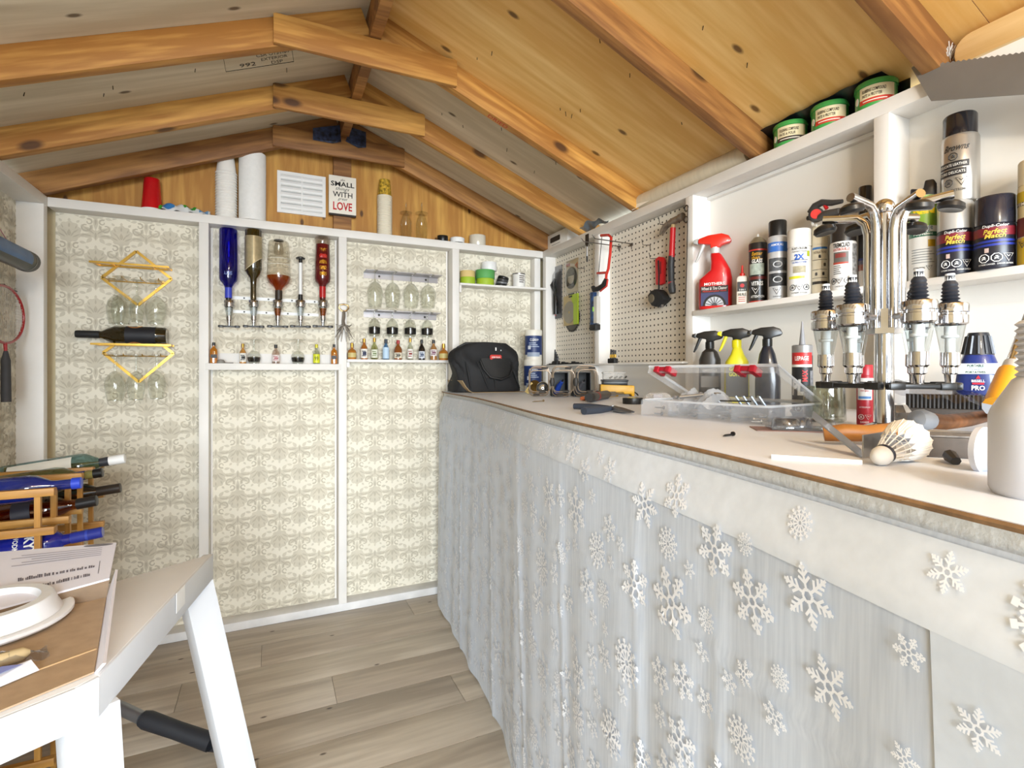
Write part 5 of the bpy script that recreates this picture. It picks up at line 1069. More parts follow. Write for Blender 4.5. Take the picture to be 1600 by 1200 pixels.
t = can('spray_can', 'yellow and cream wood polish can cut off by the right edge', l4, r4, h4, M('d6c79a', .4, key='can_polish'), M('d9cdb0', .45, key='cap_polish'), .22, seg=[('band', -90, 90, .60, .70, M('c4a92a', .4, key='polish_yellow')), ('band', -90, 90, .27, .45, M('6a2a24', .4, var=.3, key='polish_red')), ('band', -90, 90, .01, .26, M('c9a91e', .4, key='polish_yellow2')), ('name_bar', -90, -20, .565, .60, M('3a2020', .4))]); tx(t, 'WEIMAN', r4, h4, 1.2, .03, .582, 'efe9da', x=-.8); hazard(t, r4, h4 * .2, r4 * .26, -45, M('2a2826', .5), 'v')

# ---- on the right plate
PXC = XR + .048
p = P(866, 395, X=PXC); a, b = P(850, 380, X=XR + .012), P(886, 372, X=XR + .012); h = P(868, 352, X=XR + .03).z - PZ1
t = thing('storage_box', 'small white box with a black oval grip on the wall plate in the corner', 'box', (XR + .014, b.y, PZ1)); w = a.y - b.y
mk('carton', box(0, .074, 0, w, 0, h * .62), M('e8e4dc', .5, key='box_white'), t, bevel=.001)
mk('grip_oval', pyz(rrect(w * .30, w * .72, h * .24, h * .46, .008), -.0012, .001), M('2a2824', .5), t); mk('print_line', box(-.001, 0, w * .3, w * .66, h * .12, h * .135), M('6a655c', .5), t)
t = thing('foil_scrap', 'crumpled blue-grey foil scrap hanging over the plate edge', 'scrap', P(925, 356, X=XR + .01)); q = depth(t.location) / F
mk('sheet', grid(lambda u, v: (-.03 + .06 * v + .008 * math.sin(u * 9), (.5 - u) * 46 * q * 1.3, .004 + .014 * math.sin(PI * u) * (1 - v) + .006 * math.sin(u * 14 + v * 5) + .010 * u), 14, 5), M('8b97a2', .25, .4, var=.15, key='foil'), t, solid=.0006)
a, b = P(1006, 319, X=PXC), P(1178, 245, X=PXC); rr_ = .036
t = thing('paper_roll', 'long cream paper roll lying along the right wall plate', 'roll', (XR + .034, a.y, PZ1 + rr_))
L = a.y - b.y
mk('roll', tube([(0, -L * k / 14, .0007 * math.sin(k * 2)) for k in range(15)], [rr_ * (1 - .012 * (k % 3)) for k in range(15)], 20), M('cdbfa6', .85, var=.05, scale=8, key='cream_paper', stretch=(1, 9, 1)), t)
mk('loose_flap', grid(lambda u, v: (-.028 - .012 * v * (1 - u), -.11 * u + .015, .018 - .052 * v + .015 * u * v), 8, 6), M('e3dac9', .85, key='cream_flap'), t, solid=.0008)
grnp = M('3f9a4a', .35, var=.06, coat=.2, key='tin_green')
for k, (pl, pr, pt, nm, sub, bandc) in enumerate(((1206.5, 1264, 188, 'POLISHING COMPOUND', 'PATE A POLIR', '3a2e28'), (1263.5, 1330, 158, 'RUBBING COMPOUND', 'PATE A FROTTER', 'c23a28'), (1327.5, 1410, 124, 'RUBBING COMPOUND', 'PATE A FROTTER', 'c23a28'))):
    loc, r, h = stand(pl, pr, pt, PZ1, X=PXC - .002); h = max(.045, h * .80)
    r = min(r, .05)
    t = thing('compound_tin', ('green tin of polishing compound with a dark band, farthest of three', 'green tin of rubbing compound, middle of the three', 'green tin of rubbing compound, nearest of the three')[k], 'tin', loc, rotz=toward(loc), group='green compound tins on the wall plate')
    mk('tin_body', lathe([(0, 0), (r * .93, 0), (r * .95, .004), (r * .95, h * .84), (0, h * .84)], 36), grnp, t); mk('lid', lathe([(r * .96, h * .80), (r, h * .80), (r, h * .97), (r * .97, h), (r * .9, h), (r * .88, h * .95), (0, h * .95)], 36), grnp, t)
    rl = r * .95
    mk('label', patch(rl, -48, 55, h * .22, h * .78, 16, .0006), M('dfd0a8', .5, var=.05, key='tin_cream'), t); mk('label_band', patch(rl, -48, 55, h * .12, h * .30, 16, .001), M(bandc, .5), t)
    tx(t, nm, rl, h, 1.15, .13, .60, '2a2420', x=-.1, shear=.2, off=.0014); tx(t, sub, rl, h, .95, .12, .42, '2a2420', x=-.2, shear=.2, off=.0014); mk('band_print', patch(rl, -36, 30, h * .19, h * .225, 12, .0014), M('eadfcf', .5), t)
    mk('logo_oval', at(tf(lathe([(0, .0006), (r * .17, .0006), (r * .17, 0)], 18), Matrix.Rotation(R(90), 4, 'X')), 0, 0, 0), M('ece6dc', .5, key='oval_white'), t).matrix_local = Matrix.Rotation(R(-60), 4, 'Z') @ Matrix.Translation((0, -rl - .0006, h * .36)) @ Matrix.Diagonal((.75, 1, 1.2, 1))
# black plastic sheet tucked over the tins
a, b, c_, d_ = P(1204, 196, X=PXC + .03), P(1396, 108, X=PXC + .03), P(1432, 122, X=PXC + .02), P(1210, 222, X=PXC + .03)
t = thing('plastic_sheet', 'folded black plastic sheet tucked behind and over the green tins', 'sheet', (0, 0, 0))
def blk_sheet(u, v):
    top = P(1204 + 192 * u, 196 - 88 * u, X=PXC + .012); x = XR + .004 + .082 * v
    roof = rafter_z(x) + RH - .012
    y = top.y; z = min(roof - .004, PZ1 + .086) + .002 * math.sin(u * 30 + v * 7)
    return (x + .005, y - .01 * v, z - (.0 if v < .8 else .02))
mk('sheet', grid(blk_sheet, 20, 6), M('15171c', .3, var=.3, scale=30, bump=.5, key='black_film'), t, solid=.001)
mk('hanging_side', grid(lambda u, v: (XR + WD - .004 + .002 * math.sin(u * 25), P(1204 + 210 * u, 200, X=XR + .06).y, PZ1 + .002 + .07 * v), 16, 3), M('15171c', .3, var=.3, scale=30, bump=.5, key='black_film'), t, solid=.001)
# hand saw hung in front of the plate
XS = XR - .014
pts = [P(*p, X=XS) for p in ((1424, 106), (1700, 70), (1700, 141), (1455, 158))]
o = pts[0].copy(); t = thing('hand_saw', 'steel hand saw blade with fine teeth resting over the top plate', 'saw', o)
top = [(pts[0].lerp(pts[1], k / 60)) for k in range(61)]; poly = []
for k, p in enumerate(top): poly.append((p.y - o.y, p.z - o.z + (.0035 if k % 2 else 0)))
poly += [(p.y - o.y, p.z - o.z) for p in pts[2:]]
mk('blade', pyz(poly, -.0006, .0006), M('8f8d8a', .42, .6, var=.08, scale=5, key='saw_steel'), t, smooth=0)
hb = P(1760, 105, X=XS) - o
mk('handle', pyz([(hb.y + a_, hb.z + b_) for a_, b_ in ((.06, .05), (.0, .06), (-.08, .03), (-.10, -.05), (-.06, -.08), (-.03, -.04), (.0, -.06), (.05, -.05))], -.011, .011), wood('saw_handle', 'd9b27a', 'b3864a', 1, 1.2, 0), t, bevel=.004)
# pale wooden float and a white brush tuft lying on the plate behind the saw
p = P(1560, 90, X=PXC)
t = thing('wooden_block', 'pale rounded wooden block lying on the plate above the saw', 'wood block', (PXC - .01, p.y, PZ1)); hh = P(1540, 66, X=PXC - .02).z - PZ1
mk('block', pyz(rrect(-.16, .07, .0, .075, .034, 6), -.022, .022), wood('pale_block', 'e6c690', 'cfa668', 1, .9, 0), t, bevel=.004); mk('base_strip', box(-.03, .03, -.15, .06, -.0, .008), M('c9b48a', .6), t)
p = P(1478, 98, X=PXC - .01); t = thing('brush_tuft', 'white bristle tuft lying on the plate beside the wooden block', 'brush', (p.x, p.y, PZ1))
mk('ferrule', lathe([(0, .001), (.02, .001), (.02, .02), (0, .02)], 14), M('8a8580', .4, .5), t)
bz = p.z - PZ1; o_ = mk('bristles', join(*[tube([(rnd.uniform(-.012, .012), rnd.uniform(-.012, .012), .015), (rnd.uniform(-.03, .03), rnd.uniform(-.03, .03), .03 + rnd.uniform(.02, .045))], .0009, 4) for k in range(130)]), M('d9d6d0', .7, key='bristle'), t); o_['kind'] = 'stuff'
# ------------------------------------------------------------------ things on the counter
def ctp(px, py): return P(px, py, Z=CT)
# black tool bag
bl, br = P(705, 600, Y=2.52), P(809, 600, Y=2.52); bw = br.x - bl.x; bh = P(757, 537.5, Y=2.5).z - CT
t = thing('tool_bag', 'black fabric tool bag with a red logo at the far end of the counter', 'bag', ((bl.x + br.x) / 2, 2.535, CT)); bagm = M('1c1c1e', .75, var=.25, scale=9, bump=.6, key='bag_black')
def bagf(u, v):
    a = 2 * PI * u; z = bh * v
    prof = 1.0 if v < .12 else 1 - .10 * math.sin(PI * min(1, (v - .12) / .5)) if v < .62 else 1.0 - .55 * max(0, (v - .72) / .28) ** 2.6
    wx = bw / 2 * prof; wy = .10 * (1 - .55 * v ** 1.6)
    sx = math.copysign(abs(math.cos(a)) ** .45, math.cos(a)); sy = math.copysign(abs(math.sin(a)) ** .6, math.sin(a))
    wob = .006 * math.sin(a * 5 + v * 9) * math.sin(PI * v) + .004 * math.sin(a * 11 + v * 17) * math.sin(PI * v)
    return (sx * (wx + wob), sy * (wy + wob), z)
v, f = grid(bagf, 48, 18, True); f.append(tuple(range(47, -1, -1))); top = 18 * 48; f.append(tuple(range(top, top + 48)))
mk('bag_body', (v, f), bagm, t)
mk('zip_ridge', tube([(-bw * .47, 0, bh * .72), (-bw * .40, -.01, bh * .90), (-bw * .3, -.02, bh * .985), (0, -.022, bh * 1.0), (bw * .3, -.02, bh * .985), (bw * .42, -.01, bh * .88), (bw * .47, 0, bh * .68)], .007, 8), M('141415', .6, key='bag_trim'), t)
mk('handle_strap', tube([(-bw * .14, -.078, bh * .62), (-bw * .11, -.095, bh * .45), (-bw * .03, -.112, bh * .29), (bw * .12, -.118, bh * .245), (bw * .25, -.112, bh * .31), (bw * .31, -.098, bh * .45), (bw * .32, -.08, bh * .6)], .0065, 8), M('121213', .6, key='bag_strap'), t)
mk('front_pocket', grid(lambda u, v: (-bw * .13 + bw * .44 * u, -.079 - .020 * math.sin(PI * u) * (1 - v * .3) - .012 * (1 - v), bh * (.28 + .4 * v)), 12, 8), M('201f1e', .75, var=.2, scale=12, bump=.5, key='bag_pocket'), t, solid=.002)
for x0_, x1_ in ((-.36, -.30), (-.2, -.05), (.02, .06), (.28, .42)): mk('fabric_fold', tube([(bw * x0_, -.083, bh * .62), (bw * (x0_ + x1_) / 2, -.099, bh * .35), (bw * x1_, -.100, bh * .06)], [.002, .006, .003], 6), bagm, t)
mk('logo_badge', pxz(rrect(-.032, .032, -.0125, .0125, .009), -.004, 0), M('c9352c', .45, key='badge_red'), t, loc=(bw * .07, -.088, bh * .70)); text('HYPER TOUGH', .048, .008, parent=t, mat=M('f2ece8', .5), loc=(bw * .07, -.092, bh * .70), shear=.2, fill=3)
mk('paint_spot', box(-.003, .003, -.003, 0, -.008, .008), whitep, t, loc=(bw * .075, -.086, bh * .87)); mk('paint_spot', box(-.002, .002, -.003, 0, -.003, .003), whitep, t, loc=(bw * .15, -.086, bh * .845))
# curled fibreboard offcut under the bag
t = thing('board_offcut', 'bent tan board curling up against the back wall under the tool bag', 'board', (0, 0, 0))
mk('board', grid(lambda u, v: (.845 + .36 * u, 2.40 + .24 * v, CT + .0015 + .06 * max(0, 1 - u * 6) ** 2), 20, 4), M('b49a74', .7, var=.06, key='tan_board'), t, solid=.0022)
bpy.data.objects['tool_bag'].location.z = CT + .0045
# wipes canisters
def canister(label, pl, pr, pt, zb, Y, top):
    loc, r, h = stand(pl, pr, pt, zb, Y=Y)
    t = thing('wipes_canister', label, 'canister', loc, rotz=face(loc), group='wipes canisters in the corner')
    mk('canister_body', lathe([(0, 0), (r * .98, 0), (r * .98, h * .9), (0, h * .9)], 28), M('e6e0d2', .45, key='canister_white'), t); mk('lid', lathe([(r * .98, h * .84), (r * 1.02, h * .84), (r * 1.02, h * .97), (r * .96, h), (0, h)], 28), M('ece6d8', .4, key='canister_lid'), t)
    mk('label', patch(r * .985, -100, 100, h * .16, h * .80, 20, .0006), M('22376b', .45, var=.15, key='wipes_navy'), t); mk('label_arc', patch(r * .985, -45, 45, h * .1, h * .24, 12, .001), M('9aa6b8', .5, key='wipes_grey'), t)
    text('CLEAN+', r * 1.0, h * .09, parent=t, mat=whitep, bend=r * .985, loc=(r * .1, 0, h * .66), off=.0014, fill=2)
    for k in range(3): mk('label_print', patch(r * .985, -30, 40 - 12 * k, h * (.42 + .06 * k), h * (.445 + .06 * k), 6, .0012), M('aebad0', .5), t)
    mk('seal_print', patch(r * .985, -38, -18, h * .34, h * .46, 5, .0013), M('d3d7dc', .5), t); return h
CYY = 2.60
h1 = canister('wipes canister standing on the counter under the other one', 818.5, 846.5, 562, CT, CYY, 0)
canister('wipes canister stacked on top of the other one in the corner', 820, 847, 516, CT + h1, CYY + .004, 1)
# wire stand with black bins
def wp(px, py, d=0): p = P(px, 621, Z=CT + .004); return p
wireb = M('a89a8a', .35, .7, key='wire_tan')
base = [P(x, 622, Z=CT) for x in (826, 862, 898, 938)]
t = thing('wire_organizer', 'row of three looped wire frames standing on the counter', 'wire rack', ((base[0].x + base[3].x) / 2, (base[0].y + base[3].y) / 2, CT)); o = t.location.copy()
d = (base[3] - base[0]); d.z = 0; Lw = d.length; d.normalize(); nb = Vector((-d.y, d.x, 0)); hh = P(880, 571, T=depth(o)).z - CT
tapem = M('33302d', .6, key='tape_black')
for k in range(3):
    for j in range(3):
        a0, a1 = -Lw / 2 + Lw * k / 3 + .006, -Lw / 2 + Lw * (k + 1) / 3 - .006; off = nb * (.02 + .045 * j)
        pts = [o * 0 + d * x + off + Vector((0, 0, z)) for x, z in rrect(a0 + rnd.uniform(-.003, .003), a1 + rnd.uniform(-.003, .003), .004 + .010 * (2 - j), hh - .012 * (j == 0) - rnd.uniform(0, .01), .02, 5)]
        mk('wire_loop', tube(pts, .0022, 6, closed=True), wireb, t)
    for z_, s0 in ((.012, .2), (.026, .45), (hh - .01, .55)):
        a = -Lw / 2 + Lw * (k + s0) / 3; mk('tape_wrap', tube([d * a + nb * .02 + Vector((0, 0, z_)), d * (a + Lw * .09) + nb * .02 + Vector((0, 0, z_))], .0042, 6), tapem, t)
for k in (1, 2): mk('joint_wrap', tube([d * (-Lw / 2 + Lw * k / 3) + nb * .02 + Vector((0, 0, z)) for z in (hh * .36, hh * .5, hh * .62)], [.007, .011, .007], 8), tapem, t)
for k, (a0, a1, lab) in enumerate(((.36, .60, 'black open bin behind the middle wire loop'), (.68, .93, 'black open bin behind the right wire loop'))):
    c = o + d * (Lw * ((a0 + a1) / 2 - .5)) + nb * .175; w = Lw * (a1 - a0)
    tb = thing('storage_bin', lab, 'bin', (c.x, c.y, CT), rotz=math.atan2(d.y, d.x), group='black bins behind the wire loops'); bm_ = M('0f0f10', .5, var=.2, key='bin_black')
    mk('bin_floor', box(-w / 2, w / 2, -.06, .06, 0, .003), bm_, tb); mk('bin_wall', box(-w / 2, w / 2, .057, .06, .003, hh * .8), bm_, tb); mk('bin_wall', box(-w / 2, -w / 2 + .003, -.06, .057, .003, hh * .8), bm_, tb); mk('bin_wall', box(w / 2 - .003, w / 2, -.06, .057, .003, hh * .8), bm_, tb); mk('bin_wall', box(-w / 2 + .003, w / 2 - .003, -.06, .057, hh * .8 - .003, hh * .8), bm_, tb)
    tl = thing('hand_tool', ('small blue tool inside the middle black bin', 'grey cable end inside the right black bin')[k], 'tool', (c.x, c.y, CT + .0035), rotz=math.atan2(d.y, d.x)); cm = (M('2f4fb0', .4, key='tool_blue'), M('5a5a5e', .4, key='cable_grey'))[k]
    mk('tool_body', tube([(-.01, .02, .01), (.0, .0, .04), (.01, -.02, hh * .45)], [.012, .011, .008], 8), cm, tl); mk('tool_tip', tube([(.01, -.02, hh * .45), (.014, -.03, hh * .52)], .004, 6), steel, tl)
# door hardware
p = ctp(848, 617); s = depth(p) / F; kf = face(p)
t = thing('lockset', 'round brushed steel door knob lying in the left wire loop', 'door knob', (p.x, p.y, CT + 10.5 * s), rotz=kf)
mk('knob_face', rot(lathe([(0, .002), (2.2 * s, .002), (2.6 * s, .006), (5.5 * s, .004), (6.5 * s, -.002), (7.2 * s, -.002), (9.2 * s, .004), (10.2 * s, 0), (10.2 * s, -.02), (5 * s, -.03), (0, -.03)], 30), 'X', 90), M('c4c0b8', .2, .9, key='knob_steel'), t); mk('dark_ring', rot(lathe([(6.0 * s, .0035), (7.4 * s, .0035), (7.4 * s, -.001), (6.0 * s, -.001)], 30), 'X', 90), M('3a3530', .4, .5), t); mk('latch_button', rot(lathe([(0, .008), (1.4 * s, .008), (1.4 * s, .002)], 14), 'X', 90), M('6a6258', .3, .8), t)
p = ctp(829, 615); t = thing('door_latch', 'tarnished brass door latch plates lying left of the steel knob', 'door latch', (p.x, p.y, CT), rotz=kf); brs = M('8a7444', .35, .8, var=.25, scale=40, key='old_brass')
mk('rose_plate', tf(lathe([(0, -.003), (.030, -.003), (.032, .002), (.012, .006), (0, .006)], 24), Matrix.Translation((.016, .0, .034)) @ Matrix.Rotation(R(62), 4, 'X') @ Matrix.Rotation(R(-20), 4, 'Y')), brs, t); mk('strike_plate', tf(box(-.012, .012, -.0015, .0015, 0, .055), Matrix.Translation((-.018, .004, .002)) @ Matrix.Rotation(R(35), 4, 'Y')), brs, t); mk('bolt_barrel', tube([(.01, -.02, .008), (.045, -.03, .016)], .0075, 10), M('c9a862', .25, .9, key='brass_bolt'), t)
def nail(px, py, lab, L, ang, col, r=.0019, cat='nail'):
    p = ctp(px, py); t = thing(cat.replace(' ', '_'), lab, cat, (p.x, p.y, CT), rotz=ang); mk('shank', tube([(0, 0, r * 1.6), (L * .8, 0, r * 1.4), (L, 0, r)], [r, r, r * .3], 6), M(col, .4, .6), t); mk('head', tube([(-.002, 0, r * 2.2), (.001, 0, r * 2.2)], r * 2.1, 10), M(col, .4, .6), t)
nail(849, 628, 'single nail lying on the counter in front of the wire loops', .045, PI + .1, '8a7a62'); nail(1145, 681.5, 'single black screw lying alone near the counter edge', .024, PI + .12, '2a2a2c', .0017, 'screw')
# screwdriver
a, b, c = ctp(921, 629), ctp(951, 622), ctp(985, 618)
t = thing('screwdriver', 'ratchet screwdriver with thick grey and black handle on the counter', 'screwdriver', (a.x, a.y, CT)); L_ = [Vector((q.x - a.x, q.y - a.y, z)) for q, z in ((a, .017), (b, .015), (c, .012))]
mk('handle', tube([L_[0], L_[0].lerp(L_[1], .12), L_[0].lerp(L_[1], .3), L_[0].lerp(L_[1], .85), L_[1]], [.013, .0165, .015, .0165, .011], 14), M('4a4744', .5, key='driver_grey'), t)
mk('end_cap', tube([L_[0].lerp(L_[1], -.04), L_[0].lerp(L_[1], .05)], [.014, .0168], 14), M('1f1f20', .5), t); mk('shaft', tube([L_[1], L_[1].lerp(L_[2], .25), L_[1].lerp(L_[2], .26), L_[2]], [.010, .010, .006, .006], 10), steel, t); mk('red_ring', tube([L_[0].lerp(L_[1], .3), L_[0].lerp(L_[1], .36)], .0158, 14), M('8a2a22', .5), t)
p = ctp(913, 626); t = thing('wire_connector', 'small translucent orange wire connector beside the screwdriver', 'connector', (p.x, p.y, CT), rotz=.3); mk('shell', at(rot(lathe([(0, 0), (.007, .001), (.008, .02), (.004, .034), (0, .034)], 12), 'Y', 90), -.015, 0, .008), M('d97a4a', .3, coat=.3, key='orange_clear'), t); mk('wing', box(-.012, .012, -.010, .010, .004, .008), M('d97a4a', .3, coat=.3, key='orange_clear'), t)
p = ctp(925, 617); t = thing('handle_bar', 'dark navy tool handle lying behind the orange connector', 'tool', (p.x, p.y, CT), rotz=-.4); mk('body', cbox((0, 0, .009), (.07, .022, .018)), M('26304a', .5, key='navy'), t, bevel=.004); mk('plate', cbox((.01, 0, .0185), (.03, .014, .001)), M('5a6a8a', .5), t)
# yellow tool with black tray and clear case on it
p = P(963, 614, X=XR - .11); p.z = CT; s = depth(p) / F
t = thing('stud_finder', 'yellow and black tool case on the counter below the ledge', 'tool', (p.x, p.y, CT), rotz=face(p) + .15); w = 52 * s
ylw = M('d9a416', .4, key='tool_yellow')
mk('yellow_base', pxz([(-w / 2, 0), (w * .02, 0), (w * .04, .010), (w * .40, .010), (w * .42, 0), (w / 2, 0), (w / 2, .045), (-w / 2, .05)], -.035, .035), ylw, t, bevel=.003); mk('black_tray', box(-w * .42, w * .30, -.033, .033, .046, .066), black, t, bevel=.002); mk('black_lip', box(-w * .44, w * .32, -.036, .036, .062, .070), black, t, bevel=.002)
t2 = thing('clear_case', 'small clear plastic case on top of the yellow and black tool', 'case', (p.x, p.y, CT + .0705), rotz=t.rotation_euler.z)
mk('case_shell', box(-w * .40, w * .22, -.028, .028, 0, .034), hazy('c9c4ba', .35), t2, bevel=.004); mk('case_lid', box(-w * .42, w * .24, -.030, .030, .026, .030), hazy('b9b4aa', .5), t2)
for k in range(4): mk('case_content', tube([(-w * .2 + .02 * k, -.01, .006), (-w * .2 + .02 * k + .012, .008, .012)], .004, 6), M('55524e', .4, .5), t2)
mk('cord_end', tube([(w * .48, -.02, .02), (w * .56, -.03, .012), (w * .62, -.02, .004)], .003, 6), blackm, t)
p = ctp(988.5, 631); s = depth(p) / F; tape('electrical_tape', 'flat roll of black electrical tape on the counter beside the screwdriver', (p.x, p.y, CT), 15.5 * s, 9.5 * s, black, M('c9b23a', .5, key='yellow_core'), .55)
# pliers
o = ctp(945, 643); q0, q1, jn, tip = ctp(897, 640), ctp(912, 648), ctp(957, 643.5), ctp(989, 648)
t = thing('pliers', 'dark blue-grey handled pliers lying open near the counter edge', 'pliers', (o.x, o.y, CT)); V_ = lambda q, z: Vector((q.x - o.x, q.y - o.y, z)); plm = M('2f3642', .55, key='plier_grip')
mk('handle', tube([V_(q0, .009), V_(q0.lerp(jn, .45), .010) + Vector((.006, .010, 0)), V_(jn, .009)], [.008, .0085, .006], 10), plm, t); mk('handle', tube([V_(q1, .009), V_(q1.lerp(jn, .45), .009) + Vector((-.004, -.006, 0)), V_(jn, .009)], [.0095, .0095, .006], 10), plm, t)
mk('pivot', tube([V_(jn, .002), V_(jn, .016)], .009, 14), steel, t)
for s_ in (-1, 1): e = V_(tip, .006) + Vector((s_ * .006, s_ * .004, 0)); mk('jaw', tube([V_(jn, .009), V_(jn, .008).lerp(e, .5) + Vector((s_ * .004, 0, 0)), e], [.008, .006, .002], 8), M('7a7a7c', .3, .85, key='jaw_steel'), t)
# parts organiser with its lid open
orot = R(9); oc = Vector((.910, .845, CT)); ow, od, oh = .20, .31, .036        # local x across (towards the wall), y along the counter
t = thing('parts_organizer', 'clear plastic parts organizer with its hinged lid open and red latches', 'organizer', oc, rotz=orot)
cp = hazy('dfe3ea', .12, .3); cpl = hazy('dde0e4', .15, .25)
mk('tray_floor', box(-ow / 2, ow / 2, -od / 2, od / 2, 0, .002), cp, t); mk('tray_wall', box(-ow / 2, -ow / 2 + .002, -od / 2, od / 2, .002, oh), cp, t); mk('tray_wall', box(ow / 2 - .002, ow / 2, -od / 2, od / 2, .002, oh), cp, t); mk('tray_wall', box(-ow / 2 + .002, ow / 2 - .002, -od / 2, -od / 2 + .002, .002, oh), cp, t); mk('tray_wall', box(-ow / 2 + .002, ow / 2 - .002, od / 2 - .002, od / 2, .002, oh), cp, t)
mk('tray_rim', tube([(x, y, oh) for x, y in rrect(-ow / 2, ow / 2, -od / 2, od / 2, .012, 4)], .0025, 6, closed=True), hazy('e6eaf0', .5), t)
for k in (1, 2, 3): mk('divider', box(-ow / 2 + .002, ow / 2 - .002, -od / 2 + od * k / 4 - .0008, -od / 2 + od * k / 4 + .0008, .002, oh - .004), cp, t)
for k in (1, 2): mk('divider', box(-ow / 2 + ow * k / 3 - .0008, -ow / 2 + ow * k / 3 + .0008, -od / 2 + .002, od / 2 - .002, .002, oh - .004), cp, t)
lid = mk('lid', join(grid(lambda u, v: ((v) * ow * .93, (u - .5) * od * (1 - .0 * v), 0), 2, 2)), cpl, t, solid=.0018); lid.location = (ow / 2, 0, oh + .002); lid.rotation_euler = (0, R(204), 0)
rimp = [(0, -od / 2), (ow * .93, -od / 2), (ow * .93, od / 2), (0, od / 2)]
mk('lid_rim', tube([(x, y, 0) for x, y in rimp], .0035, 6, closed=True), hazy('e6eaf0', .5), lid); mk('lid_flange', join(box(0, ow * .93, -od / 2 - .001, -od / 2 + .001, -.0, .016), box(0, ow * .93, od / 2 - .001, od / 2 + .001, -.0, .016), box(ow * .93 - .001, ow * .93 + .001, -od / 2, od / 2, 0, .016)), cpl, lid)
for y_ in (-od * .30, od * .36): mk('latch', join(box(ow * .93 - .022, ow * .93 + .008, y_ - .022, y_ - .010, .002, .016), box(ow * .93 - .022, ow * .93 + .008, y_ + .010, y_ + .022, .002, .016), box(ow * .93 - .016, ow * .93 + .004, y_ - .011, y_ + .011, .002, .012)), M('a3182a', .4, key='latch_red'), lid, bevel=.001)
def inbox(nm, label, cat, x, y, z, build, rz=0, grp='fasteners in the parts organizer'):
    q = Matrix.Rotation(orot, 3, 'Z') @ Vector((x, y, 0)); e = thing(nm, label, cat, oc + q + Vector((0, 0, z)), rotz=rz, group=grp); build(e); return e
scr = M('b9bcc0', .25, .9, key='zinc'); rs_ = random.Random(4)
def screwgeo(e, L=.03, r=.0022, m=None):
    mk('shank', tube([(0, 0, r), (L, 0, r)], [r, r * .6], 6), m or scr, e); mk('head', tube([(-.002, 0, r * 1.1), (0.0005, 0, r * 1.1)], r * 1.9, 8), m or scr, e)
k = 0
for cx in range(3):
    for cy in range(4):
        for j in range(4):
            x = -ow / 2 + ow * (cx + .5) / 3 + rs_.uniform(-.02, .02); y = -od / 2 + od * (cy + .5) / 4 + rs_.uniform(-.018, .018)
            inbox('screw', 'loose silver screw in a compartment of the parts organizer', 'screw', x * .92, y * .94, .0025 + .0045 * j, lambda e: screwgeo(e, rs_.uniform(.016, .026)), rs_.uniform(0, 6))
def bagpack(e):
    mk('film', grid(lambda u, v: ((u - .5) * .07 + .006 * math.sin(v * 8), (v - .5) * .07, .004 + .035 * math.sin(PI * u) * math.sin(PI * v) ** .6 + .006 * math.sin(u * 17 + v * 11)), 14, 12), hazy('e8ebf0', .4, .15), e)
    for j in range(6): mk('packed_screw', tube([(rs_.uniform(-.02, .02), rs_.uniform(-.02, .02), .012 + .003 * j), (rs_.uniform(-.02, .02), rs_.uniform(-.02, .02), .016 + .003 * j)], .0024, 6), scr, e)
inbox('fastener_bag', 'crumpled clear bag of screws heaped in the organizer', 'bag', .0, .03, .020, bagpack, .4); inbox('fastener_bag', 'clear bag of hinges beside the wrench in the organizer', 'bag', .02, .10, .020, bagpack, 1.2)
for j in range(4): inbox('hinge_plate', 'small zinc plate tilted in the organizer, %s of the row of four' % ('farthest', 'second farthest', 'second nearest', 'nearest')[j], 'plate', .02 + .008 * j, -.03 - .013 * j, .020, lambda e: mk('plate', tf(box(-.0012, .0012, -.013, .013, 0, .034), Matrix.Rotation(R(-32), 4, 'Y')), M('a7b4c4', .25, .9, key='plate_zinc'), e), R(-40))
def wrench(e): mk('shaft', tube([(0, 0, .004), (.07, 0, .012)], .0036, 8), scr, e); mk('jaw', tube([(-.012, .008, .003), (-.006, 0, .004), (-.012, -.008, .003)], .004, 8), scr, e); mk('ring_end', tube([(.078 + .008 * math.cos(q), .008 * math.sin(q), .013) for q in [2 * PI * i / 12 for i in range(12)]], .003, 6, closed=True), scr, e)
inbox('wrench', 'short combination wrench lying across the organizer', 'wrench', -.05, .085, .0395, wrench, -.7); inbox('black_strip', 'thin black plastic strip lying across the organizer dividers', 'strip', -.05, -.055, .0395, lambda e: mk('strip', box(-.03, .03, -.004, .004, 0, .003), black, e), -.9, None)
p = P(1028, 624, Z=CT); t = thing('clear_case', 'small clear plastic case left of the organizer hinge', 'case', (p.x, p.y, CT), rotz=face(p)); mk('shell', pxz([(-.045, 0), (.05, 0), (.045, .016), (.03, .026), (-.03, .026), (-.045, .016)], -.03, .03), hazy('d4cdc4', .35), t, bevel=.003); mk('content', cbox((.0, 0, .011), (.03, .03, .018)), M('c9c4cc', .4), t)
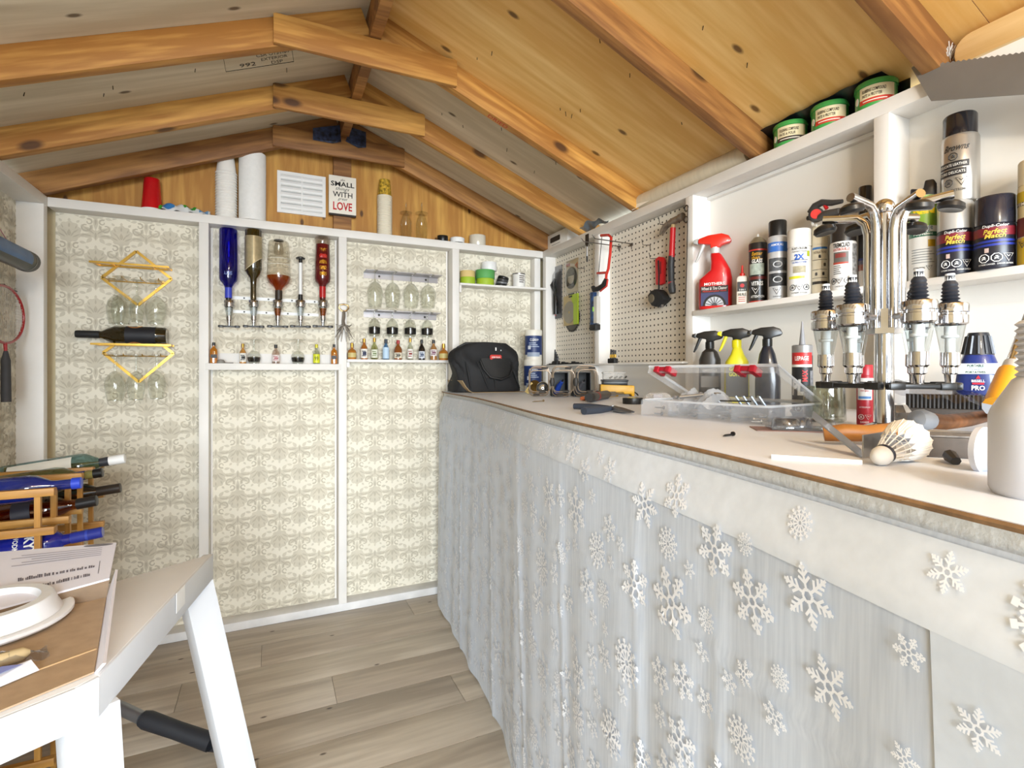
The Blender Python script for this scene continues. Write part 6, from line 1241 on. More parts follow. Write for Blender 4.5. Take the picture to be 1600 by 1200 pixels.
# trigger bottles at the wall
BX = XR - .028
def trigger_bottle(label, px, pt, body, head, trig, w, shape, X=BX, lab=None, txt=()):
    p = P(px, 625, X=X); H = P(px, pt, X=X).z - CT; s = H / .26
    t = thing('spray_bottle', label, 'spray bottle', (p.x, p.y, CT), rotz=face(p), group='trigger bottles along the wall')
    flatbottle(t, [(a * w * s, b * w * s, c * s) for a, b, c in shape], .030 * s, body)
    zc_ = shape[-1][2] * s; mk('collar', lathe([(.0145 * s, zc_ - .002), (.0155 * s, zc_ + .004 * s), (.0155 * s, zc_ + .024 * s), (.012 * s, zc_ + .027 * s), (0, zc_ + .027 * s)], 18), trig if trig is not black else head, t)
    sprayer(t, zc_ + .024 * s, s * .92, head, trig, trig); return t, s
sh1 = [(-.95, .95, 0), (-1, 1, .006), (-1, 1, .12), (-.98, .98, .15), (-.7, .7, .178), (-.36, .36, .190)]
t, s = trigger_bottle('plain black trigger bottle nearest the pegboard', 1109, 515, M('2d2926', .35, key='bottle_brown'), black, black, .038, sh1)
text('GRIDDLE', .05 * s, .008 * s, parent=t, mat=M('cfcac2', .5), loc=(0, -.0305 * s, .11 * s)); mk('label', box(-.03 * s, .03 * s, -.0312 * s, -.029 * s, .05 * s, .09 * s), M('6a645c', .5), t)
sh2 = [(-.95, .95, 0), (-1, 1, .006), (-1, 1, .11), (-.9, .95, .14), (-.5, .6, .165), (-.30, .38, .19)]
t, s = trigger_bottle('bright yellow goo remover trigger bottle between the two black ones', 1151, 511, M('d9d02a', .35, key='bottle_yellow'), black, M('e2d80f', .35, key='sprayer_yellow'), .040, sh2)
mk('label', box(-.034 * s, .036 * s, -.0316 * s, -.029 * s, .02 * s, .13 * s), M('4a4a48', .5, key='label_grey'), t); text('GOO', .034 * s, .014 * s, parent=t, mat=M('d9d23a', .5), loc=(-.006, -.0318 * s, .115 * s), fill=3); text('GONE', .040 * s, .014 * s, parent=t, mat=M('d9d23a', .5), loc=(-.004, -.0318 * s, .097 * s), fill=3)
mk('neck_band', tube([(-.02 * s, -.006, .158 * s), (0, -.016, .155 * s), (.022 * s, -.006, .150 * s)], .006, 6), M('4a4a48', .5, key='label_grey'), t)
sh3 = [(-.9, .95, 0), (-.95, 1, .006), (-.95, 1, .08), (-.9, .96, .10), (-.62, .6, .17), (-.36, .36, .195)]
t, s = trigger_bottle('tall glossy black trigger bottle right of the yellow one', 1199, 511, M('1b1f28', .22, coat=.3, key='bottle_gloss'), black, black, .040, sh3, BX - .01)
# caulking tube
p, r, h = onplane(1237, 1270, 540, 652, CT)
t = thing('caulk_tube', 'construction adhesive tube with grey nozzle standing beside the glass mug', 'tube', p, rotz=face(p))
mk('tube_body', lathe([(0, 0), (r, 0), (r, h), (r * .9, h + .001), (0, h + .001)], 26), M('23262c', .4, key='caulk_black'), t); mk('metal_end', lathe([(r * 1.01, h * .86), (r * 1.01, h), (r * .85, h * 1.005), (r * .3, h * 1.005)], 26), M('9a9a9c', .35, .5, key='grey_end'), t); mk('nozzle', lathe([(r * .34, h * 1.0), (r * .30, h * 1.03), (r * .08, h * 1.335), (0, h * 1.335)], 14), M('8e8f93', .45, key='nozzle_plastic'), t)
mk('label', patch(r, -70, 60, h * .73, h * .90, 14, .0008), M('c22a2c', .4, key='lepage_red'), t); text('LEPAGE', r * 1.3, h * .06, parent=t, mat=whitep, bend=r, loc=(-r * .05, 0, h * .82), off=.0013, fill=3); mk('white_band', patch(r, -70, 60, h * .70, h * .735, 14, .0009), whitep, t); text('MAX', h * .16, r * .5, parent=t, mat=M('d8343a', .4), bend=r, loc=(r * .25, 0, h * .58), off=.0012, deg=90, fill=4); text('PL', r * 1.3, h * .22, parent=t, mat=M('d8d8d6', .5), bend=r, loc=(-r * .45, 0, h * .42), off=.0011, shear=.1, fill=5); mk('side_print', patch(r, 45, 80, h * .1, h * .65, 6, .0008), M('7a7d84', .5, var=.3, scale=150, key='side_print'), t); hazard(t, r, h * .13, r * .34, -20, M('cfcfcf', .5), 'o')
# glass mug
p, r, h = onplane(1252, 1323, 604, 658, CT)
t = thing('glass_mug', 'clear glass mug with a handle standing upside down on the counter', 'mug', p, rotz=face(p)); mg = glass('e9ebe4', .04, 2.2, 'mug')
mk('mug_wall', lathe([(0, .006), (r * .8, .006), (r * .84, 0), (r * .98, .004), (r * .93, h), (r * .90, h), (r * .90, .010), (0, .010)], 30), mg, t); mk('handle', tube([(r * .1, -r * .95, h * .78), (r * .12, -r * 1.3, h * .80), (r * .12, -r * 1.5, h * .62), (r * .12, -r * 1.5, h * .38), (r * .12, -r * 1.25, h * .22), (r * .1, -r * .95, h * .26)], .0065, 10), glass('f3f4f0', .04, 2.5, 'mughandle'), t); mk('rim', lathe([(r * .9, h - .002), (r * .94, h - .002), (r * .94, h + .001), (r * .9, h + .001), (r * .9, h - .002)], 30), glass('e4e8e4', .05, 3, 'mugrim'), t)
# blister pack
p = ctp(1250, 672); s = depth(p) / F
t = thing('blister_pack', 'opened clear blister pack on a brown card in front of the mug', 'package', (p.x, p.y, CT), rotz=face(p) + .25)
mk('card', box(-.075, .07, -.035, .035, 0, .0015), M('8a6a62', .6, var=.2, key='card_brown'), t); mk('tray', box(-.05, .06, -.028, .03, .0016, .005), glass('e4e6e8', .12, 2.5, 'tray'), t)
for x, y_ in ((-.025, -.01), (.03, -.008), (.0, .016)): mk('bubble', lathe([(.022, .005), (.020, .018), (.016, .022), (0, .022)], 16, 4), glass('e9ebee', .1, 3, 'bubble'), t, loc=(x, y_, 0))
# bent steel bracket
a, b, c = ctp(1275, 668), ctp(1347, 716), ctp(1398, 705)
t = thing('steel_bracket', 'bent flat steel bracket standing on its edge beside the shuttlecock', 'bracket', (b.x, b.y, CT)); st = M('a9aaae', .3, .85, var=.05, key='bracket_steel')
tp = P(1269, 651, T=depth(b) * 1.16) - Vector((b.x, b.y, CT)); wv = Vector((.030, .020, .018))
e0 = Vector((0, 0, .001)); 
mk('long_arm', ([tuple(e0), tuple(e0 + Vector((.025, .016, .006))), tuple(tp + Vector((.025, .016, .006))), tuple(tp)], [(0, 1, 2, 3)]), st, t, solid=.0016, smooth=0); c_ = Vector((c.x - b.x, c.y - b.y, .001))
mk('short_arm', ([tuple(e0), tuple(e0 + Vector((.0, .0, .026))), tuple(c_ + Vector((0, 0, .026))), tuple(c_)], [(0, 1, 2, 3)]), st, t, solid=.0016, smooth=0)
# white plastic strip
a, b = ctp(1205, 715), ctp(1345, 724); t = thing('plastic_strip', 'flat white plastic strip lying along the counter rim', 'strip', ((a.x + b.x) / 2, (a.y + b.y) / 2, CT), rotz=math.atan2(b.y - a.y, b.x - a.x)); L = (b - a).length
mk('flat', box(-L / 2, L / 2, -.010, .010, 0, .0012), M('bcc0c6', .4, key='strip_white'), t); mk('lip', box(-L / 2, L / 2, -.010, -.0085, .0012, .005), whitep, t)
# chrome rotary dispenser
p = ctp(1382, 683); s = depth(p) / F
t = thing('liquor_stand', 'chrome rotary liquor dispenser stand with six measures on the counter', 'liquor stand', p); Z_ = lambda py: (CAMZ + (HZ - py) * s) - CT
mk('base', lathe([(0, 0), (.052, 0), (.055, .004), (.05, .011), (.026, .018), (.016, .022)], 40), chrome, t)
mk('rubber_foot', lathe([(.042, 0), (.056, 0), (.056, .003), (.042, .003)], 30), black, t)
mk('column', lathe([(.0125, .018), (.0125, Z_(335)), (0, Z_(335))], 24), chrome, t); mk('ball_top', at(lathe([(0.001, -.014)] + [(.014 * math.sin(q), -.014 * math.cos(q)) for q in [PI * k / 10 for k in range(1, 10)]] + [(0, .014)], 20), 0, 0, Z_(325)), chrome, t)
mk('hub', lathe([(.013, Z_(522)), (.024, Z_(522)), (.024, Z_(484)), (.013, Z_(484))], 6), M('c4c4c6', .25, .9, key='hub_steel'), t)
RAD = .078; zc_ = Z_(483)
fwd = math.atan2(-p.y, -p.x)
for k in range(6):
    a = fwd + R(30 + 60 * k); dx, dy = math.cos(a), math.sin(a)
    m = measure('measure', '', (dx * RAD, dy * RAD, zc_), 1.03, None, None, t, rz=a + PI / 2)
    mk('ribbed_cork', lathe([(.009, .001)] + [q for j in range(6) for q in ((.0125 - .0006 * j, .004 + .0052 * j), (.0085, .0066 + .0052 * j))] + [(.006, .036), (.006, .043), (0, .043)], 16), M('1d2028', .5, key='cork_black'), m); mk('cork_tip', lathe([(.0062, .034), (.0058, .046), (0, .046)], 12), whitep, m)
    mk('bracket', tube([(dx * .02, dy * .02, zc_ - .014), (dx * (RAD - .018), dy * (RAD - .018), zc_ - .014)], .005, 8), M('c4c4c6', .25, .9, key='hub_steel'), t)
    zt = Z_(330) + (.006 if k % 2 else -.004); r0 = .021
    arm = [(r0, zc_ - .03), (r0, zt - .03), (r0 + .004, zt - .012), (r0 + .014, zt - .002), (r0 + .03, zt), (RAD + .004, zt + .004)]
    mk('arm_tube', tube([(dx * q, dy * q, z) for q, z in arm], .0066, 12), chrome, t)
    mk('bottle_pad', tf(lathe([(0, .006), (.009, .005), (.0155, .001), (.0172, -.005), (.0145, -.009), (0, -.007)], 24), Matrix.Translation((dx * (RAD + .002), dy * (RAD + .002), zt - .010)) @ Matrix.Rotation(R(12), 4, Vector((-dy, dx, 0)))), black, t)
# old spice style deodorant can
p, r, h = onplane(1338, 1364.5, 570, 664, CT)
t = can('deodorant_can', 'red spray can with white crest label behind the chrome stand', p, r, h, M('a8202e', .35, key='crimson'), M('b3222e', .35, key='crimson_cap'), .16, seg=[('label', -55, 55, .42, .62, M('dedbd6', .5, key='crest_white')), ('band', -80, 80, .72, .78, M('e3e0da', .5)), ('band', -80, 80, .66, .70, M('2a2426', .5)), ('stripe', -45, 45, .44, .48, M('4f7fb8', .5))], group=None)
tx(t, 'Old Spice', r, h, 1.0, .04, .57, 'b3303a', shear=.3); tx(t, 'ANTIPERSPIRANT', r, h, 1.3, .025, .30, 'e0c8c8'); hazard(t, r, h * .14, r * .34, -24, M('e9dcdc', .5), 'o'); hazard(t, r, h * .14, r * .36, 22, M('e9dcdc', .5), 'v'); tx(t, 'DANGER', r, h, 1.0, .03, .055, 'e9dcdc')
# orange-handled scrapers
def handle_tool(label, pts, rad, mat, endm, blade=None, bm=None, capt=None):
    t = thing('paint_scraper', label, 'hand tool', (pts[0].x, pts[0].y, CT)); q = [v - Vector((pts[0].x, pts[0].y, CT)) for v in pts]
    mk('handle', tube(q, rad, 12), mat, t); e = q[-1] - q[-2]; e.normalize(); mk('end_cap', tube([q[-1] - e * .006, q[-1] + e * .010, q[-1] + e * .022, q[-1] + e * .028], [rad[-1] * 1.02, rad[-1] * 1.25, rad[-1] * 1.05, rad[-1] * .3], 14), endm, t)
    if blade: mk('blade', blade(q), bm or steel, t)
    return t
gr = M('8b9098', .45, key='rubber_grey'); ow_ = M('9c6428', .45, var=.15, scale=25, key='amber_handle')
def onc(px, py, z): p_ = P(px, py, Z=CT + z); return p_
h1 = [onc(1287, 678, .014), onc(1318, 676, .017), onc(1355, 677, .016), onc(1398, 674, .018)]
handle_tool('orange-brown tool handle with a grey rubber end lying below the chrome stand', h1, [.010, .0125, .0115, .0125], ow_, gr)
h2 = [onc(1548, 649, .026), onc(1515, 655, .024), onc(1475, 660, .024), onc(1448, 657, .028)]
handle_tool('brown stained tool handle with a grey rubber end in front of the bagged brush', h2, [.009, .0115, .0115, .013], M('6e4526', .55, var=.6, scale=30, key='stained_handle'), gr)
a, b, c = onc(1562, 644, .03), P(1556, 634, T=.60), P(1575, 581, T=.64); d_ = P(1608, 492, T=.70)
t = thing('roller_handle', 'yellow grip with grey base and steel rod leaning at the right edge', 'paint roller', (a.x, a.y, CT)); q = [v - Vector((a.x, a.y, CT)) for v in (a, b, c, d_)]
mk('grip', tube([q[1], q[1].lerp(q[2], .5), q[2]], [.012, .0115, .0105], 12), M('c78a1a', .45, key='grip_yellow'), t); mk('grey_base', tube([q[0] - Vector((0, 0, .012)), q[0], q[1]], [.006, .012, .0125], 12), gr, t); mk('rod', tube([q[2], q[3]], .0058, 10), chrome, t); mk('ferrule', tube([q[2], q[2].lerp(q[3], .14)], .0078, 10), M('b9b7b4', .4, .5), t)
# shuttlecock
tipp, skirt = ctp(1364, 728), ctp(1470, 712); o = ctp(1378, 727); s = depth(o) / F
ax = Vector((skirt.x - o.x, skirt.y - o.y, 0)).normalized() + Vector((0, 0, .25)); Ls = .072; ax.normalize()
t = thing('shuttlecock', 'white feather shuttlecock with a black band lying on the counter', 'shuttlecock', (o.x, o.y, CT + .0135)); t.rotation_mode = 'QUATERNION'; t.rotation_quaternion = Vector((0, 0, 1)).rotation_difference(ax)
t.scale = (.80, .80, .80); t.location.z = CT + .0105
mk('cork', lathe([(0, -.016), (.006, -.0145), (.0105, -.010), (.0128, -.003), (.0128, .006), (0, .006)], 24), M('e6e3de', .7, var=.05, key='cork_white'), t); mk('band', lathe([(.0131, .003), (.0131, .009), (.0128, .009)], 24), M('1d2238', .5, key='band_navy'), t)
for k in range(16):
    a = 2 * PI * k / 16; r0, r1 = .0108, .030; ca, sa = math.cos(a), math.sin(a); tx_ = Vector((-sa, ca, 0))
    p0, p1 = Vector((r0 * ca, r0 * sa, .006)), Vector((r1 * ca, r1 * sa, Ls)); pm = p0.lerp(p1, .5)
    fe = mk('feather', join(([tuple(p0.lerp(p1, .45) - tx_ * .001), tuple(p0.lerp(p1, .62) - tx_ * .0062 + Vector((ca, sa, 0)) * .001), tuple(p0.lerp(p1, .95) - tx_ * .0058), tuple(p1), tuple(p0.lerp(p1, .93) + tx_ * .0068), tuple(p0.lerp(p1, .62) + tx_ * .0068), tuple(p0.lerp(p1, .45) + tx_ * .001)], [(0, 1, 2, 3, 4, 5, 6)])), M('efedea', .8, var=.05, scale=90, key='feather_white'), t, smooth=0); mk('quill', tube([p0, p1], [.0011, .0006], 5), M('f2efe9', .6, key='quill'), fe)
for z, rr_ in ((.026, .0168), (.034, .0192)): mk('thread', tube([(rr_ * math.cos(q), rr_ * math.sin(q), z) for q in [2 * PI * i / 32 for i in range(32)]], .0006, 4, closed=True), whitep, t)
# bagged brush, sanding block, papers
p = onc(1490, 640, .02)
t = thing('bagged_brush', 'black bristled brush wrapped in crinkled clear plastic', 'brush', (p.x + .005, p.y + .012, CT), rotz=face(p) + .15); bm_ = M('3a332e', .7, var=.3, key='brush_dark')
mk('brush_block', box(-.075, .085, -.02, .02, .004, .022), bm_, t, bevel=.004)
o_ = mk('bristle_rows', join(*[tube([(-.07 + .0072 * k, -.014 + .014 * j, .022), (-.07 + .0072 * k, -.016 + .015 * j, .052)], .003, 5) for k in range(21) for j in range(3)]), M('2b2724', .6, key='bristle_black'), t); o_['kind'] = 'stuff'
mk('plastic_wrap', grid(lambda u, v: (-.115 + .22 * u, -.035 + .075 * v, .004 + (.062 + .012 * math.sin(u * 6)) * math.sin(PI * (.15 + .8 * v)) ** .7 + .004 * math.sin(u * 31 + v * 13) + .035 * max(0, .35 - u)), 30, 14), glass('e6e9f0', .15, 2.6, 'wrap'), t)
p = ctp(1506, 716); t = thing('sanding_block', 'dark grey sanding block lying behind the shuttlecock feathers', 'sanding block', (p.x + .012, p.y + .012, CT), rotz=face(p) + .35)
mk('block', box(-.036, .04, -.022, .022, 0, .024), M('4f463f', .7, var=.15, scale=60, key='block_brown'), t, bevel=.002); mk('grit_face', box(-.036, .04, -.022, .022, .0242, .0262), M('77716c', .9, var=.2, scale=120, key='grit'), t)
p = onc(1500, 680, .01); t = thing('drop_sheet', 'paint-stained sheet of paper folded under the tools', 'paper', (p.x + .05, p.y + .03, CT), rotz=.4)
mk('sheet', grid(lambda u, v: ((u - .5) * .2, (v - .5) * .10, .0006 + .003 * abs(math.sin(u * 5 + v))), 10, 6), M('cfc8ba', .8, var=.25, scale=22, key='stained_paper'), t, solid=.0006)
for k, (px, py, lab) in enumerate(((1490, 724, 'small grey metal clip at the feather end of the shuttlecock'),)):
    p = ctp(px, py); t = thing('metal_clip', lab, 'clip', (p.x, p.y, CT), rotz=.6); mk('clip_body', tube([(-.012, 0, .004), (.0, .003, .008), (.014, 0, .004)], [.005, .007, .003], 8), M('55565a', .35, .7), t); mk('clip_loop', tube([(.014 + .006 * math.cos(q), .006 * math.sin(q), .004) for q in [2 * PI * i / 10 for i in range(10)]], .0015, 5, closed=True), steel, t)
p = onc(1418, 668, .012); t = thing('wire_brush', 'black knob and crinkled foil beside the brush bag', 'knob', (p.x + .03, p.y + .03, CT)); mk('knob', lathe([(0, 0), (.012, 0), (.015, .008), (.012, .018), (0, .02)], 16), black, t); mk('foil_ball', lathe([(0, .018), (.016, .022), (.02, .034), (.012, .046), (0, .048)], 9), M('b4b2b0', .2, .9, var=.2, bump=.8, key='foil2'), t, smooth=0)
# carpet cleaner bottle
loc, r, h = stand(1487, 1570, 520, CT, X=XR - .045)
t = thing('cleaner_bottle', 'dark blue carpet cleaner bottle with a black ribbed cap at the wall', 'bottle', loc, rotz=face(loc)); w = r * 1.0
flatbottle(t, [(-w * .98, w * .98, 0), (-w, w, .006), (-w, w, h * .40), (-w * .92, w * .92, h * .52), (-w * .66, w * .66, h * .70), (-w * .60, w * .60, h * .74)], .034, M('1f3173', .3, coat=.3, key='bissell_blue'))
mk('cap', lathe([(w * (.60 if k % 2 else .575) if 0 else w * .60, h * .735) for k in range(1)] + [(w * .62, h * .74), (w * .44, h * .97), (w * .40, h), (0, h)], 24), M('20242c', .35, coat=.2, key='cap_ribbed'), t)
for k in range(12): a = 2 * PI * k / 12; mk('cap_rib', tube([(w * .61 * math.cos(a), w * .61 * math.sin(a), h * .75), (w * .445 * math.cos(a), w * .445 * math.sin(a), h * .96)], .003, 5), M('20242c', .35, coat=.2, key='cap_ribbed'), t)
yb_ = -.0350
mk('label_band', box(-w * .80, w * .80, yb_ - .0012, yb_ + .008, h * .52, h * .64), M('dfe3e8', .5, key='band_pale'), t); text('PORTABLE', w * .62, h * .03, parent=t, mat=M('2f5a48', .5), loc=(-w * .1, yb_ - .0012, h * .615), fill=3); text('CARPET CLEANERS', w * .6, h * .014, parent=t, mat=M('5a7a8a', .5), loc=(-w * .1, yb_ - .0012, h * .59)); text('POUR APPAREILS', w * .56, h * .014, parent=t, mat=M('5a7a8a', .5), loc=(-w * .1, yb_ - .0012, h * .567)); text('PORTATIVES', w * .74, h * .028, parent=t, mat=M('2f5a48', .5), loc=(-w * .1, yb_ - .0012, h * .54), fill=3)
mk('logo_triangle', pxz([(-w * .09, h * .465), (w * .09, h * .465), (0, h * .505)], yb_ - .001, yb_), M('c8243a', .4, key='logo_red'), t); text('BISSELL', w * .5, h * .028, parent=t, mat=whitep, loc=(0, yb_, h * .44), fill=2, off=.001); mk('logo_bar', box(-w * .22, w * .22, yb_ - .001, yb_, h * .40, h * .42), M('c8243a', .4, key='logo_red'), t); text('PRO', w * .5, h * .055, parent=t, mat=whitep, loc=(0, yb_, h * .36), fill=3, off=.001)
# white jug and funnel at the right edge
p = ctp(1652, 782); t = thing('plastic_jug', 'large white plastic jug at the right edge of the counter', 'jug', (p.x + .010, p.y + .008, CT), rotz=face(p)); jw = .037; jm = M('cfd0d6', .45, var=.02, key='jug_white')
mk('jug_body', lathe([(0, 0), (jw * .94, 0), (jw, .005), (jw, .064), (jw * .95, .070), (jw * .60, .094), (jw * .50, .097)], 30), jm, t); mk('ribbed_neck', lathe([(jw * .5, .096)] + [q for k in range(9) for q in ((jw * .56, .098 + .0052 * k), (jw * .48, .1006 + .0052 * k))] + [(0, .148)], 24), jm, t)
p = ctp(1540, 738); t = thing('funnel', 'white plastic funnel lying on its side behind the jug', 'funnel', (p.x + .01, p.y + .008, CT + .021), rot3=(R(90), R(-8), face(p) + R(70))); mk('cone', lathe([(.022, 0), (.0225, .002), (.007, .036), (.006, .058)], 26), jm, t, solid=.001); mk('rim', lathe([(.021, -.002), (.0235, -.002), (.0235, .003), (.021, .003), (.021, -.002)], 26), jm, t)
# ------------------------------------------------------------------ left side: tube, racket, wine rack, table, box
# grey tube hung on the left wall
e = P(43, 409, X=-.775); t = thing('shuttle_tube', 'dark grey tube with a blue label hanging on the left wall', 'tube', e, rot3=(R(90), 0, 0)); r = .036
mk('tube_body', lathe([(r, .010), (r, .38)], 28), M('4a4d4a', .4, key='tube_grey'), t); mk('end_cap', lathe([(0, -.004), (r * .9, -.003), (r * 1.03, .002), (r * 1.03, .028), (r, .03)], 28), M('5a5955', .45, key='tube_cap'), t); mk('cap_line', lathe([(r * 1.035, .028), (r * 1.035, .031)], 28), M('b5b2ac', .5), t)
mk('label', grid(lambda u, v: ((r + .0006) * math.cos(R(-30 + 110 * u)), (r + .0006) * math.sin(R(-30 + 110 * u)), .06 + .3 * v), 14, 2), M('4a6f9c', .45, var=.15, key='tube_blue'), t)
mk('tube_body_end', lathe([(r, .38), (0, .38)], 28), M('4a4d4a', .4, key='tube_grey'), t)
c = P(0, 362, X=-.80); mk('hanging_string', tube([Vector((0, .0, .045)) * 0 + Vector((-.03, .035, .03)), Vector((-.035, .09, .12))], .0012, 5), M('b06a78', .7, key='pink_string'), t)
# badminton racket
RX = XL - WD + .048
o = P(8, 497, X=RX); hp_ = lambda px, py: P(px, py, X=RX) - o
rx = abs(hp_(37, 497).y); rzt = hp_(8, 447).z; rzb = hp_(8, 536).z
t = thing('badminton_racket', 'red-framed badminton racket with black grip hanging on the left wall', 'racket', o); redr = M('a8262a', .35, coat=.3, key='racket_red')
cz, rz_ = (rzt + rzb) / 2, (rzt - rzb) / 2
mk('head_frame', tube([(0, rx * math.cos(a), cz + rz_ * math.sin(a)) for a in [2 * PI * k / 36 for k in range(36)]], .0048, 8, closed=True), redr, t)
st_ = []
for k in range(-9, 10):
    y = rx * k / 10; zz = rz_ * math.sqrt(1 - (k / 10) ** 2); st_.append(tube([(0, y, cz - zz), (0, y, cz + zz)], .0005, 4)); z = rz_ * k / 10; yy = rx * math.sqrt(1 - (k / 10) ** 2); st_.append(tube([(0.001, -yy, cz + z), (0.001, yy, cz + z)], .0005, 4))
mk('strings', join(*st_), M('cfc8bc', .5, key='string'), t); a, b = hp_(8.5, 534), hp_(9, 550); mk('shaft', tube([(0, 0, rzb + .002), (0, b.y, b.z)], [.006, .005], 10), redr, t)
c = hp_(9.5, 628); mk('grip', tube([(0, b.y, b.z + .004), (0, b.y, b.z - .012), (0, b.y, b.z - .03), (0, c.y, c.z)], [.006, .009, .0135, .0145], 14), M('3f3e40', .7, var=.1, key='grip_wrap'), t); mk('string_end', tube([(0, rx * .3, rzt - .004), (0, rx * .62, rzt - .006)], .0022, 6), blackm, t)
mk('hanger', tube([(-.044, 0, rzt + .004), (0.0, 0, rzt + .006)], .002, 6), screwm, t)

# wine rack: columns along the wall, bottles pointing into the room
rk = wood('rack_pine', 'd9a452', 'b07c34', 0, 1.4, 0, rough=.5); rkz = wood('rack_pine_post', 'd9a452', 'b07c34', 2, 1.4, 0, rough=.5)
XFR = -.545                                              # plane of the front posts
cols = [P(px, 800, X=XFR).y for px in (78, 101, 122, 139.5, 156)]
pitch = (cols[-1] - cols[0]) / 4; cols = [cols[0] + pitch * k for k in range(5)]
z_ref = P(78, 768, X=XFR).z; z_ref2 = P(78, 828, X=XFR).z; rp = z_ref - z_ref2
t = thing('wine_rack', 'pine lattice wine rack stocked with bottles against the left wall', 'wine rack', (0, 0, 0))
rows = [z_ref + rp * .0 - rp * k for k in range(0, 9)]
XBK = XL + .02
for y in cols:
    k0 = 0
    for X_ in (XFR - .005, XBK + .03):
        mk('post', box(-.0065, .0065, -.0065, .0065, -(rows[0]) / 2, rows[0] / 2), rkz, t, loc=(X_ - .02, y, rows[0] / 2))
    for z in rows:
        if z > .04: mk('cradle_bar', at(rot(prism([(-.0105, -.012), (.0105, -.012), (.0105, .006), (.005, .013), (-.005, .013), (-.0105, .006)], 0, XFR - XBK + .012), 'Y', 90), 0, 0, 0), rk, t, loc=(XBK, y - .0175 if 0 else y, z), bevel=.001)
rowz = lambda k: rows[k] + .013
def lying(label, px, py, row, col, L, r, mat, prof=None, parts=(), tip=None, tilt=0, name='liquor_bottle', neckr=.014):
    """bottle lying in a cell with its neck towards the room; px is where the mouth shows"""
    y = (cols[col] + cols[col + 1]) / 2; zc_ = P(px, py, Y=y).z; m = P(px, py, Y=y)
    ax = Vector((math.cos(R(tilt)), 0, math.sin(R(tilt)))); base = m - ax * L
    pr = prof or [(0, .004), (r * .88, 0), (r, .006), (r, L * .62), (r * .9, L * .68), (neckr * 1.1, L * .78), (neckr, L * .82), (neckr, L * .97)]
    b = bottle(name, label, pr, base, mat, axis=ax, parts=parts); return b, L, r
sapph = glass('c4e0e4', .04, 1.6, 'sapphire')
capw = lambda L, r0, z0, mat, nm='cap': (nm, [(r0, L * z0), (r0 * 1.12, L * z0), (r0 * 1.12, L * .995), (r0 * .9, L), (0, L)], mat)
b, L, r = lying('pale blue gin bottle with a picture label on top of the rack, rear one', 196, 716, 0, 3, .33, .042, sapph, tilt=8, parts=[capw(.33, .0145, .86, whitep), ('neck_foil', [(.0150, .33 * .78), (.0158, .33 * .86)], M('33353c', .4, key='dark_foil'))])
mk('label', grid(lambda u, v: (-(r + .0007) * math.cos(R(-50 + 100 * u)) * -1 if 0 else (r + .0007) * math.sin(R(-60 + 55 * u)), -(r + .0007) * math.cos(R(-60 + 55 * u)), L * (.08 + .5 * v)), 12, 2), M('e3e0d4', .5, key='gin_label'), b)
b, L, r = lying('clear gin bottle with a cork stopper lying on top of the rack, front one', 161, 738, 0, 2, .31, .040, glass('d6e8e6', .04, 1.5, 'paleglass'), tilt=7, parts=[capw(.31, .0135, .92, black), ('neck_label', [(.0148, .31 * .76), (.0148, .31 * .85)], M('2f3f7a', .5, key='neck_blue')), ('cork', [(.0125, .31 * .85), (.0135, .31 * .93)], M('c9a05a', .7, key='cork'))])
blue2 = M('14239a', .08, var=.2, coat=.6, key='cobalt_solid')
b, L, r = lying('cobalt blue bottle with white shield label on the top tier', 128, 754, 0, 0, .31, .036, M('16246e', .07, var=.25, coat=.6, key='deep_blue'), tilt=3, parts=[capw(.31, .0145, .93, M('2f49c8', .35, key='blue_cap'))])
mk('label', grid(lambda u, v: ((r + .0007) * math.sin(R(-90 + 80 * u)), -(r + .0007) * math.cos(R(-90 + 80 * u)), L * (.10 + .30 * v)), 12, 2), M('2a56c4', .5, key='shield_blue'), b); mk('label_border', tube([((r + .0014) * math.sin(R(a)), -(r + .0014) * math.cos(R(a)), L * z) for a, z in ((-90, .12), (-90, .40), (-55, .43), (-14, .40), (-14, .12))], .0011, 4), whitep, b)
lying('brown glass wine bottle with a long dark neck, second tier', 189, 762, 1, 3, .30, .037, M('2a2118', .1, var=.2, coat=.5, key='brown_glass'), tilt=6, parts=[capw(.30, .0145, .78, M('332a22', .45, key='brown_capsule'), 'capsule')])
b, L, r = lying('clear rose wine bottle with a black screw cap, second tier', 152, 782, 1, 1, .31, .038, glass('d9b898', .04, 1.5, 'rose'), tilt=7, parts=[capw(.31, .0145, .84, M('1f1d1d', .4, key='cap_sleek'), 'capsule'), ('liquid', [(.034, .01), (.036, .02), (.036, .19), (.012, .245)], glass('e0b890', .03, .4, 'roseliq'))])
mk('label', grid(lambda u, v: ((r + .0007) * math.sin(R(-100 + 120 * u)), -(r + .0007) * math.cos(R(-100 + 120 * u)), L * (.38 + .14 * v)), 10, 2), M('22202a', .5, key='black_tag'), b)
b, L, r = lying('cobalt blue vodka bottle with white lettering on the lower tier', 161, 831, 2, 0, .335, .0385, M('16228c', .07, var=.2, coat=.6, key='skyblue_glass'), tilt=7, prof=[(0, .004), (.034, 0), (.0385, .006), (.0385, .21), (.033, .228), (.016, .245), (.0145, .26), (.0145, .33)], parts=[('neck_sleeve', [(.0150, .262), (.0155, .262), (.0155, .333), (.013, .335), (0, .335)], M('2a3aa8', .3, coat=.3, key='sleeve_blue')), ('sleeve_ring', [(.0158, .296), (.0158, .302)], M('3f55c8', .3))])
sk = text('SKYY', .062, .024, parent=b, mat=whitep, bend=r, loc=(0, 0, .182), off=.0012, fill=4); sk.rotation_euler = (0, 0, R(-25))
sk2 = text('VODKA', .05, .012, parent=b, mat=whitep, bend=r, loc=(0, 0, .152), off=.0012, fill=3); sk2.rotation_euler = (0, 0, R(-25))

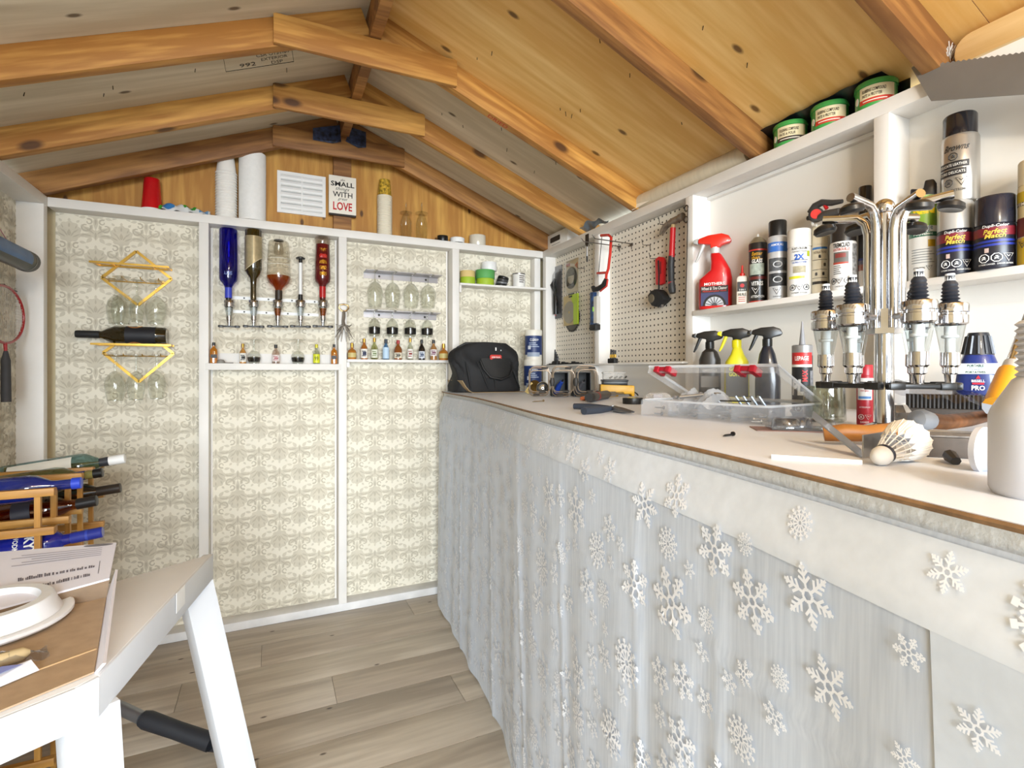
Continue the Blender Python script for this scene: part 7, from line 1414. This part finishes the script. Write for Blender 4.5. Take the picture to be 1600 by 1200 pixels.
# white trestle table
TZ = .755
A, Bk, Fq, Lq = P(331, 865, Z=TZ), P(182, 908, Z=TZ), P(128, 1070, Z=TZ), P(0, 1121, Z=TZ)
dback = (Bk - A).normalized()
TBL = A + dback * .52; TFL = Fq + (Lq - Fq).normalized() * .46
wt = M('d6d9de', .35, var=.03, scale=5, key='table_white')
t = thing('side_table', 'white painted table with slanted legs in the left foreground', 'table', (0, 0, 0))
poly = [(A.x, A.y), (TBL.x, TBL.y), (TFL.x, TFL.y), (Fq.x + .012, Fq.y + .0)]
poly = [(A.x, A.y), (TBL.x, TBL.y), (TFL.x, TFL.y), (Fq.x - .006, Fq.y - .002), (Fq.x + .012, Fq.y + .018)]
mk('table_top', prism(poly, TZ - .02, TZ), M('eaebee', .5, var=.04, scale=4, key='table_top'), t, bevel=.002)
def slab(a, b, th, z0, z1, inset=0): 
    d = (b - a); d.z = 0; L = d.length; return tf(box(0, L, -th, 0, z0, z1), Matrix.Translation((a.x, a.y, 0)) @ Matrix.Rotation(math.atan2(d.y, d.x), 4, 'Z'))
F2 = Vector((Fq.x + .012, Fq.y + .018, TZ)); F1 = Vector((Fq.x - .006, Fq.y - .002, TZ))
mk('apron', tf(slab(A, F2, .022, TZ - .058, TZ - .0008), Matrix.Translation((.0035, -.0007, 0))), wt, t, bevel=.0015)
mk('apron', tf(slab(TFL, F1, -.022, TZ - .058, TZ - .0008), Matrix.Translation((.001, -.0035, 0))), wt, t, bevel=.0015); mk('apron', slab(TBL, A.lerp(TBL, .12), .022, TZ - .055, TZ - .0205), wt, t, bevel=.0015)
mk('corner_block', prism([(F1.x, F1.y - .004), (F2.x + .004, F2.y - .002), (F2.x - .02, F2.y + .03), (F1.x - .03, F1.y + .02)], TZ - .058, TZ - .0008), wt, t, bevel=.002)
mk('paper_tag', tf(box(-.022, .022, -.0008, 0, -.02, .018), Matrix.Translation(tuple(A.lerp(F2, .42) + Vector((.0055, 0, -.016)))) @ Matrix.Rotation(math.atan2(F2.y - A.y, F2.x - A.x) + PI, 4, 'Z')), M('f3f3f1', .6, key='tag_white'), t)
def leg(top, foot, nm='leg'):
    d = foot - top; w, th = .066, .04; side = Vector((A.x - F2.x, A.y - F2.y, 0)).normalized(); nrm_ = Vector((side.y, -side.x, 0))
    V = []
    for p in (top, foot):
        for a, b in ((-w / 2, -th / 2), (w / 2, -th / 2), (w / 2, th / 2), (-w / 2, th / 2)): V.append(tuple(p + Vector((dback.x, dback.y, 0)) * a + Vector((-dback.y, dback.x, 0)) * b))
    return mk(nm, (V, [(0, 1, 2, 3), (7, 6, 5, 4), (0, 4, 5, 1), (1, 5, 6, 2), (2, 6, 7, 3), (3, 7, 4, 0)]), wt, t, bevel=.002)
dp = depth(A)
lt = P(307, 925, T=dp * .985); lf_dir = P(352, 1120, T=dp * 1.0) - lt; lf = lt + lf_dir * (lt.z / -lf_dir.z)
leg(lt + lf_dir * -.08, Vector((lf.x, lf.y, 0)))
l2 = P(130, 1125, T=depth(Fq) * 1.0); leg(Vector((F1.x + .0, F1.y + .05, TZ - .056)), Vector((F1.x + .03, F1.y + .07, 0)))
leg(Vector((TBL.x + .03, TBL.y - .05, TZ - .056)), Vector((TBL.x - .02, TBL.y - .02, 0))); leg(Vector((TFL.x + .04, TFL.y + .06, TZ - .056)), Vector((TFL.x, TFL.y + .02, 0)))

# open cardboard box on the table
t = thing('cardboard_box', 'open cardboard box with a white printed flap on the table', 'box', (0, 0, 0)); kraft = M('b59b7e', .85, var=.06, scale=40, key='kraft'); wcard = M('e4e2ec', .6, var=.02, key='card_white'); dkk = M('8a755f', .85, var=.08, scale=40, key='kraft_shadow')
zb = TZ + .0012; B = lambda px, py, z=0.0: P(px, py, Z=zb + z)
c1, c2, c3, c4 = B(166, 935), B(147, 1052), B(-40, 1130), B(-60, 985)         # floor outline on the table: back right, front right, front left, back left
def sheet4(nm, pts, mat, th=.003): return mk(nm, ([tuple(p) for p in pts], [(0, 1, 2, 3)]), mat, t, solid=th, smooth=0)
up = Vector((0, 0, 1))
sheet4('box_floor', [c1, c2, c3, c4], kraft, .0025); crs = B(153, 1010); crl = B(-50, 1078)
mk('crease', tube([B(150, 1014, .003), B(-45, 1085, .003)], .0012, 5), M('c9aa80', .85, key='crease_kraft'), t)
rt0 = P(172, 905, T=depth(c1) * .985); hR = .030
sheet4('side_wall', [c1, c2, c2 + Vector((.010, .0, .012)), c1 + Vector((.014, .0, .052))], wcard, .004)
ft0, ft1 = P(171, 906, T=depth(c1) * 1.0), P(-40, 964, T=depth(c4) * 1.0); ft2, ft3 = P(-40, 882, T=depth(c4) * 1.16), P(182, 850, T=depth(c1) * 1.14)
def to_plane(px, py):
    n_ = (ft1 - ft0).cross(ft3 - ft0); c0_ = Vector((0, 0, CAMZ)); d_ = P(px, py, T=1.0) - c0_; return c0_ + d_ * ((ft0 - c0_).dot(n_) / d_.dot(n_))
ft2 = to_plane(-40, 868)
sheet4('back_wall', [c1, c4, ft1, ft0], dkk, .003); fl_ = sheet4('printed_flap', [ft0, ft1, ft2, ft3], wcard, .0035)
ex = (ft1 - ft0); ey = (ft3 - ft0); nf = ex.cross(ey).normalized()
if nf.dot(Vector((0, 0, CAMZ)) - ft0) < 0: nf = -nf
def flap_pt(u, v): return ft0.lerp(ft1, u).lerp(ft3.lerp(ft2, u), v) + nf * .0042
inkg = M('6a6672', .7, key='flap_ink'); rf = random.Random(9)
for v0, u0, u1 in ((.17, .17, .60), (.36, .14, .70)):                     # two lines of print, upside down and too small to read
    u = u0
    while u < u1:
        w_ = rf.uniform(.006, .016); hgt = .07 * rf.uniform(.6, 1.0); mk('flap_print', ([tuple(flap_pt(a_, b_)) for a_, b_ in ((u, v0), (u + w_, v0), (u + w_, v0 + hgt), (u, v0 + hgt))], [(0, 1, 2, 3)]), inkg, t, smooth=0); u += w_ + rf.choice((.004, .004, .014))
for k in range(5): mk('flap_print', ([tuple(flap_pt(u, v)) for u, v in ((.10, .66 + .05 * k), (.75 - .07 * (k % 3), .66 + .05 * k), (.75 - .07 * (k % 3), .675 + .05 * k), (.10, .675 + .05 * k))], [(0, 1, 2, 3)]), M('a9a6b2', .7, key='fine_text'), t, smooth=0)
mk('flap_badge', ([tuple(flap_pt(.13 + .11 * math.cos(a), .955 + .035 * math.sin(a))) for a in [2 * PI * k / 20 for k in range(20)]], [tuple(range(20))]), M('77757c', .6), t, smooth=0)
mk('print_line', ([tuple(flap_pt(u, v)) for u, v in ((.10, .18), (.105, .18), (.105, .5), (.10, .5))], [(0, 1, 2, 3)]), inkg, t, smooth=0)
# white ring and small things in the box
rc = P(0, 945, T=depth(c4) * .985); rc.z = zb + .006
cen = B(-20, 985); rr_ = (B(134, 950) - cen).length
t2 = thing('fan_ring', 'round white plastic ring lying in the cardboard box', 'ring', (cen.x, cen.y, zb + .0045)); jm2 = M('e8eaee', .35, key='ring_white')
R1 = rr_ * .88
mk('flange', lathe([(R1 * .55, .004), (R1 * .96, .004), (R1, .008), (R1, .013), (R1 * .96, .015), (R1 * .88, .013), (R1 * .55, .010)], 48), jm2, t2); mk('raised_ring', lathe([(R1 * .86, .013), (R1 * .80, .026), (R1 * .76, .038), (R1 * .74, .040), (R1 * .60, .040), (R1 * .58, .030), (R1 * .58, .012)], 48), jm2, t2)
p = B(18, 1040); t2 = thing('parts_bag', 'clear bag with a tan wooden peg in the cardboard box', 'bag', (p.x, p.y, zb + .0045), rotz=math.atan2(A.y - F2.y, A.x - F2.x) - 1.0); mk('peg', tube([(-.02, 0, .008), (.012, 0, .008), (.02, 0, .008)], [.010, .0095, .003], 10), M('c9b48a', .7, key='peg_tan'), t2); mk('film', grid(lambda u, v: (-.06 + .10 * u, -.02 + .04 * v, .001 + .018 * math.sin(PI * v) * math.sin(PI * min(1, .2 + u * .9)) + .003 * math.sin(u * 19 + v * 7)), 14, 8), glass('e8eaf2', .12, 2.4, 'bagfilm'), t2)
p = B(8, 1072); t2 = thing('paper_slip', 'folded white paper slip lying in the cardboard box', 'paper', (p.x, p.y, zb + .004), rotz=.5); mk('slip', ([(-.06, -.02, .001), (.035, .0, .002), (.03, .02, .012), (-.06, .025, .006)], [(0, 1, 2, 3)]), M('e9ebf5', .6, key='slip_white'), t2, solid=.0006, smooth=0); mk('slip_fold', ([(-.06, .0, .010), (.02, .012, .013), (.0, .02, .016), (-.06, .02, .013)], [(0, 1, 2, 3)]), M('7a80b0', .6, key='slip_blue'), t2, solid=.0005, smooth=0)
# vacuum wand lying under the table
a, b, c = P(150, 1088, Z=.16), P(222, 1122, Z=.13), P(330, 1160, Z=.06)
t = thing('vacuum_wand', 'grey tube with a black grip lying under the white table', 'vacuum wand', (a.x, a.y, 0)); q = [v - Vector((a.x, a.y, 0)) for v in (a, b, c)]
mk('tube', tube([q[0] + (q[0] - q[1]) * 1.2, q[1]], .018, 14), M('8e9094', .3, .7, key='wand_grey'), t); mk('grip', tube([q[1], q[1].lerp(q[2], .08), q[1].lerp(q[2], .5), q[2]], [.021, .026, .024, .026], 14), M('2b2d33', .6, key='wand_grip'), t); mk('stand_foot', tube([q[2], Vector((q[2].x + .05, q[2].y + .02, .016))], [.024, .016], 12), M('2b2d33', .6, key='wand_grip'), t); mk('support', tube([q[0] + (q[0] - q[1]) * 1.0, Vector(((q[0] + (q[0] - q[1])).x, (q[0] + (q[0] - q[1])).y + .04, .012))], .012, 10), M('2b2d33', .6, key='wand_grip'), t)

# torn blue plastic stuck near the ridge in front of the gable
t = thing('tarp_scrap', 'torn dark blue plastic scrap with white specks under the ridge', 'plastic scrap', (0, 0, 0)); bs = M('27304a', .5, var=.9, scale=60, key='tarp_blue')
for pts in (((489, 200), (531, 195), (533, 222), (520, 224), (489, 218)), ((549, 199), (572, 206), (572, 231), (560, 231), (540, 220))):
    q = [P(*p, Y=2.628) for p in pts]; mk('torn_piece', ([(p.x, p.y + .004 * math.sin(i * 2.1), p.z) for i, p in enumerate(q)], [tuple(range(len(q)))]), bs, t, solid=.0015, smooth=0)

# bare bulb on the ridge board, above and behind the frame
bp_ = Vector((.32, -.65, 2.12)); t = thing('ceiling_bulb', 'bare warm light bulb on the ridge board above the camera', 'light bulb', bp_)
mk('socket', lathe([(.02, .035), (.022, .07), (.045, .075), (.045, .085), (0, .085)], 20), whitep, t); gb = M('fff1d8', .3, key='bulb')
bm2 = bpy.data.materials.new('lit_bulb'); bm2.use_nodes = True; bb = bm2.node_tree.nodes['Principled BSDF']; bb.inputs['Emission Color'].default_value = (1, .80, .52, 1); bb.inputs['Emission Strength'].default_value = 12
mk('bulb', lathe([(0, -.035), (.015, -.032), (.027, -.018), (.030, 0), (.025, .018), (.016, .036), (.014, .045)], 20), bm2, t)
l = bpy.data.lights.new('bulb_light', 'POINT'); l.energy = 27; l.color = (1, .86, .66); l.shadow_soft_size = .06
lo = bpy.data.objects.new('bulb_light', l); C.objects.link(lo); lo.location = bp_ + Vector((0, 0, -.10))

# prints and small fittings belong to the part that carries them
BODY = ('can_body', 'tube_body', 'canister_body', 'bottle_body', 'glass_body', 'tin_body', 'board', 'case', 'tool_body', 'card', 'carton', 'roll', 'base', 'column')
SUB = ('lettering', 'hazard_symbol', 'label_print', 'print_line', 'band', 'stripe', 'picture', 'wheel_print', 'spoke_print', 'lamp_print', 'drawing_print', 'badge', 'emblem', 'seal_print', 'label_arc', 'band_print', 'drop_print', 'truck_print', 'script_ornament', 'label_ring', 'label_edge', 'label_border', 'logo_triangle', 'logo_bar', 'cap_rib', 'bar_side', 'side_print', 'white_band', 'etched_band', 'header', 'red_panel', 'red_tag', 'orange_corner', 'name_bar', 'logo_oval', 'fabric_fold', 'paint_spot')
for o in list(C.objects):
    if 'category' not in o.keys(): continue
    kids = list(o.children); body = next((k for k in kids if k.name.split('.')[0] in BODY), None)
    if not body or body.matrix_basis != Matrix.Identity(4): continue
    for k in kids:
        if k.name.split('.')[0] in SUB and not k.children: k.parent = body
